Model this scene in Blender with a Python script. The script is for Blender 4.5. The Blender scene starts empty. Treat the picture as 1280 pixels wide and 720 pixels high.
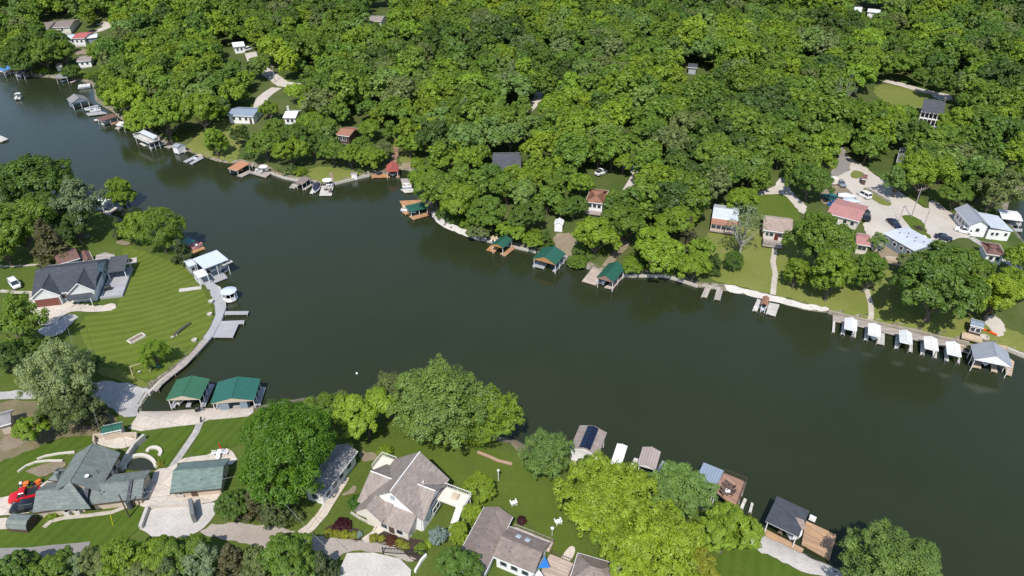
import bpy, bmesh, math, random
import numpy as np
from mathutils import Vector, Matrix
from mathutils.geometry import delaunay_2d_cdt

RND = random.Random(11)
scene = bpy.context.scene
COL = scene.collection
rad = math.radians

# ------------------------------------------------------------------ camera
CAM_H, FPX, PITCH = 95.0, 870.0, rad(33.7)
FW = np.array([0, math.cos(PITCH), -math.sin(PITCH)])
UP = np.array([0, math.sin(PITCH), math.cos(PITCH)])
RT = np.array([1.0, 0, 0])
CAMP = np.array([0, 0, CAM_H])
cam_d = bpy.data.cameras.new('camera')
cam_d.sensor_width = 36
cam_d.lens = FPX / 1280 * 36
cam_d.clip_start = 1
cam_d.clip_end = 12000
cam = bpy.data.objects.new('camera', cam_d)
COL.objects.link(cam)
cam.location = (0, 0, CAM_H)
cam.rotation_euler = (math.pi / 2 - PITCH, 0, 0)
scene.camera = cam

def ray(px, py):
    return FW + RT * ((px - 640) / FPX) + UP * ((360 - py) / FPX)

def plane(px, py, z=0.0):
    d = ray(px, py)
    t = (z - CAM_H) / d[2]
    return CAMP + d * t

def proj(x, y, z):
    v = np.array([x, y, z]) - CAMP
    w = v @ FW
    return 640 + FPX * (v @ RT) / w, 360 - FPX * (v @ UP) / w, FPX / w   # px, py, pixels per metre

# ------------------------------------------------------------------ shores (traced at water level)
FAR = [(-420, 40), (-160, 72), (0, 90), (20, 94), (45, 96), (62, 97), (75, 99), (95, 101), (113, 104), (117, 112), (119, 126),
       (130, 134), (142, 141), (150, 149), (167, 159), (182, 162), (192, 170), (205, 180), (217, 185), (232, 188),
       (242, 192), (255, 196), (271, 202), (286, 204), (297, 204), (312, 207), (330, 211), (340, 218), (355, 223), (369, 226),
       (391, 229), (417, 231), (437, 226), (462, 220), (482, 217), (500, 211), (512, 214), (519, 226), (523, 240), (530, 252),
       (536, 263), (542, 274), (555, 284), (572, 291), (595, 300), (610, 302), (640, 309), (670, 316), (707, 324), (717, 327),
       (727, 333), (737, 336), (757, 344), (777, 346), (800, 346), (830, 346), (852, 352), (870, 359), (888, 362), (909, 364),
       (929, 368), (947, 372), (970, 378), (985, 382), (1004, 387), (1020, 390), (1035, 391), (1065, 399), (1110, 409),
       (1145, 416), (1175, 424), (1210, 431), (1260, 438), (1280, 447), (1360, 470), (1600, 540)]
NEAR = [(-420, 262), (-60, 246), (0, 240), (60, 248), (110, 258), (140, 268), (185, 290), (215, 305), (232, 316), (238, 330), (246, 345),
        (258, 353), (275, 362), (282, 388), (276, 405), (265, 422), (245, 444), (222, 463), (200, 480), (186, 494),
        (178, 506), (176, 514), (211, 514), (270, 510), (320, 508), (337, 504), (360, 500), (380, 497), (410, 498), (450, 508),
        (520, 525), (580, 536), (640, 548), (662, 560), (700, 572), (760, 588), (800, 598), (850, 616), (900, 642), (942, 663),
        (985, 682), (1022, 700), (1060, 714), (1110, 738), (1200, 785), (1420, 900)]
COVE = [(1264, 244), (1259, 262), (1264, 280), (1281, 303), (1340, 345), (1480, 400), (1500, 230), (1340, 222), (1280, 236)]
def W0(l): return np.array([plane(*p)[:2] for p in l])
FARW, NEARW, COVEW = W0(FAR), W0(NEAR), W0(COVE)
LAKE = np.vstack([FARW, NEARW[::-1]])

def inside(poly, P):
    x, y = P[:, 0], P[:, 1]
    r = np.zeros(len(P), bool)
    n = len(poly)
    for i in range(n):
        x1, y1 = poly[i]; x2, y2 = poly[(i + 1) % n]
        if y1 == y2: continue
        c = ((y1 > y) != (y2 > y)) & (x < (x2 - x1) * (y - y1) / (y2 - y1) + x1)
        r ^= c
    return r

def dist(line, P, closed=False):
    d = np.full(len(P), 1e9)
    n = len(line)
    for i in range(n if closed else n - 1):
        a = line[i]; b = line[(i + 1) % n]
        ab = b - a
        t = np.clip(((P - a) @ ab) / max(ab @ ab, 1e-9), 0, 1)
        q = P - (a + t[:, None] * ab)
        d = np.minimum(d, np.hypot(q[:, 0], q[:, 1]))
    return d

def axis(lo, hi, step, out):
    a = list(np.arange(lo, hi + .01, step))
    s, x = step, a[-1]
    while x < out: s *= 1.35; x += s; a.append(x)
    s, x = step, a[0]
    while x > -out: s *= 1.35; x -= s; a.insert(0, x)
    return np.array(a)
GX = axis(-330, 330, 1.7, 5200)
GY = axis(52, 560, 1.7, 6200)
XX, YY = np.meshgrid(GX, GY)
PTS = np.stack([XX.ravel(), YY.ravel()], 1)
wat = inside(LAKE, PTS) | inside(COVEW, PTS)
dF = np.minimum(dist(FARW, PTS), dist(COVEW, PTS, True))
dN = dist(NEARW, PTS)
dd = np.minimum(dF, dN)
far = dF < dN
hn = 0.9 * (1 - np.exp(-dd / 1.1)) + 3.6 * (1 - np.exp(-dd / 75))
und = 1.6 * np.sin(PTS[:, 0] / 37 + 1.3) * np.sin(PTS[:, 1] / 44) + 2.2 * np.sin(PTS[:, 0] / 83 + PTS[:, 1] / 95)
hf = 0.9 * (1 - np.exp(-dd / 1.1)) + 30 * (1 - np.exp(-dd / 270)) + und * np.clip((dd - 30) / 90, 0, 1)
HH = np.where(wat, -2.6 * (1 - np.exp(-dd / 3.0)), np.where(far, hf, hn))
HG = HH.reshape(XX.shape)
SD = np.where(wat, -dd, dd).reshape(XX.shape)
FARG = far.astype(float).reshape(XX.shape)

def bil(G, x, y):
    x = np.atleast_1d(np.asarray(x, float)); y = np.atleast_1d(np.asarray(y, float))
    i = np.clip(np.searchsorted(GX, x) - 1, 0, len(GX) - 2)
    j = np.clip(np.searchsorted(GY, y) - 1, 0, len(GY) - 2)
    u = (x - GX[i]) / (GX[i + 1] - GX[i]); v = (y - GY[j]) / (GY[j + 1] - GY[j])
    return (G[j, i] * (1 - u) * (1 - v) + G[j, i + 1] * u * (1 - v) + G[j + 1, i] * (1 - u) * v + G[j + 1, i + 1] * u * v)
def H(x, y): return float(bil(HG, x, y)[0])
def SDF(x, y): return float(bil(SD, x, y)[0])

def P(px, py, h=0.0):
    """where the ray through a pixel meets the terrain raised by h"""
    d = ray(px, py)
    ts = np.linspace((CAM_H - 62) / -d[2], (CAM_H + 3) / -d[2], 500)
    q = CAMP + ts[:, None] * d
    g = q[:, 2] - bil(HG, q[:, 0], q[:, 1]) - h
    k = np.argmax(g <= 0)
    if k == 0: return q[-1] if g[-1] > 0 else q[0]
    t = ts[k - 1] + (ts[k] - ts[k - 1]) * g[k - 1] / (g[k - 1] - g[k])
    return CAMP + t * d

# ------------------------------------------------------------------ objects
def tag(o, label=None, cat=None, group=None, kind=None):
    if label: o['label'] = label
    if cat: o['category'] = cat
    if group: o['group'] = group
    if kind: o['kind'] = kind
    return o

def thing(name, label, cat, loc, rz=0.0, group=None, scale=1.0):
    o = bpy.data.objects.new(name, None)
    COL.objects.link(o)
    o.empty_display_size = .3
    o.location = loc; o.rotation_euler = (0, 0, rz); o.scale = (scale,) * 3
    return tag(o, label, cat, group)

def copy_tree(o, parent=None):
    c = o.copy(); COL.objects.link(c)
    if parent is not None: c.parent = parent
    for ch in o.children: copy_tree(ch, c)
    return c

class MB:
    def __init__(s): s.v = []; s.f = []; s.uv = None
    def add(s, vs, fs):
        n = len(s.v); s.v += [tuple(map(float, v)) for v in vs]; s.f += [tuple(n + i for i in f) for f in fs]; return s
    def box(s, c, d, rz=0.0, tilt=0.0, bev=0.0):
        """centre c, size d, turned rz about z (and tilt about its own x)"""
        x, y, z = (k / 2 for k in d)
        ca, sa = math.cos(rz), math.sin(rz); ct, st = math.cos(tilt), math.sin(tilt)
        out = []
        def tf(a, b, e):
            b, e = b * ct - e * st, b * st + e * ct
            return (c[0] + a * ca - b * sa, c[1] + a * sa + b * ca, c[2] + e)
        if bev:
            b = min(bev, x * .45, y * .45, z * .45)
            vs = []
            for (zz, k) in ((-z, b), (-z + b, 0), (z - b, 0), (z, b)):
                X, Y = x - k, y - k
                vs += [tf(-X + (b if not k else 0), -Y, zz), tf(X - (b if not k else 0), -Y, zz), tf(X, -Y + (b if not k else 0), zz), tf(X, Y - (b if not k else 0), zz),
                       tf(X - (b if not k else 0), Y, zz), tf(-X + (b if not k else 0), Y, zz), tf(-X, Y - (b if not k else 0), zz), tf(-X, -Y + (b if not k else 0), zz)]
            fs = [tuple(range(7, -1, -1)), tuple(range(24, 32))]
            for r in range(3):
                for i in range(8):
                    j = (i + 1) % 8
                    fs.append((r * 8 + i, r * 8 + j, r * 8 + 8 + j, r * 8 + 8 + i))
            return s.add(vs, fs)
        vs = [tf(a * x, b * y, e * z) for e in (-1, 1) for (a, b) in ((-1, -1), (1, -1), (1, 1), (-1, 1))]
        return s.add(vs, [(3, 2, 1, 0), (4, 5, 6, 7), (0, 1, 5, 4), (1, 2, 6, 5), (2, 3, 7, 6), (3, 0, 4, 7)])
    def prism(s, poly, z0, z1):
        """vertical prism over a polygon (counter-clockwise)"""
        a = sum(poly[i][0] * poly[(i + 1) % len(poly)][1] - poly[(i + 1) % len(poly)][0] * poly[i][1] for i in range(len(poly)))
        if a < 0: poly = poly[::-1]
        n = len(poly)
        vs = [(p[0], p[1], z0) for p in poly] + [(p[0], p[1], z1) for p in poly]
        fs = [tuple(range(n - 1, -1, -1)), tuple(range(n, 2 * n))] + [(i, (i + 1) % n, n + (i + 1) % n, n + i) for i in range(n)]
        return s.add(vs, fs)
    def slab(s, q, t):
        """a sloping panel: corners q seen counter-clockwise from outside, thickness t downwards along its normal"""
        q = [Vector(p) for p in q]
        n = (q[1] - q[0]).cross(q[2] - q[0]).normalized()
        m = len(q)
        vs = q + [p - n * t for p in q]
        fs = [tuple(range(m)), tuple(range(2 * m - 1, m - 1, -1))] + [(i, m + i, m + (i + 1) % m, (i + 1) % m) for i in range(m)]
        return s.add(vs, fs)
    def tube(s, pts, r, n=8, cap=True):
        pts = [Vector(p) for p in pts]
        if not hasattr(r, '__len__'): r = [r] * len(pts)
        b = len(s.v); vs = []; fs = []
        for i, p in enumerate(pts):
            t = (pts[min(i + 1, len(pts) - 1)] - pts[max(i - 1, 0)]).normalized()
            u = t.orthogonal().normalized() if abs(t.z) < .95 else t.cross(Vector((0, 1, 0))).normalized()
            w = t.cross(u)
            for k in range(n):
                a = 2 * math.pi * k / n
                vs.append(p + (u * math.cos(a) + w * math.sin(a)) * r[i])
        for i in range(len(pts) - 1):
            for k in range(n):
                fs.append((i * n + k, i * n + (k + 1) % n, i * n + n + (k + 1) % n, i * n + n + k))
        if cap: fs += [tuple(range(n - 1, -1, -1)), tuple((len(pts) - 1) * n + k for k in range(n))]
        return s.add(vs, fs)
    def loft(s, rings, cap=True):
        n = len(rings[0]); vs = [p for r in rings for p in r]; fs = []
        for i in range(len(rings) - 1):
            for k in range(n):
                fs.append((i * n + k, i * n + (k + 1) % n, i * n + n + (k + 1) % n, i * n + n + k))
        if cap: fs += [tuple(range(n - 1, -1, -1)), tuple((len(rings) - 1) * n + k for k in range(n))]
        return s.add(vs, fs)
    def lathe(s, prof, n=16, c=(0, 0, 0)):
        return s.loft([[(c[0] + r * math.cos(2 * math.pi * k / n), c[1] + r * math.sin(2 * math.pi * k / n), c[2] + z) for k in range(n)] for r, z in prof])
    def build(s, name, mat, parent=None, smooth=False, loc=None):
        me = bpy.data.meshes.new(name)
        me.from_pydata(s.v, [], s.f)
        bm = bmesh.new(); bm.from_mesh(me); bmesh.ops.recalc_face_normals(bm, faces=bm.faces); bm.to_mesh(me); bm.free()
        if mat: me.materials.append(mat)
        if smooth:
            for p in me.polygons: p.use_smooth = True
            try: me.set_sharp_from_angle(angle=rad(40))
            except Exception: pass
        o = bpy.data.objects.new(name, me); COL.objects.link(o)
        if parent is not None: o.parent = parent
        if loc is not None: o.location = loc
        return o

# ------------------------------------------------------------------ materials
MATS = {}
def nodes(name):
    m = bpy.data.materials.new(name); m.use_nodes = True
    nt = m.node_tree; nt.nodes.clear()
    out = nt.nodes.new('ShaderNodeOutputMaterial')
    return m, nt, nt.nodes, nt.links, out
def N(nt, typ, **kw):
    n = nt.nodes.new(typ)
    for k, v in kw.items():
        if k in n.inputs.keys() if isinstance(k, str) else False: n.inputs[k].default_value = v
        else: setattr(n, k, v)
    return n
def mixc(nt, fac, a, b, blend='MIX'):
    n = nt.nodes.new('ShaderNodeMix'); n.data_type = 'RGBA'; n.blend_type = blend
    for i, v in ((0, fac), (6, a), (7, b)):
        if hasattr(v, 'is_linked') or hasattr(v, 'links'): nt.links.new(v, n.inputs[i])
        elif isinstance(v, (int, float)): n.inputs[i].default_value = v
        else: n.inputs[i].default_value = (*v[:3], 1)
    return n.outputs[2]
def noise(nt, co, scale, detail=4, rough=.55):
    n = nt.nodes.new('ShaderNodeTexNoise'); n.inputs['Scale'].default_value = scale; n.inputs['Detail'].default_value = detail
    n.inputs['Roughness'].default_value = rough
    if co is not None: nt.links.new(co, n.inputs['Vector'])
    return n.outputs['Fac']
def ramp(nt, fac, stops):
    n = nt.nodes.new('ShaderNodeValToRGB'); nt.links.new(fac, n.inputs[0])
    e = n.color_ramp.elements
    while len(e) < len(stops): e.new(.5)
    for k, (p, c) in zip(e, stops):
        k.position = p; k.color = (c, c, c, 1) if isinstance(c, (int, float)) else (*c, 1)
    return n.outputs[0]
def bump(nt, h, strength=.3, dist=.05):
    n = nt.nodes.new('ShaderNodeBump'); n.inputs['Strength'].default_value = strength; n.inputs['Distance'].default_value = dist
    nt.links.new(h, n.inputs['Height']); return n.outputs[0]
def principled(nt, out, col, rough=.8, metal=0.0, spec=.5, normal=None):
    b = nt.nodes.new('ShaderNodeBsdfPrincipled')
    if hasattr(col, 'links'): nt.links.new(col, b.inputs['Base Color'])
    else: b.inputs['Base Color'].default_value = (*col, 1)
    b.inputs['Roughness'].default_value = rough; b.inputs['Metallic'].default_value = metal
    b.inputs['Specular IOR Level'].default_value = spec
    if normal is not None: nt.links.new(normal, b.inputs['Normal'])
    nt.links.new(b.outputs[0], out.inputs[0]); return b
def objco(nt):
    return nt.nodes.new('ShaderNodeTexCoord').outputs['Object']
def posco(nt):
    return nt.nodes.new('ShaderNodeNewGeometry').outputs['Position']
def scaled(nt, co, s, rz=0):
    n = nt.nodes.new('ShaderNodeMapping'); n.inputs['Scale'].default_value = s; n.inputs['Rotation'].default_value = (0, 0, rz)
    nt.links.new(co, n.inputs[0]); return n.outputs[0]
def sh(c, k): return tuple(min(1, max(0, v * k)) for v in c)

def plain(name, c, rough=.6, var=.12, scale=1.5, metal=0.0, spec=.5, world=False, dirt=.0):
    """paint or stone with a little blotchy wear"""
    if name in MATS: return MATS[name]
    m, nt, ns, ls, out = nodes(name)
    co = posco(nt) if world else objco(nt)
    f = noise(nt, co, scale, 6, .65)
    g = noise(nt, co, scale * 9, 3)
    c1 = mixc(nt, ramp(nt, f, [(.3, 0.), (.7, 1.)]), sh(c, 1 - var), sh(c, 1 + var))
    c2 = mixc(nt, ramp(nt, g, [(.35, 0.), (.65, .4)]), c1, sh(c, 1 - var * 1.2))
    if dirt:
        c2 = mixc(nt, ramp(nt, noise(nt, co, scale * .6, 8, .7), [(.5, 0.), (.75, dirt)]), c2, (.12, .1, .07))
    principled(nt, out, c2, rough, metal, spec, bump(nt, g, .15, .02))
    MATS[name] = m; return m
def shingle(name, c, var=.3):
    if name in MATS: return MATS[name]
    m, nt, ns, ls, out = nodes(name)
    co = objco(nt)
    b = ns.new('ShaderNodeTexBrick'); b.inputs['Scale'].default_value = 1.0
    b.inputs['Brick Width'].default_value = .8; b.inputs['Row Height'].default_value = .34; b.inputs['Mortar Size'].default_value = .02
    b.inputs['Color1'].default_value = (*sh(c, 1 - var), 1); b.inputs['Color2'].default_value = (*sh(c, 1 + var), 1)
    b.inputs['Mortar'].default_value = (*sh(c, .55), 1)
    ls.new(co, b.inputs['Vector'])
    f = noise(nt, co, .8, 6, .7)
    g = noise(nt, co, 5, 3)
    c1 = mixc(nt, .45, b.outputs['Color'], mixc(nt, g, sh(c, .75), sh(c, 1.25)))
    c1 = mixc(nt, ramp(nt, f, [(.35, 0.), (.7, .6)]), c1, sh(c, .66))
    c1 = mixc(nt, ramp(nt, noise(nt, co, .35, 8, .75), [(.55, 0.), (.75, .5)]), c1, sh(c, 1.35))
    principled(nt, out, c1, .9, 0, .25, bump(nt, b.outputs['Fac'], .4, .03))
    MATS[name] = m; return m
def seam(name, c, rough=.45, axis='X', metal=0.0, pitch=.45):
    """standing seam sheet metal: ribs run down the slope"""
    if name in MATS: return MATS[name]
    m, nt, ns, ls, out = nodes(name)
    co = objco(nt)
    w = ns.new('ShaderNodeTexWave'); w.bands_direction = axis; w.inputs['Scale'].default_value = 1 / pitch * .31; w.inputs['Distortion'].default_value = 0
    ls.new(co, w.inputs['Vector'])
    rib = ramp(nt, w.outputs['Fac'], [(.0, 0.), (.82, 0.), (.95, 1.)])
    f = noise(nt, co, .5, 7, .7)
    st = noise(nt, scaled(nt, co, (3, .35, 1) if axis == 'X' else (.35, 3, 1)), 1.2, 4)
    c1 = mixc(nt, ramp(nt, f, [(.3, 0.), (.75, 1.)]), sh(c, .86), sh(c, 1.12))
    c1 = mixc(nt, ramp(nt, st, [(.45, 0.), (.8, .35)]), c1, sh(c, .7))
    c1 = mixc(nt, rib, c1, sh(c, .72))
    principled(nt, out, c1, rough, metal, .4, bump(nt, rib, .6, .04))
    MATS[name] = m; return m
def planks(name, c, axis='X', w=.15, var=.25):
    if name in MATS: return MATS[name]
    m, nt, ns, ls, out = nodes(name)
    co = objco(nt)
    b = ns.new('ShaderNodeTexBrick'); b.inputs['Scale'].default_value = 1
    b.inputs['Brick Width'].default_value = 3.6; b.inputs['Row Height'].default_value = w * 1.6; b.inputs['Mortar Size'].default_value = .012
    b.inputs['Color1'].default_value = (*sh(c, 1 - var), 1); b.inputs['Color2'].default_value = (*sh(c, 1 + var), 1); b.inputs['Mortar'].default_value = (*sh(c, .4), 1)
    ls.new(scaled(nt, co, (1, 1, 1), 0 if axis == 'X' else math.pi / 2), b.inputs['Vector'])
    f = noise(nt, co, .45, 6, .7)
    c1 = mixc(nt, ramp(nt, f, [(.35, 0.), (.75, .7)]), b.outputs['Color'], mixc(nt, .5, sh(c, .7), (.3, .28, .26)))
    principled(nt, out, c1, .85, 0, .25, bump(nt, b.outputs['Fac'], .3, .02))
    MATS[name] = m; return m
def ground(name, c1, c2, scale=.25, c3=None, fine=3.0, rough=.95, bmp=.4, stripe=None, joints=None):
    """earth, gravel, grass: large patches, small grain and flecks, all in world metres"""
    if name in MATS: return MATS[name]
    m, nt, ns, ls, out = nodes(name)
    co = posco(nt)
    f = noise(nt, co, scale, 8, .65); g = noise(nt, co, fine, 5, .7)
    col = mixc(nt, ramp(nt, f, [(.32, 0.), (.68, 1.)]), c1, c2)
    col = mixc(nt, ramp(nt, g, [(.3, 0.), (.7, .55)]), col, sh(c1, .6))
    if c3: col = mixc(nt, ramp(nt, noise(nt, co, scale * 2.7, 8, .75), [(.56, 0.), (.72, .8)]), col, c3)
    if stripe:
        w = ns.new('ShaderNodeTexWave'); w.wave_type = stripe[0]; w.inputs['Scale'].default_value = stripe[1]; w.inputs['Distortion'].default_value = .7
        w.inputs['Detail'].default_value = 2
        mp = ns.new('ShaderNodeMapping'); mp.inputs['Location'].default_value = stripe[2]; mp.inputs['Rotation'].default_value = (0, 0, stripe[3])
        if stripe[0] == 'RINGS': w.rings_direction = 'Z'
        ls.new(co, mp.inputs[0]); ls.new(mp.outputs[0], w.inputs['Vector'])
        col = mixc(nt, ramp(nt, w.outputs['Fac'], [(.3, 0.), (.7, stripe[4])]), col, sh(c2, 1.45))
    if joints:        # cast slabs with dark joints, each slab its own tone
        b = ns.new('ShaderNodeTexBrick'); b.offset = 0; b.inputs['Scale'].default_value = 1; b.inputs['Brick Width'].default_value = joints; b.inputs['Row Height'].default_value = joints
        b.inputs['Mortar Size'].default_value = .035; b.inputs['Color1'].default_value = (.9, .9, .9, 1); b.inputs['Color2'].default_value = (1.06, 1.05, 1.04, 1); b.inputs['Mortar'].default_value = (.55, .52, .48, 1)
        ls.new(scaled(nt, co, (1, 1, 1), .35), b.inputs['Vector'])
        col = mixc(nt, 1.0, col, b.outputs['Color'], 'MULTIPLY')
        st_ = noise(nt, co, .5, 9, .75)
        col = mixc(nt, ramp(nt, st_, [(.55, 0.), (.72, .45)]), col, sh(c1, .6))
    principled(nt, out, col, rough, 0, .15, bump(nt, g, bmp, .12))
    MATS[name] = m; return m
# ------------------------------------------------------------------ terrain
def terrain():
    nx, ny = len(GX), len(GY)
    me = bpy.data.meshes.new('ground')
    me.vertices.add(nx * ny)
    me.vertices.foreach_set('co', np.stack([XX.ravel(), YY.ravel(), HH], 1).astype(np.float32).ravel())
    i, j = np.meshgrid(np.arange(nx - 1), np.arange(ny - 1))
    a = (j * nx + i).ravel()
    q = np.stack([a, a + 1, a + 1 + nx, a + nx], 1).astype(np.int32)
    me.loops.add(q.size); me.loops.foreach_set('vertex_index', q.ravel())
    me.polygons.add(len(q)); me.polygons.foreach_set('loop_start', np.arange(0, q.size, 4, dtype=np.int32))
    me.polygons.foreach_set('loop_total', np.full(len(q), 4, np.int32))
    me.update(); me.validate()
    at = me.attributes.new('bank', 'FLOAT', 'POINT'); at.data.foreach_set('value', SD.ravel().astype(np.float32))
    at = me.attributes.new('wood', 'FLOAT', 'POINT'); at.data.foreach_set('value', FARG.ravel().astype(np.float32))
    for p in me.polygons: p.use_smooth = True
    m, nt, ns, ls, out = nodes('earth')
    co = posco(nt)
    at = ns.new('ShaderNodeAttribute'); at.attribute_name = 'bank'
    aw = ns.new('ShaderNodeAttribute'); aw.attribute_name = 'wood'
    f = noise(nt, co, .09, 9, .65); g = noise(nt, co, 2.2, 6, .7); h = noise(nt, co, .02, 6, .6)
    lawn = mixc(nt, ramp(nt, f, [(.3, 0.), (.7, 1.)]), (.076, .116, .018), (.120, .152, .031))
    lawn = mixc(nt, ramp(nt, g, [(.35, 0.), (.7, .6)]), lawn, (.05, .08, .018))
    lawn = mixc(nt, ramp(nt, noise(nt, co, .2, 8, .75), [(.58, 0.), (.74, .6)]), lawn, (.15, .13, .06))
    wood = mixc(nt, ramp(nt, f, [(.35, 0.), (.65, 1.)]), (.060, .092, .020), (.115, .125, .045))
    wood = mixc(nt, ramp(nt, g, [(.4, 0.), (.7, .6)]), wood, (.045, .08, .016))
    base = mixc(nt, aw.outputs['Fac'], lawn, wood)
    add = ns.new('ShaderNodeMath'); add.operation = 'MULTIPLY_ADD'; ls.new(noise(nt, co, .35, 6, .7), add.inputs[0]); add.inputs[1].default_value = -2.6
    ls.new(at.outputs['Fac'], add.inputs[2])
    edge = ramp(nt, add.outputs[0], [(0, 1.), (.01, 1.), (.6, 0.)])
    rock = mixc(nt, ramp(nt, noise(nt, co, 1.1, 5, .8), [(.4, 0.), (.6, 1.)]), (.10, .085, .055), (.30, .27, .21))
    col = mixc(nt, edge, base, rock)
    principled(nt, out, col, .95, 0, .1, bump(nt, g, .5, .2))
    me.materials.append(m)
    o = bpy.data.objects.new('ground', me); COL.objects.link(o)
    return tag(o, kind='structure')
terrain()

# ------------------------------------------------------------------ water
def water():
    m, nt, ns, ls, out = nodes('lake_water')
    co = posco(nt)
    n1 = noise(nt, scaled(nt, co, (1, .55, 1), rad(25)), 1.5, 5, .6)
    n2 = noise(nt, scaled(nt, co, (1, .6, 1), rad(-20)), .35, 3, .5)
    n3 = noise(nt, co, .018, 5, .6)
    ad = ns.new('ShaderNodeMath'); ad.operation = 'MULTIPLY_ADD'; ls.new(n2, ad.inputs[0]); ad.inputs[1].default_value = 1.4; ls.new(n1, ad.inputs[2])
    col = mixc(nt, ramp(nt, n3, [(.35, 0.), (.65, 1.)]), (.0225, .0300, .0125), (.0275, .035, .0165))
    n4 = noise(nt, scaled(nt, co, (1, .45, 1), rad(-30)), .011, 6, .6)
    patch = ramp(nt, n4, [(.40, 0.), (.62, 1.)])
    bp = ns.new('ShaderNodeBump'); bp.inputs['Distance'].default_value = .07; ls.new(ad.outputs[0], bp.inputs['Height'])
    st = ns.new('ShaderNodeMath'); st.operation = 'MULTIPLY_ADD'; ls.new(patch, st.inputs[0]); st.inputs[1].default_value = .45; st.inputs[2].default_value = .2; ls.new(st.outputs[0], bp.inputs['Strength'])
    b = principled(nt, out, col, .10, 0, .5, bp.outputs[0])
    rg = ns.new('ShaderNodeMath'); rg.operation = 'MULTIPLY_ADD'; ls.new(patch, rg.inputs[0]); rg.inputs[1].default_value = .14; rg.inputs[2].default_value = .08; ls.new(rg.outputs[0], b.inputs['Roughness'])
    b.inputs['IOR'].default_value = 1.333
    me = bpy.data.meshes.new('water')
    x0, x1, y0, y1 = -900, 700, 20, 1400
    me.from_pydata([(x0, y0, 0), (x1, y0, 0), (x1, y1, 0), (x0, y1, 0)], [], [(0, 1, 2, 3)])
    me.materials.append(m)
    o = bpy.data.objects.new('water', me); COL.objects.link(o); tag(o, kind='structure')
water()

# ------------------------------------------------------------------ sheets that follow the ground
OPEN = []          # ground areas (world polygons) kept free of wild trees
def densify(w, step):
    out = []
    for i in range(len(w)):
        a, b = w[i], w[(i + 1) % len(w)]
        n = max(1, int(math.ceil(np.linalg.norm(b - a) / step)))
        out += [a + (b - a) * k / n for k in range(n)]
    return np.array(out)
def smooth_poly(w, it=1):
    for _ in range(it):
        q = []
        for i in range(len(w)):
            a, b = w[i], w[(i + 1) % len(w)]
            q += [a * .75 + b * .25, a * .25 + b * .75]
        w = np.array(q)
    return w
def drape(name, w, mat, off, step=1.6, round_=1, jag=0.0, kind='structure', parent=None, open_=True, edge=0.0):
    w = np.array(w, float)
    if open_: OPEN.append(w)
    if round_: w = smooth_poly(w, round_)
    w = densify(w, step)
    if jag:
        rr = np.random.RandomState(len(w))
        w = w + rr.normal(0, jag, w.shape)
    lo, hi = w.min(0), w.max(0)
    gx, gy = np.meshgrid(np.arange(lo[0], hi[0], step), np.arange(lo[1], hi[1], step))
    g = np.stack([gx.ravel(), gy.ravel()], 1)
    g = g[inside(w, g)] if len(g) else g
    if len(g): g = g[dist(w, g, True) > step * .45]
    vs = [Vector(p) for p in w] + [Vector(p) for p in g]
    n = len(w)
    r = delaunay_2d_cdt(vs, [(i, (i + 1) % n) for i in range(n)], [], 1, 1e-4)
    v = np.array([tuple(p) for p in r[0]])
    z = bil(HG, v[:, 0], v[:, 1]) + off
    mb = MB()
    mb.add([(a[0], a[1], c) for a, c in zip(v, z)], [tuple(f) for f in r[2]])
    if edge:          # a small kerb face down into the ground round the edge
        ez = bil(HG, w[:, 0], w[:, 1])
        k = len(w)
        mb.add([(p[0], p[1], c + off) for p, c in zip(w, ez)] + [(p[0], p[1], c - edge) for p, c in zip(w, ez)],
               [(i, (i + 1) % k, k + (i + 1) % k, k + i) for i in range(k)])
    me = bpy.data.meshes.new(name); me.from_pydata(mb.v, [], mb.f)
    for p in me.polygons:
        p.use_smooth = True
    me.materials.append(mat)
    o = bpy.data.objects.new(name, me); COL.objects.link(o)
    # faces up
    bm = bmesh.new(); bm.from_mesh(me)
    for f_ in bm.faces:
        if f_.normal.z < 0: f_.normal_flip()
    bm.to_mesh(me); bm.free()
    if parent is not None: o.parent = parent
    if kind: o['kind'] = kind
    return o
def px(l, h=0.0): return np.array([P(a, b, h)[:2] for a, b in l])
def sheet(name, l, mat, off, **k):
    if mat in (G_GRAVEL, G_DARK, G_WHITE, G_DRIVE, G_DIRT, G_ROAD) and 'round_' not in k: k.setdefault('jag', .16)
    return drape(name, px(l), mat, off, **k)
def strip_w(line, w):
    line = np.array(line, float)
    q = [line[0]]
    for i in range(len(line) - 1):
        a, b = line[i], line[i + 1]
        for t in (.33, .67, 1.): q.append(a + (b - a) * t)
    line = np.array(q)
    t = np.gradient(line, axis=0); t /= np.maximum(np.linalg.norm(t, axis=1), 1e-6)[:, None]
    nn = np.stack([-t[:, 1], t[:, 0]], 1)
    return np.vstack([line + nn * w / 2, (line - nn * w / 2)[::-1]])
def strip(name, l, w, mat, off, **k):
    k.setdefault('round_', 0)
    return drape(name, strip_w(px(l), w), mat, off, step=k.pop('step', 1.2), **k)

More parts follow.
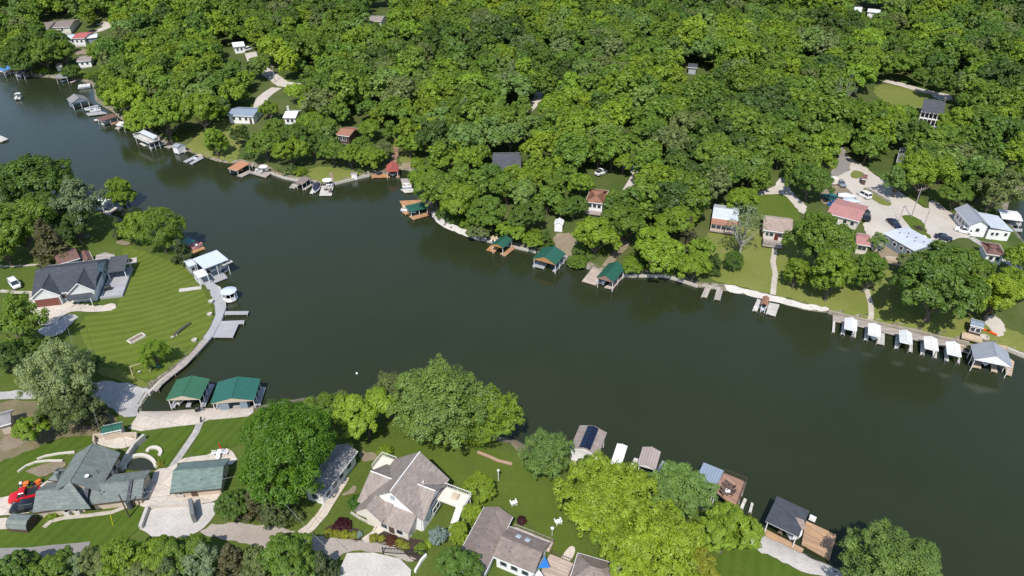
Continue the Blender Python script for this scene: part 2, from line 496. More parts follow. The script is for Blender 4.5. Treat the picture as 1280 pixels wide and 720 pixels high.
G_GRAVEL = ground('pale_gravel', (.50, .45, .385), (.62, .565, .50), .14, (.34, .295, .23), 4, .95, .3)
G_WHITE = ground('white_limestone', (.52, .485, .44), (.66, .62, .57), .35, (.36, .33, .28), 3, .95, .4)
G_CONC = ground('pale_concrete', (.60, .525, .44), (.69, .62, .53), .14, (.46, .40, .33), 2, .85, .08, None, 3.2)
G_CONCG = ground('grey_concrete', (.42, .40, .37), (.50, .48, .45), .2, (.34, .33, .3), 2, .85, .1, None, 1.6)
G_ROAD = ground('worn_asphalt', (.24, .22, .205), (.32, .30, .28), .15, (.19, .18, .17), 3, .95, .2)
G_DRIVE = ground('tan_driveway', (.37, .32, .275), (.45, .395, .34), .2, (.30, .26, .22), 3, .9, .2)
G_DARK = ground('grey_chippings', (.40, .385, .37), (.54, .515, .49), .35, (.27, .25, .22), 3, .95, .3)
G_LAWN1 = ground('striped_lawn', (.098, .140, .018), (.135, .172, .028), .1, (.14, .15, .045), 3, .95, .3, ('RINGS', .14, tuple(-v for v in (*P(163, 316)[:2], 0)), 0, .22))
G_LAWN2 = ground('sunny_lawn', (.155, .185, .036), (.20, .215, .062), .09, (.23, .21, .095), 3)
G_LAWN3 = ground('green_lawn', (.084, .126, .017), (.120, .160, .028), .12, (.11, .13, .03), 3)
G_LAWN4 = ground('rich_lawn', (.062, .110, .012), (.092, .137, .018), .2, (.075, .11, .02), 3, .95, .3, ('BANDS', .17, (0, 0, 0), rad(20), .12))
G_DIRT = ground('bare_dirt', (.24, .19, .13), (.33, .27, .19), .3, (.10, .12, .04), 3)
G_MULCH = ground('dark_mulch', (.05, .038, .03), (.085, .062, .05), 1, None, 6)
G_STONE = ground('flagstones', (.45, .40, .33), (.58, .53, .45), .9, (.12, .14, .05), 1.5)
G_RIP = ground('shore_rock', (.30, .26, .20), (.48, .43, .35), .8, (.13, .11, .08), 1.6, .95, .8)

# far shore
sheet('beach', [(534, 265), (542, 275), (555, 284.5), (572, 291.5), (595, 300.5), (611, 303), (606, 296), (586, 290), (566, 281), (551, 272), (540, 262)], G_WHITE, .12)
sheet('shore_path', [(908, 364.5), (929, 368.5), (947, 372.5), (970, 378.5), (1004, 387.5), (1035, 391.5), (1036, 386), (1000, 379), (965, 369), (940, 363), (903, 354.5)], G_WHITE, .12)
sheet('meadow', [(884, 284), (925, 281), (990, 297), (1003, 318), (1010, 296), (1060, 322), (1140, 348), (1200, 395), (1285, 418), (1300, 446), (1258, 437), (1210, 430), (1175, 423), (1145, 415), (1110, 407.5), (1065, 397), (1035, 389), (1000, 376), (905, 353), (870, 346), (885, 318)], G_LAWN2, .08, jag=.3)
sheet('lawn', [(946, 245), (968, 241), (982, 244), (990, 253), (1000, 268), (998, 279), (944, 274)], G_LAWN3, .10)
sheet('gravel_yard', [(1051, 183), (1057, 190), (1065, 200), (1080, 207), (1087, 215), (1107, 227), (1120, 237), (1135, 247), (1162, 264.5), (1161, 250), (1170, 252), (1185, 263), (1198, 274), (1216, 288), (1212, 298), (1196, 298),
                     (1176, 306), (1160, 306), (1130, 293), (1117, 297), (1095, 316), (1088, 312), (1082, 292), (1079, 277), (1079, 262), (1074, 255), (1068, 246), (1058, 234), (1033, 228), (1031, 222), (1036, 218), (1046, 208)], G_GRAVEL, .12)
sheet('road', [(1051, 182), (1057, 190), (1064, 205), (1062, 213), (1052, 219), (1040, 222), (1034, 222), (1037, 217), (1046, 208), (1049, 196)], G_ROAD, .17)
sheet('grass_island', [(1062, 217), (1069, 213), (1079, 216), (1079, 222), (1070, 224), (1064, 222)], G_LAWN2, .17, jag=.15)
sheet('grass_island', [(1076, 235), (1088, 236), (1105, 246), (1115, 254), (1113, 258), (1102, 257), (1090, 250)], G_LAWN2, .17, jag=.15)
sheet('grass_island', [(1127, 272), (1132, 269), (1144, 271), (1156, 281), (1159, 290), (1164, 299), (1158, 303), (1140, 288)], G_LAWN3, .17, jag=.15)
sheet('grass_verge', [(1088, 214), (1108, 227), (1122, 237), (1137, 246), (1163, 264), (1148, 244), (1130, 233), (1110, 222)], G_LAWN3, .19, jag=.15)
sheet('grass_slope', [(1150, 236), (1168, 240), (1196, 250), (1200, 262), (1190, 266), (1178, 256), (1165, 249)], G_LAWN3, .10)
sheet('dirt_yard', [(1034, 229), (1060, 235), (1068, 248), (1074, 258), (1040, 262), (1024, 252), (1028, 236)], G_DIRT, .13, jag=.2)
sheet('dirt_yard', [(1095, 316), (1117, 298), (1150, 322), (1136, 334), (1108, 330)], G_DIRT, .13, jag=.2)
sheet('driveway', [(946, 240), (960, 237), (969, 233), (973, 222), (980, 222), (987, 236), (997, 247), (1012, 263), (1001, 269), (992, 256), (982, 245), (970, 242), (947, 245)], G_GRAVEL, .15)
strip('stepping_path', [(967.5, 301), (968, 315), (966, 328), (969, 343), (967, 357), (966, 369)], 1.3, G_STONE, .17)
strip('stepping_path', [(1083, 362), (1088, 380), (1089, 393), (1087, 402)], 1.2, G_STONE, .17)
sheet('clearing', [(233, 187), (242, 174), (256, 160), (285, 148), (303, 150), (303, 170), (299, 202), (280, 203), (255, 195)], G_LAWN2, .10, jag=.45)
strip('hill_road', [(313, 66), (318, 80), (331, 89), (345, 99), (353, 105), (372, 108)], 5, G_GRAVEL, .14)
strip('hill_road', [(346, 110), (335, 117), (327, 124), (325, 134)], 5, G_GRAVEL, .14)
sheet('clearing', [(330, 86), (345, 93), (372, 106), (352, 112), (332, 98)], G_LAWN2, .08, jag=.45)
strip('hill_road', [(112, 41), (125, 38), (134, 34), (135, 31), (125, 29)], 5, G_GRAVEL, .14)
strip('hill_road', [(1106, 101), (1130, 107), (1150, 113), (1168, 117), (1186, 121)], 4.5, G_GRAVEL, .14)
sheet('gravel_pad', [(1164, 117), (1190, 119), (1190, 127), (1166, 124)], G_WHITE, .16)
sheet('clearing', [(1088, 110), (1106, 104), (1150, 115), (1166, 121), (1160, 136), (1130, 134), (1100, 126)], G_LAWN2, .10, jag=.45)
sheet('clearing', [(70, 88), (95, 86), (113, 90), (113, 99), (72, 97)], G_LAWN3, .08, jag=.45)
sheet('clearing', [(92, 63), (112, 60), (116, 67), (96, 69)], G_DIRT, .08, jag=.45)
sheet('clearing', [(690, 293), (716, 288), (722, 318), (712, 322), (694, 315)], G_DIRT, .08, jag=.45)
strip('dirt_path', [(757, 334), (764, 325), (772, 316), (779, 309), (783, 302)], 2.2, G_DIRT, .12)
sheet('clearing', [(390, 208), (425, 212), (447, 215), (455, 220), (430, 226), (405, 229), (385, 222)], G_LAWN2, .10, jag=.45)
strip('footpath', [(413, 216), (415, 222), (415, 229)], 1.2, G_DIRT, .14)
strip('hill_road', [(782, 205), (792, 210), (799, 217), (793, 228), (786, 240)], 4, G_GRAVEL, .14)
strip('hill_road', [(659, 140), (666, 133), (671, 126), (674, 117), (673, 109)], 3.2, G_GRAVEL, .14)
sheet('clearing', [(335, 216), (350, 216), (358, 221), (345, 219)], G_DIRT, .08, jag=.45)
strip('footpath', [(502, 208), (515, 206)], 3, G_DIRT, .1)
sheet('clearing', [(500, 188), (516, 186), (518, 206), (501, 207)], G_LAWN2, .08, jag=.45)
sheet('gravel_pad', [(1228, 400), (1240, 393), (1255, 402), (1258, 418), (1246, 424), (1238, 412)], G_GRAVEL, .12)
strip('footpath', [(1213, 297), (1240, 314), (1262, 330), (1280, 338)], 2.4, G_CONCG, .12)
sheet('grass_slope', [(1232, 284), (1258, 303), (1280, 325), (1280, 340), (1250, 322)], G_LAWN3, .08)

# left peninsula
sheet('lawn', [(152, 305), (190, 318), (218, 328), (232, 334), (246, 350), (262, 376), (268, 392), (262, 410), (250, 428), (232, 446), (200, 470), (188, 478), (150, 466), (122, 450), (100, 425), (100, 398), (130, 390), (150, 382), (152, 340)], G_LAWN1, .08, jag=.1)
sheet('grass_strip', [(150, 462), (186, 479), (182, 487), (160, 480), (120, 468), (126, 458)], G_LAWN2, .10, jag=.2)
sheet('driveway', [(36, 384), (44, 371), (80, 369), (92, 376), (124, 384), (144, 378), (146, 388), (118, 391), (92, 389), (80, 394), (66, 408), (46, 406)], G_CONC, .14)
sheet('asphalt_drive', [(84, 391.5), (101, 394.5), (88, 406), (73, 422), (50, 421), (46, 410), (66, 408)], G_DARK, .15)
sheet('gravel_road', [(-30, 490), (55, 488), (92, 485), (120, 477), (150, 478), (182, 486), (188, 489), (180, 499), (171, 512), (174, 520), (152, 522), (130, 504), (100, 495), (55, 499), (-30, 501)], G_DARK, .12)
strip('footpath', [(-10, 334), (20, 333), (52, 331)], 1.0, G_STONE, .12)
strip('footpath', [(0, 364), (20, 366), (40, 366), (40, 378)], 1.2, G_STONE, .12)
strip('footpath', [(86, 294), (100, 297), (113, 296)], 1.2, G_DIRT, .12)
sheet('bare_patch', [(146, 300), (165, 303), (158, 308), (145, 305)], G_DIRT, .1)
strip('footpath', [(224, 363.5), (236, 362), (252, 360)], 1.6, G_WHITE, .13)

# compound at the lower left
sheet('lawn', [(-30, 590), (0, 574), (40, 560), (90, 548), (130, 536), (122, 548), (110, 556), (84, 566), (60, 590), (48, 606), (0, 622), (-30, 628)], G_LAWN4, .08)
sheet('lawn', [(205, 536), (245, 528), (240, 540), (222, 562), (210, 583), (196, 586), (182, 572), (180, 555), (190, 545)], G_LAWN4, .08)
sheet('lawn', [(252, 529), (290, 524), (322, 517), (345, 506), (372, 503), (400, 520), (380, 560), (300, 556), (288, 560), (270, 562), (258, 568), (236, 572)], G_LAWN4, .08)
sheet('lawn', [(-30, 664), (20, 662), (55, 655), (95, 648), (140, 641), (170, 634), (182, 640), (176, 664), (140, 680), (90, 686), (0, 690), (-30, 692)], G_LAWN4, .08)
sheet('wharf', [(175.5, 514.5), (211, 514.5), (270, 510.5), (318, 507), (317, 516), (310, 521), (261, 525), (250, 529), (244, 531), (205, 535), (176, 539), (161, 536), (170, 523)], G_CONC, .16, round_=0, edge=.5)
strip('walkway', [(251, 527), (245, 541), (231, 562), (213, 588)], 1.3, G_CONCG, .14)
sheet('patio', [(220, 580), (230, 573), (245, 571), (262, 569), (270, 563), (288, 560), (300, 580), (260, 584)], G_CONC, .15)
sheet('courtyard', [(194, 587), (214, 585), (224, 578), (214, 612), (268, 616), (276, 616), (273, 627), (240, 632), (186, 636), (172, 632), (180, 620), (190, 600)], G_CONC, .145)
sheet('gravel_bay', [(186, 636), (240, 632), (272, 627), (274, 634), (266, 648), (252, 661), (230, 676), (176, 668), (178, 650)], G_WHITE, .13)
sheet('gravel_road', [(250, 661), (280, 654), (316, 656), (340, 656), (372, 666), (408, 671), (446, 677), (487, 680), (506, 689), (520, 699), (514, 704), (500, 697), (468, 690.5), (434, 690), (420, 700), (360, 694), (318, 684), (284, 675), (256, 670)], G_DRIVE, .12)
sheet('forecourt', [(434, 692), (467, 691.5), (500, 699), (514, 713), (512, 735), (420, 735), (424, 714)], G_WHITE, .16, round_=0)
strip('asphalt_lane', [(-20, 695), (30, 694), (62, 690.5), (94, 688), (110, 686)], 2.6, G_ROAD, .13)
sheet('driveway', [(-20, 627), (14, 620), (46, 612), (58, 601), (76, 597), (72, 610), (48, 626), (42, 641), (18, 644), (-20, 646)], G_CONC, .14)
sheet('driveway', [(-20, 650), (17, 647), (20, 661), (-20, 664)], G_CONC, .14)
strip('garden_path', [(55, 660), (64, 652), (80, 648), (110, 645), (140, 641), (158, 634), (178, 627)], .8, G_STONE, .14)
sheet('planting_bed', [(28, 592), (44, 583), (62, 578), (80, 577), (84, 584), (66, 590), (56, 596)], G_DIRT, .12)
sheet('bare_patch', [(0, 548), (24, 540), (40, 548), (20, 560), (0, 566)], G_DIRT, .1)
sheet('bare_patch', [(42, 506), (95, 498), (130, 510), (140, 528), (110, 540), (70, 530)], G_DIRT, .1, jag=.3)
sheet('scrub', [(-20, 504), (50, 501), (90, 499), (120, 505), (150, 524), (140, 540), (118, 545), (92, 546), (60, 552), (30, 566), (-20, 585)], ground('dry_scrub', (.17, .15, .08), (.26, .21, .13), .3, (.09, .11, .035), 2.5), .09, jag=.3)
sheet('planting_bed', [(116, 636), (176, 630), (178, 624), (118, 630)], G_DIRT, .12)

# gardens at the bottom centre
sheet('lawn', [(455, 556), (500, 548), (560, 556), (620, 560), (700, 590), (705, 640), (730, 690), (735, 730), (690, 730), (700, 690), (640, 630), (600, 640), (570, 600), (530, 580), (470, 590)], G_LAWN3, .08)
strip('footpath', [(431, 597), (426, 606), (414, 625), (403, 643), (388, 660), (376, 668)], 1.7, G_CONC, .13)
strip('footpath', [(486, 645), (478, 661), (470, 666), (455, 677)], 1.2, G_CONC, .15)
sheet('mulch_bed', [(408, 656), (440, 659), (456, 665), (450, 678), (432, 677), (406, 671)], G_MULCH, .12)
sheet('mulch_bed', [(462, 671), (478, 664), (500, 667), (515, 674), (532, 676), (530, 690), (522, 704), (512, 698), (500, 686), (468, 679)], G_MULCH, .12)
sheet('rock_garden', [(486, 656), (500, 660), (518, 664), (516, 668), (500, 668), (484, 661)], G_STONE, .13)
sheet('planting_bed', [(437, 610), (446, 606), (444, 616), (436, 620), (426, 621)], G_DIRT, .12)
sheet('planting_bed', [(448, 563), (470, 566), (474, 574), (458, 578), (449, 574)], G_DIRT, .12)
sheet('patio', [(714, 682), (720, 686), (716, 698), (708, 706), (698, 704), (706, 690)], G_CONC, .14)
sheet('terrace', [(640, 545), (658, 550), (656, 568), (640, 562)], G_DIRT, .13)
sheet('shore_walk', [(940, 664), (949, 667), (985, 684), (1022, 702), (1060, 718), (1045, 724), (1000, 714), (972, 700), (946, 687), (936, 675)], G_WHITE, .13)
sheet('lawn', [(890, 720), (900, 690), (935, 678), (946, 689), (972, 702), (1002, 716), (1010, 735), (890, 740)], G_LAWN4, .08)
# ------------------------------------------------------------------ foliage
def leaf_mat():
    m, nt, ns, ls, out = nodes('foliage')
    at = ns.new('ShaderNodeAttribute'); at.attribute_type = 'INSTANCER'; at.attribute_name = 'tint'
    geo = ns.new('ShaderNodeNewGeometry')
    co = objco(nt)
    rnd = geo.outputs['Random Per Island']
    f = noise(nt, co, .55, 4, .6)
    col = mixc(nt, ramp(nt, rnd, [(0., 0.), (1., 1.)]), (.78, .80, .82), (1.22, 1.20, 1.12))
    col = mixc(nt, 1.0, at.outputs['Color'], col, 'MULTIPLY')
    col2 = mixc(nt, ramp(nt, f, [(.35, 0.), (.65, 1.)]), (.82, .86, .95), (1.16, 1.15, 1.0))
    col = mixc(nt, 1.0, col, col2, 'MULTIPLY')
    d = ns.new('ShaderNodeBsdfDiffuse'); ls.new(col, d.inputs[0])
    t = ns.new('ShaderNodeBsdfTranslucent'); ls.new(mixc(nt, 1.0, col, (1.1, 1.15, .5), 'MULTIPLY'), t.inputs[0])
    g = ns.new('ShaderNodeBsdfGlossy'); g.inputs['Roughness'].default_value = .5; g.inputs[0].default_value = (1, 1, 1, 1)
    mx = ns.new('ShaderNodeMixShader'); mx.inputs[0].default_value = .40; ls.new(d.outputs[0], mx.inputs[1]); ls.new(t.outputs[0], mx.inputs[2])
    m2 = ns.new('ShaderNodeMixShader'); m2.inputs[0].default_value = .018; ls.new(mx.outputs[0], m2.inputs[1]); ls.new(g.outputs[0], m2.inputs[2])
    ls.new(m2.outputs[0], out.inputs[0])
    return m
LEAF = leaf_mat()
BARK = plain('bark', (.13, .105, .08), .95, .3, 3)
BARKPALE = plain('pale_bark', (.36, .33, .29), .95, .25, 3)

def lobes_of(rs, kind):
    """foliage lobes of a crown about 2 units wide, its foot at z = 0: (x, y, z, r)"""
    L = []
    if kind == 'broad':
        for _ in range(26):
            a = rs.uniform(0, 6.283); u = rs.uniform(-.25, 1)
            rr = math.sqrt(max(0, 1 - u * u)); k = rs.uniform(.56, .86)
            L.append((rr * math.cos(a) * k, rr * math.sin(a) * k, .62 + u * .66 * k, rs.uniform(.19, .34)))
        L.append((0, 0, .66, .5))
    elif kind == 'tall':
        for _ in range(30):
            a = rs.uniform(0, 6.283); u = rs.uniform(-.9, 1)
            rr = math.sqrt(max(0, 1 - u * u * .9)) * (1 - .25 * max(0, u)); k = rs.uniform(.55, .76)
            L.append((rr * math.cos(a) * k, rr * math.sin(a) * k, 1.15 + u * 1.05 * k * 1.15, rs.uniform(.2, .36)))
        L += [(0, 0, .8, .5), (0, 0, 1.5, .45)]
    elif kind == 'loose':
        for _ in range(22):
            a = rs.uniform(0, 6.283); u = rs.uniform(-.6, 1)
            rr = math.sqrt(max(0, 1 - u * u)); k = rs.uniform(.5, .86)
            L.append((rr * math.cos(a) * k, rr * math.sin(a) * k, .85 + u * .85 * k, rs.uniform(.16, .32)))
        L.append((0, 0, .8, .4))
    elif kind == 'feather':
        for _ in range(60):
            a = rs.uniform(0, 6.283); u = rs.uniform(-.2, 1)
            rr = math.sqrt(max(0, 1 - u * u)); k = rs.uniform(.55, 1.0)
            L.append((rr * math.cos(a) * k, rr * math.sin(a) * k, .55 + u * .66 * k, rs.uniform(.10, .22)))
        L += [(0, 0, .6, .55), (.25, .2, .55, .45), (-.25, -.1, .55, .45)]
    elif kind == 'round':
        for _ in range(34):
            a = rs.uniform(0, 6.283); u = rs.uniform(-.8, 1)
            rr = math.sqrt(max(0, 1 - u * u)); k = rs.uniform(.72, .8)
            L.append((rr * math.cos(a) * k, rr * math.sin(a) * k, .84 + u * .84 * k, rs.uniform(.2, .28)))
        L.append((0, 0, .82, .68))
    elif kind == 'shrub':
        for _ in range(24):
            a = rs.uniform(0, 6.283); u = rs.uniform(-.1, 1)
            rr = math.sqrt(max(0, 1 - u * u)); k = rs.uniform(.75, .82)
            L.append((rr * math.cos(a) * k, rr * math.sin(a) * k, .2 + u * .66 * k, rs.uniform(.16, .24)))
        L.append((0, 0, .25, .66))
    elif kind == 'conifer':
        for i in range(64):
            t = (i + rs.uniform(0, 1)) / 64; a = rs.uniform(0, 6.283)
            r = (1 - t) ** .8 * rs.uniform(.55, .9)
            L.append((r * math.cos(a), r * math.sin(a), .15 + 2.2 * t, .12 + .18 * (1 - t)))
    return L

def crown_mesh(name, kind, seed, n, leaf, R, spiky=0.0, zmul=1.0):
    """many leaf clumps spread over the lobes; R = crown radius in metres"""
    rs = np.random.RandomState(seed)
    L = np.array(lobes_of(rs, kind)); L[:, 2] *= zmul
    # every lobe breaks up into smaller sprays of leaves
    S, SL = [], []
    for j, (x, y, z, r) in enumerate(L):
        for _ in range(int(7 + 26 * r)):
            v = rs.normal(0, 1, 3); v /= np.linalg.norm(v)
            if v[2] < -.5: v[2] *= -1
            q = r * rs.uniform(.62, 1.06 + spiky * .5)
            S.append((x + v[0] * q, y + v[1] * q, z + v[2] * q * .95, r * rs.uniform(.24, .46))); SL.append(j)
    S = np.array(S); SL = np.array(SL)
    wgt = S[:, 3] ** 1.7; wgt /= wgt.sum()
    m = int(n * 2.0)
    si = rs.choice(len(S), m, p=wgt); li = SL[si]
    d = rs.normal(0, 1, (m, 3)); d[:, 2] += .35; d /= np.linalg.norm(d, axis=1)[:, None]
    k = 1 - .45 * rs.uniform(0, 1, m) ** 2 + rs.uniform(0, .2 + spiky, m) ** 2
    pos = S[si, :3] + d * (S[si, 3] * k)[:, None]
    out_ = pos - L[li, :3]; out_ /= np.maximum(np.linalg.norm(out_, axis=1), 1e-6)[:, None]
    d = d * .55 + out_ * .55
    # drop clumps buried well inside another lobe
    keep = np.ones(m, bool)
    for j in range(len(L)):
        q = np.linalg.norm(pos - L[j, :3], axis=1)
        keep &= ~((q < L[j, 3] * .66) & (li != j))
    keep &= pos[:, 2] > -.02
    idx = np.nonzero(keep)[0][:n]
    pos = pos[idx] * R; d = d[idx]; n = len(idx)
    nn = d * .9 + np.array([0, 0, .45]) + rs.normal(0, .26, (n, 3)); nn /= np.linalg.norm(nn, axis=1)[:, None]
    ref = rs.normal(0, 1, (n, 3)); t1 = np.cross(nn, ref); t1 /= np.maximum(np.linalg.norm(t1, axis=1), 1e-6)[:, None]
    t2 = np.cross(nn, t1)
    s = leaf * rs.uniform(.6, 1.35, n)[:, None]
    a = pos + t1 * s; b = pos + t2 * s * .62 + nn * s * .12; c2 = pos - t1 * s * .9; e = pos - t2 * s * .62 + nn * s * .12
    V = np.stack([a, b, c2, e], 1).reshape(-1, 3)
    me = bpy.data.meshes.new(name)
    me.vertices.add(len(V)); me.vertices.foreach_set('co', V.astype(np.float32).ravel())
    ix = np.arange(4 * n, dtype=np.int32)
    me.loops.add(4 * n); me.loops.foreach_set('vertex_index', ix)
    me.polygons.add(n); me.polygons.foreach_set('loop_start', ix[::4]); me.polygons.foreach_set('loop_total', np.full(n, 4, np.int32))
    me.update(); me.materials.append(LEAF)
    return me, L * R

def trunk_mesh(name, L, zbase, R, seed, tr, mat, limbs=7):
    """tapered trunk with limbs that reach into the lobes; crown foot sits zbase above ground"""
    rs = random.Random(seed)
    mb = MB()
    top = zbase + R * .75
    lean = (rs.uniform(-.04, .04), rs.uniform(-.04, .04))
    pts = [(0, 0, -.6), (0, 0, .1), (lean[0] * zbase, lean[1] * zbase, zbase * .6), (lean[0] * zbase * 2, lean[1] * zbase * 2, zbase + R * .2), (lean[0] * 3 * zbase, lean[1] * 3 * zbase, top)]
    mb.tube(pts, [tr * 1.5, tr * 1.15, tr * .9, tr * .7, tr * .25], 8)
    for i in range(limbs):
        x, y, z, r = L[rs.randrange(len(L))]
        z0 = zbase * rs.uniform(.6, 1.0) + .05 * R
        p0 = Vector((lean[0] * z0, lean[1] * z0, z0)); p2 = Vector((x, y, z + zbase)) * 1.0
        p1 = p0.lerp(p2, .5) + Vector((0, 0, -.08 * R))
        mb.tube([p0, p1, p2], [tr * .5, tr * .32, tr * .1], 5, False)
    me_o = mb.build(name, mat)
    me = me_o.data; bpy.data.objects.remove(me_o)
    return me

KINDS = {}
def kind(key, shape, seed, n, leaf, R, zbase, tr, zmul=1.0, spiky=0.0, bark=None, limbs=7):
    cm, L = crown_mesh('crown', shape, seed, n, leaf, R, spiky, zmul)
    tm = trunk_mesh('trunk', L, zbase, R, seed, tr, bark or BARK, limbs) if tr else None
    KINDS.setdefault(key, []).append(dict(crown=cm, trunk=tm, zb=zbase, R=R, top=zbase + float(max(L[:, 2] + L[:, 3])), cz=zbase + float((min(L[:, 2] - L[:, 3]) + max(L[:, 2] + L[:, 3])) / 2)))
# far/hillside trees (small in the picture)
for s in range(5): kind('hill', 'broad', 100 + s, 5200, .40, 5.2, 2.6, .28, 1.25)
for s in range(3): kind('hilltall', 'tall', 120 + s, 4800, .39, 4.3, 2.0, .26, .95)
for s in range(2): kind('hillloose', 'loose', 130 + s, 3400, .36, 4.6, 2.4, .24, 1.0, .12)
# shore and garden trees seen closer
for s in range(4): kind('broad', 'broad', 200 + s, 22000, .215, 6.0, 1.8, .34, 1.15, limbs=10)
for s in range(3): kind('tall', 'tall', 220 + s, 19000, .20, 4.5, 1.4, .28, 1.0, limbs=10)
for s in range(2): kind('loose', 'loose', 230 + s, 10500, .20, 5.5, 2.0, .28, 1.1, .25, limbs=14)
for s in range(3): kind('feather', 'feather', 240 + s, 34000, .165, 7.5, 1.8, .38, 1.15, .42, limbs=12)
for s in range(2): kind('dense', 'round', 250 + s, 42000, .14, 7.0, 1.6, .4, 1.0, limbs=8)
for s in range(2): kind('small', 'round', 260 + s, 3600, .17, 2.3, .7, .11, 1.0, limbs=6)
for s in range(3): kind('conifer', 'conifer', 270 + s, 9000, .15, 2.9, .5, .2, 1.3, .1)
for s in range(3): kind('shrub', 'shrub', 280 + s, 1500, .10, 1.0, 0, 0)
for s in range(2): kind('bush', 'shrub', 290 + s, 4200, .13, 2.2, 0, 0, 1.1, .1)
kind('bare', 'loose', 300, 420, .24, 4.2, 3.4, .24, 1.5, .3, BARKPALE, 34)
kind('bare', 'loose', 301, 700, .24, 4.2, 3.4, .24, 1.4, .3, BARKPALE, 30)

TINT = {   # foliage colours (albedo)
 'dark': (0.087, 0.145, 0.031), 'deep': (0.118, 0.200, 0.033), 'mid': (0.161, 0.253, 0.034), 'fresh': (0.212, 0.311, 0.031), 'lime': (0.264, 0.365, 0.034),
 'pale': (0.188, 0.283, 0.068), 'olive': (0.177, 0.224, 0.075), 'brown': (0.123, 0.122, 0.056), 'cedar': (0.103, 0.136, 0.049), 'emerald': (0.113, 0.220, 0.016), 'grey': (0.207, 0.267, 0.140),
 'gold': (0.270, 0.280, 0.030), 'maroon': (0.065, 0.014, 0.022), 'rust': (0.125, 0.044, 0.026), 'blue': (0.260, 0.340, 0.310), 'boxwood': (0.067, 0.157, 0.026), 'willow': (0.228, 0.279, 0.074), 'orange': (0.360, 0.160, 0.030), 'pwillow': (0.270, 0.330, 0.150)}
def jit(c, k=.10):
    v = 1 + RND.uniform(-k, k); h = RND.uniform(-k, k) * .5
    return [c[0] * v * (1 + h), c[1] * v, c[2] * v * (1 - h)]
TREES = []
def plant(key, x, y, scale, tint, name='tree', label=None, cat='tree', group=None, zscale=1.0, parts=('crown', 'trunk'), var=None, sink=0.0):
    k = KINDS[key][RND.randrange(len(KINDS[key])) if var is None else var]
    r = thing(name, label, cat, (x, y, H(x, y) - sink), RND.uniform(0, 6.283), group)
    r.scale = (scale, scale, scale * zscale)
    c = bpy.data.objects.new(parts[0], k['crown']); COL.objects.link(c); c.parent = r; c.location = (0, 0, k['zb'])
    c['tint'] = jit(TINT[tint] if isinstance(tint, str) else tint)
    if k['trunk']:
        t = bpy.data.objects.new(parts[1], k['trunk']); COL.objects.link(t); t.parent = r
    TREES.append(dict(root=r, x=x, y=y, R=k['R'] * scale, cz=k['cz'] * scale * zscale, top=k['top'] * scale * zscale, key=key, tint=tint))
    return r
def plant_px(key, cx, cy, w, tint, zscale=1.0, **kw):
    """a tree whose crown is w pixels wide and centred on pixel (cx, cy)"""
    k = KINDS[key][0]
    h = 5.0
    for _ in range(6):
        p = P(cx, cy, h); s = proj(*p)[2]
        sc = w / 2 / s / (k['R'] * 1.0); h = k['cz'] * sc * zscale
    return plant(key, p[0], p[1], sc, tint, zscale=zscale, **kw)
KEEP = []; KEEPY = {}
def keep(a, b, c, d, f=.8, y=None):
    k = (a, b, c, d, f); KEEP.append(k); KEEPY[k] = y if y is not None else P((a + c) / 2, d)[1]
for q in ((1046, 185, 1062, 222, .6), (1060, 205, 1112, 262, .75), (1100, 238, 1165, 300, .75), (1150, 262, 1212, 300, .8), (946, 226, 1010, 266, .6), (886, 288, 992, 345, .8), (1092, 106, 1188, 130, .75), (314, 68, 372, 108, .6),
          (326, 110, 346, 134, .4), (662, 124, 672, 138, .6), (112, 30, 136, 42, .8), (1258, 248, 1280, 300, .8), (1150, 236, 1195, 262, .4), (782, 205, 800, 235, .4), (690, 288, 716, 318, .7), (240, 152, 300, 198, .8), (286, 62, 312, 66, .9),
          (757, 302, 782, 334, .5), (92, 60, 116, 84, .6), (1010, 330, 1120, 400, .5), (462, 8, 482, 16, .8), (858, 82, 872, 88, .9), (740, 210, 760, 222, .7)): keep(*q)
# ------------------------------------------------------------------ paints
WHITE = plain('white_paint', (.80, .79, .77), .5, .06)
WHITEM = seam('white_sheet_metal', (.82, .82, .82), .4, 'X')
WHITEFLAT = plain('white_membrane', (.80, .78, .75), .5, .05)
CREAM = plain('cream_paint', (.66, .61, .52), .7, .08)
TANWALL = plain('tan_wall', (.50, .41, .32), .8, .1)
PALEBLUE = plain('pale_blue_siding', (.44, .52, .55), .6, .07)
GREYSID = plain('grey_siding', (.38, .40, .42), .6, .08)
BLUEGREY = plain('blue_grey_siding', (.20, .25, .30), .6, .1)
SAGE = plain('pale_green_siding', (.48, .55, .52), .6, .08)
DARKWOOD = plain('dark_stained_wood', (.085, .055, .04), .8, .2)
CEDARW = plain('orange_cedar', (.42, .22, .09), .7, .15)
GREYWOOD = planks('weathered_planks', (.40, .35, .31), 'X')
GREYWOODY = planks('weathered_planks_crosswise', (.42, .375, .33), 'Y')
PALEDECK = planks('pale_dock_boards', (.60, .57, .52), 'X')
PALEDECKY = planks('pale_dock_boards_crosswise', (.57, .54, .50), 'Y')
TANDECK = planks('tan_deck_boards', (.47, .285, .155), 'X')
TANDECK2 = planks('light_tan_deck_boards', (.55, .42, .29), 'X')
ORANGEDECK = planks('orange_deck_boards', (.46, .235, .095), 'X')
REDDECK = planks('red_brown_deck_boards', (.33, .185, .125), 'X')
PINKDECK = planks('pinkish_deck_boards', (.50, .39, .32), 'X')
COMPOSITE = planks('grey_composite_boards', (.40, .40, .41), 'X', .15, .08)
R_SLATE = shingle('slate_grey_shingles', (.070, .078, .090))
R_GREEN = shingle('grey_green_shingles', (.185, .21, .195))
R_GREENB = shingle('green_shingles', (.165, .225, .20))
R_TAUPE = shingle('taupe_shingles', (.31, .262, .232))
R_BROWNG = shingle('grey_brown_shingles', (.245, .20, .175))
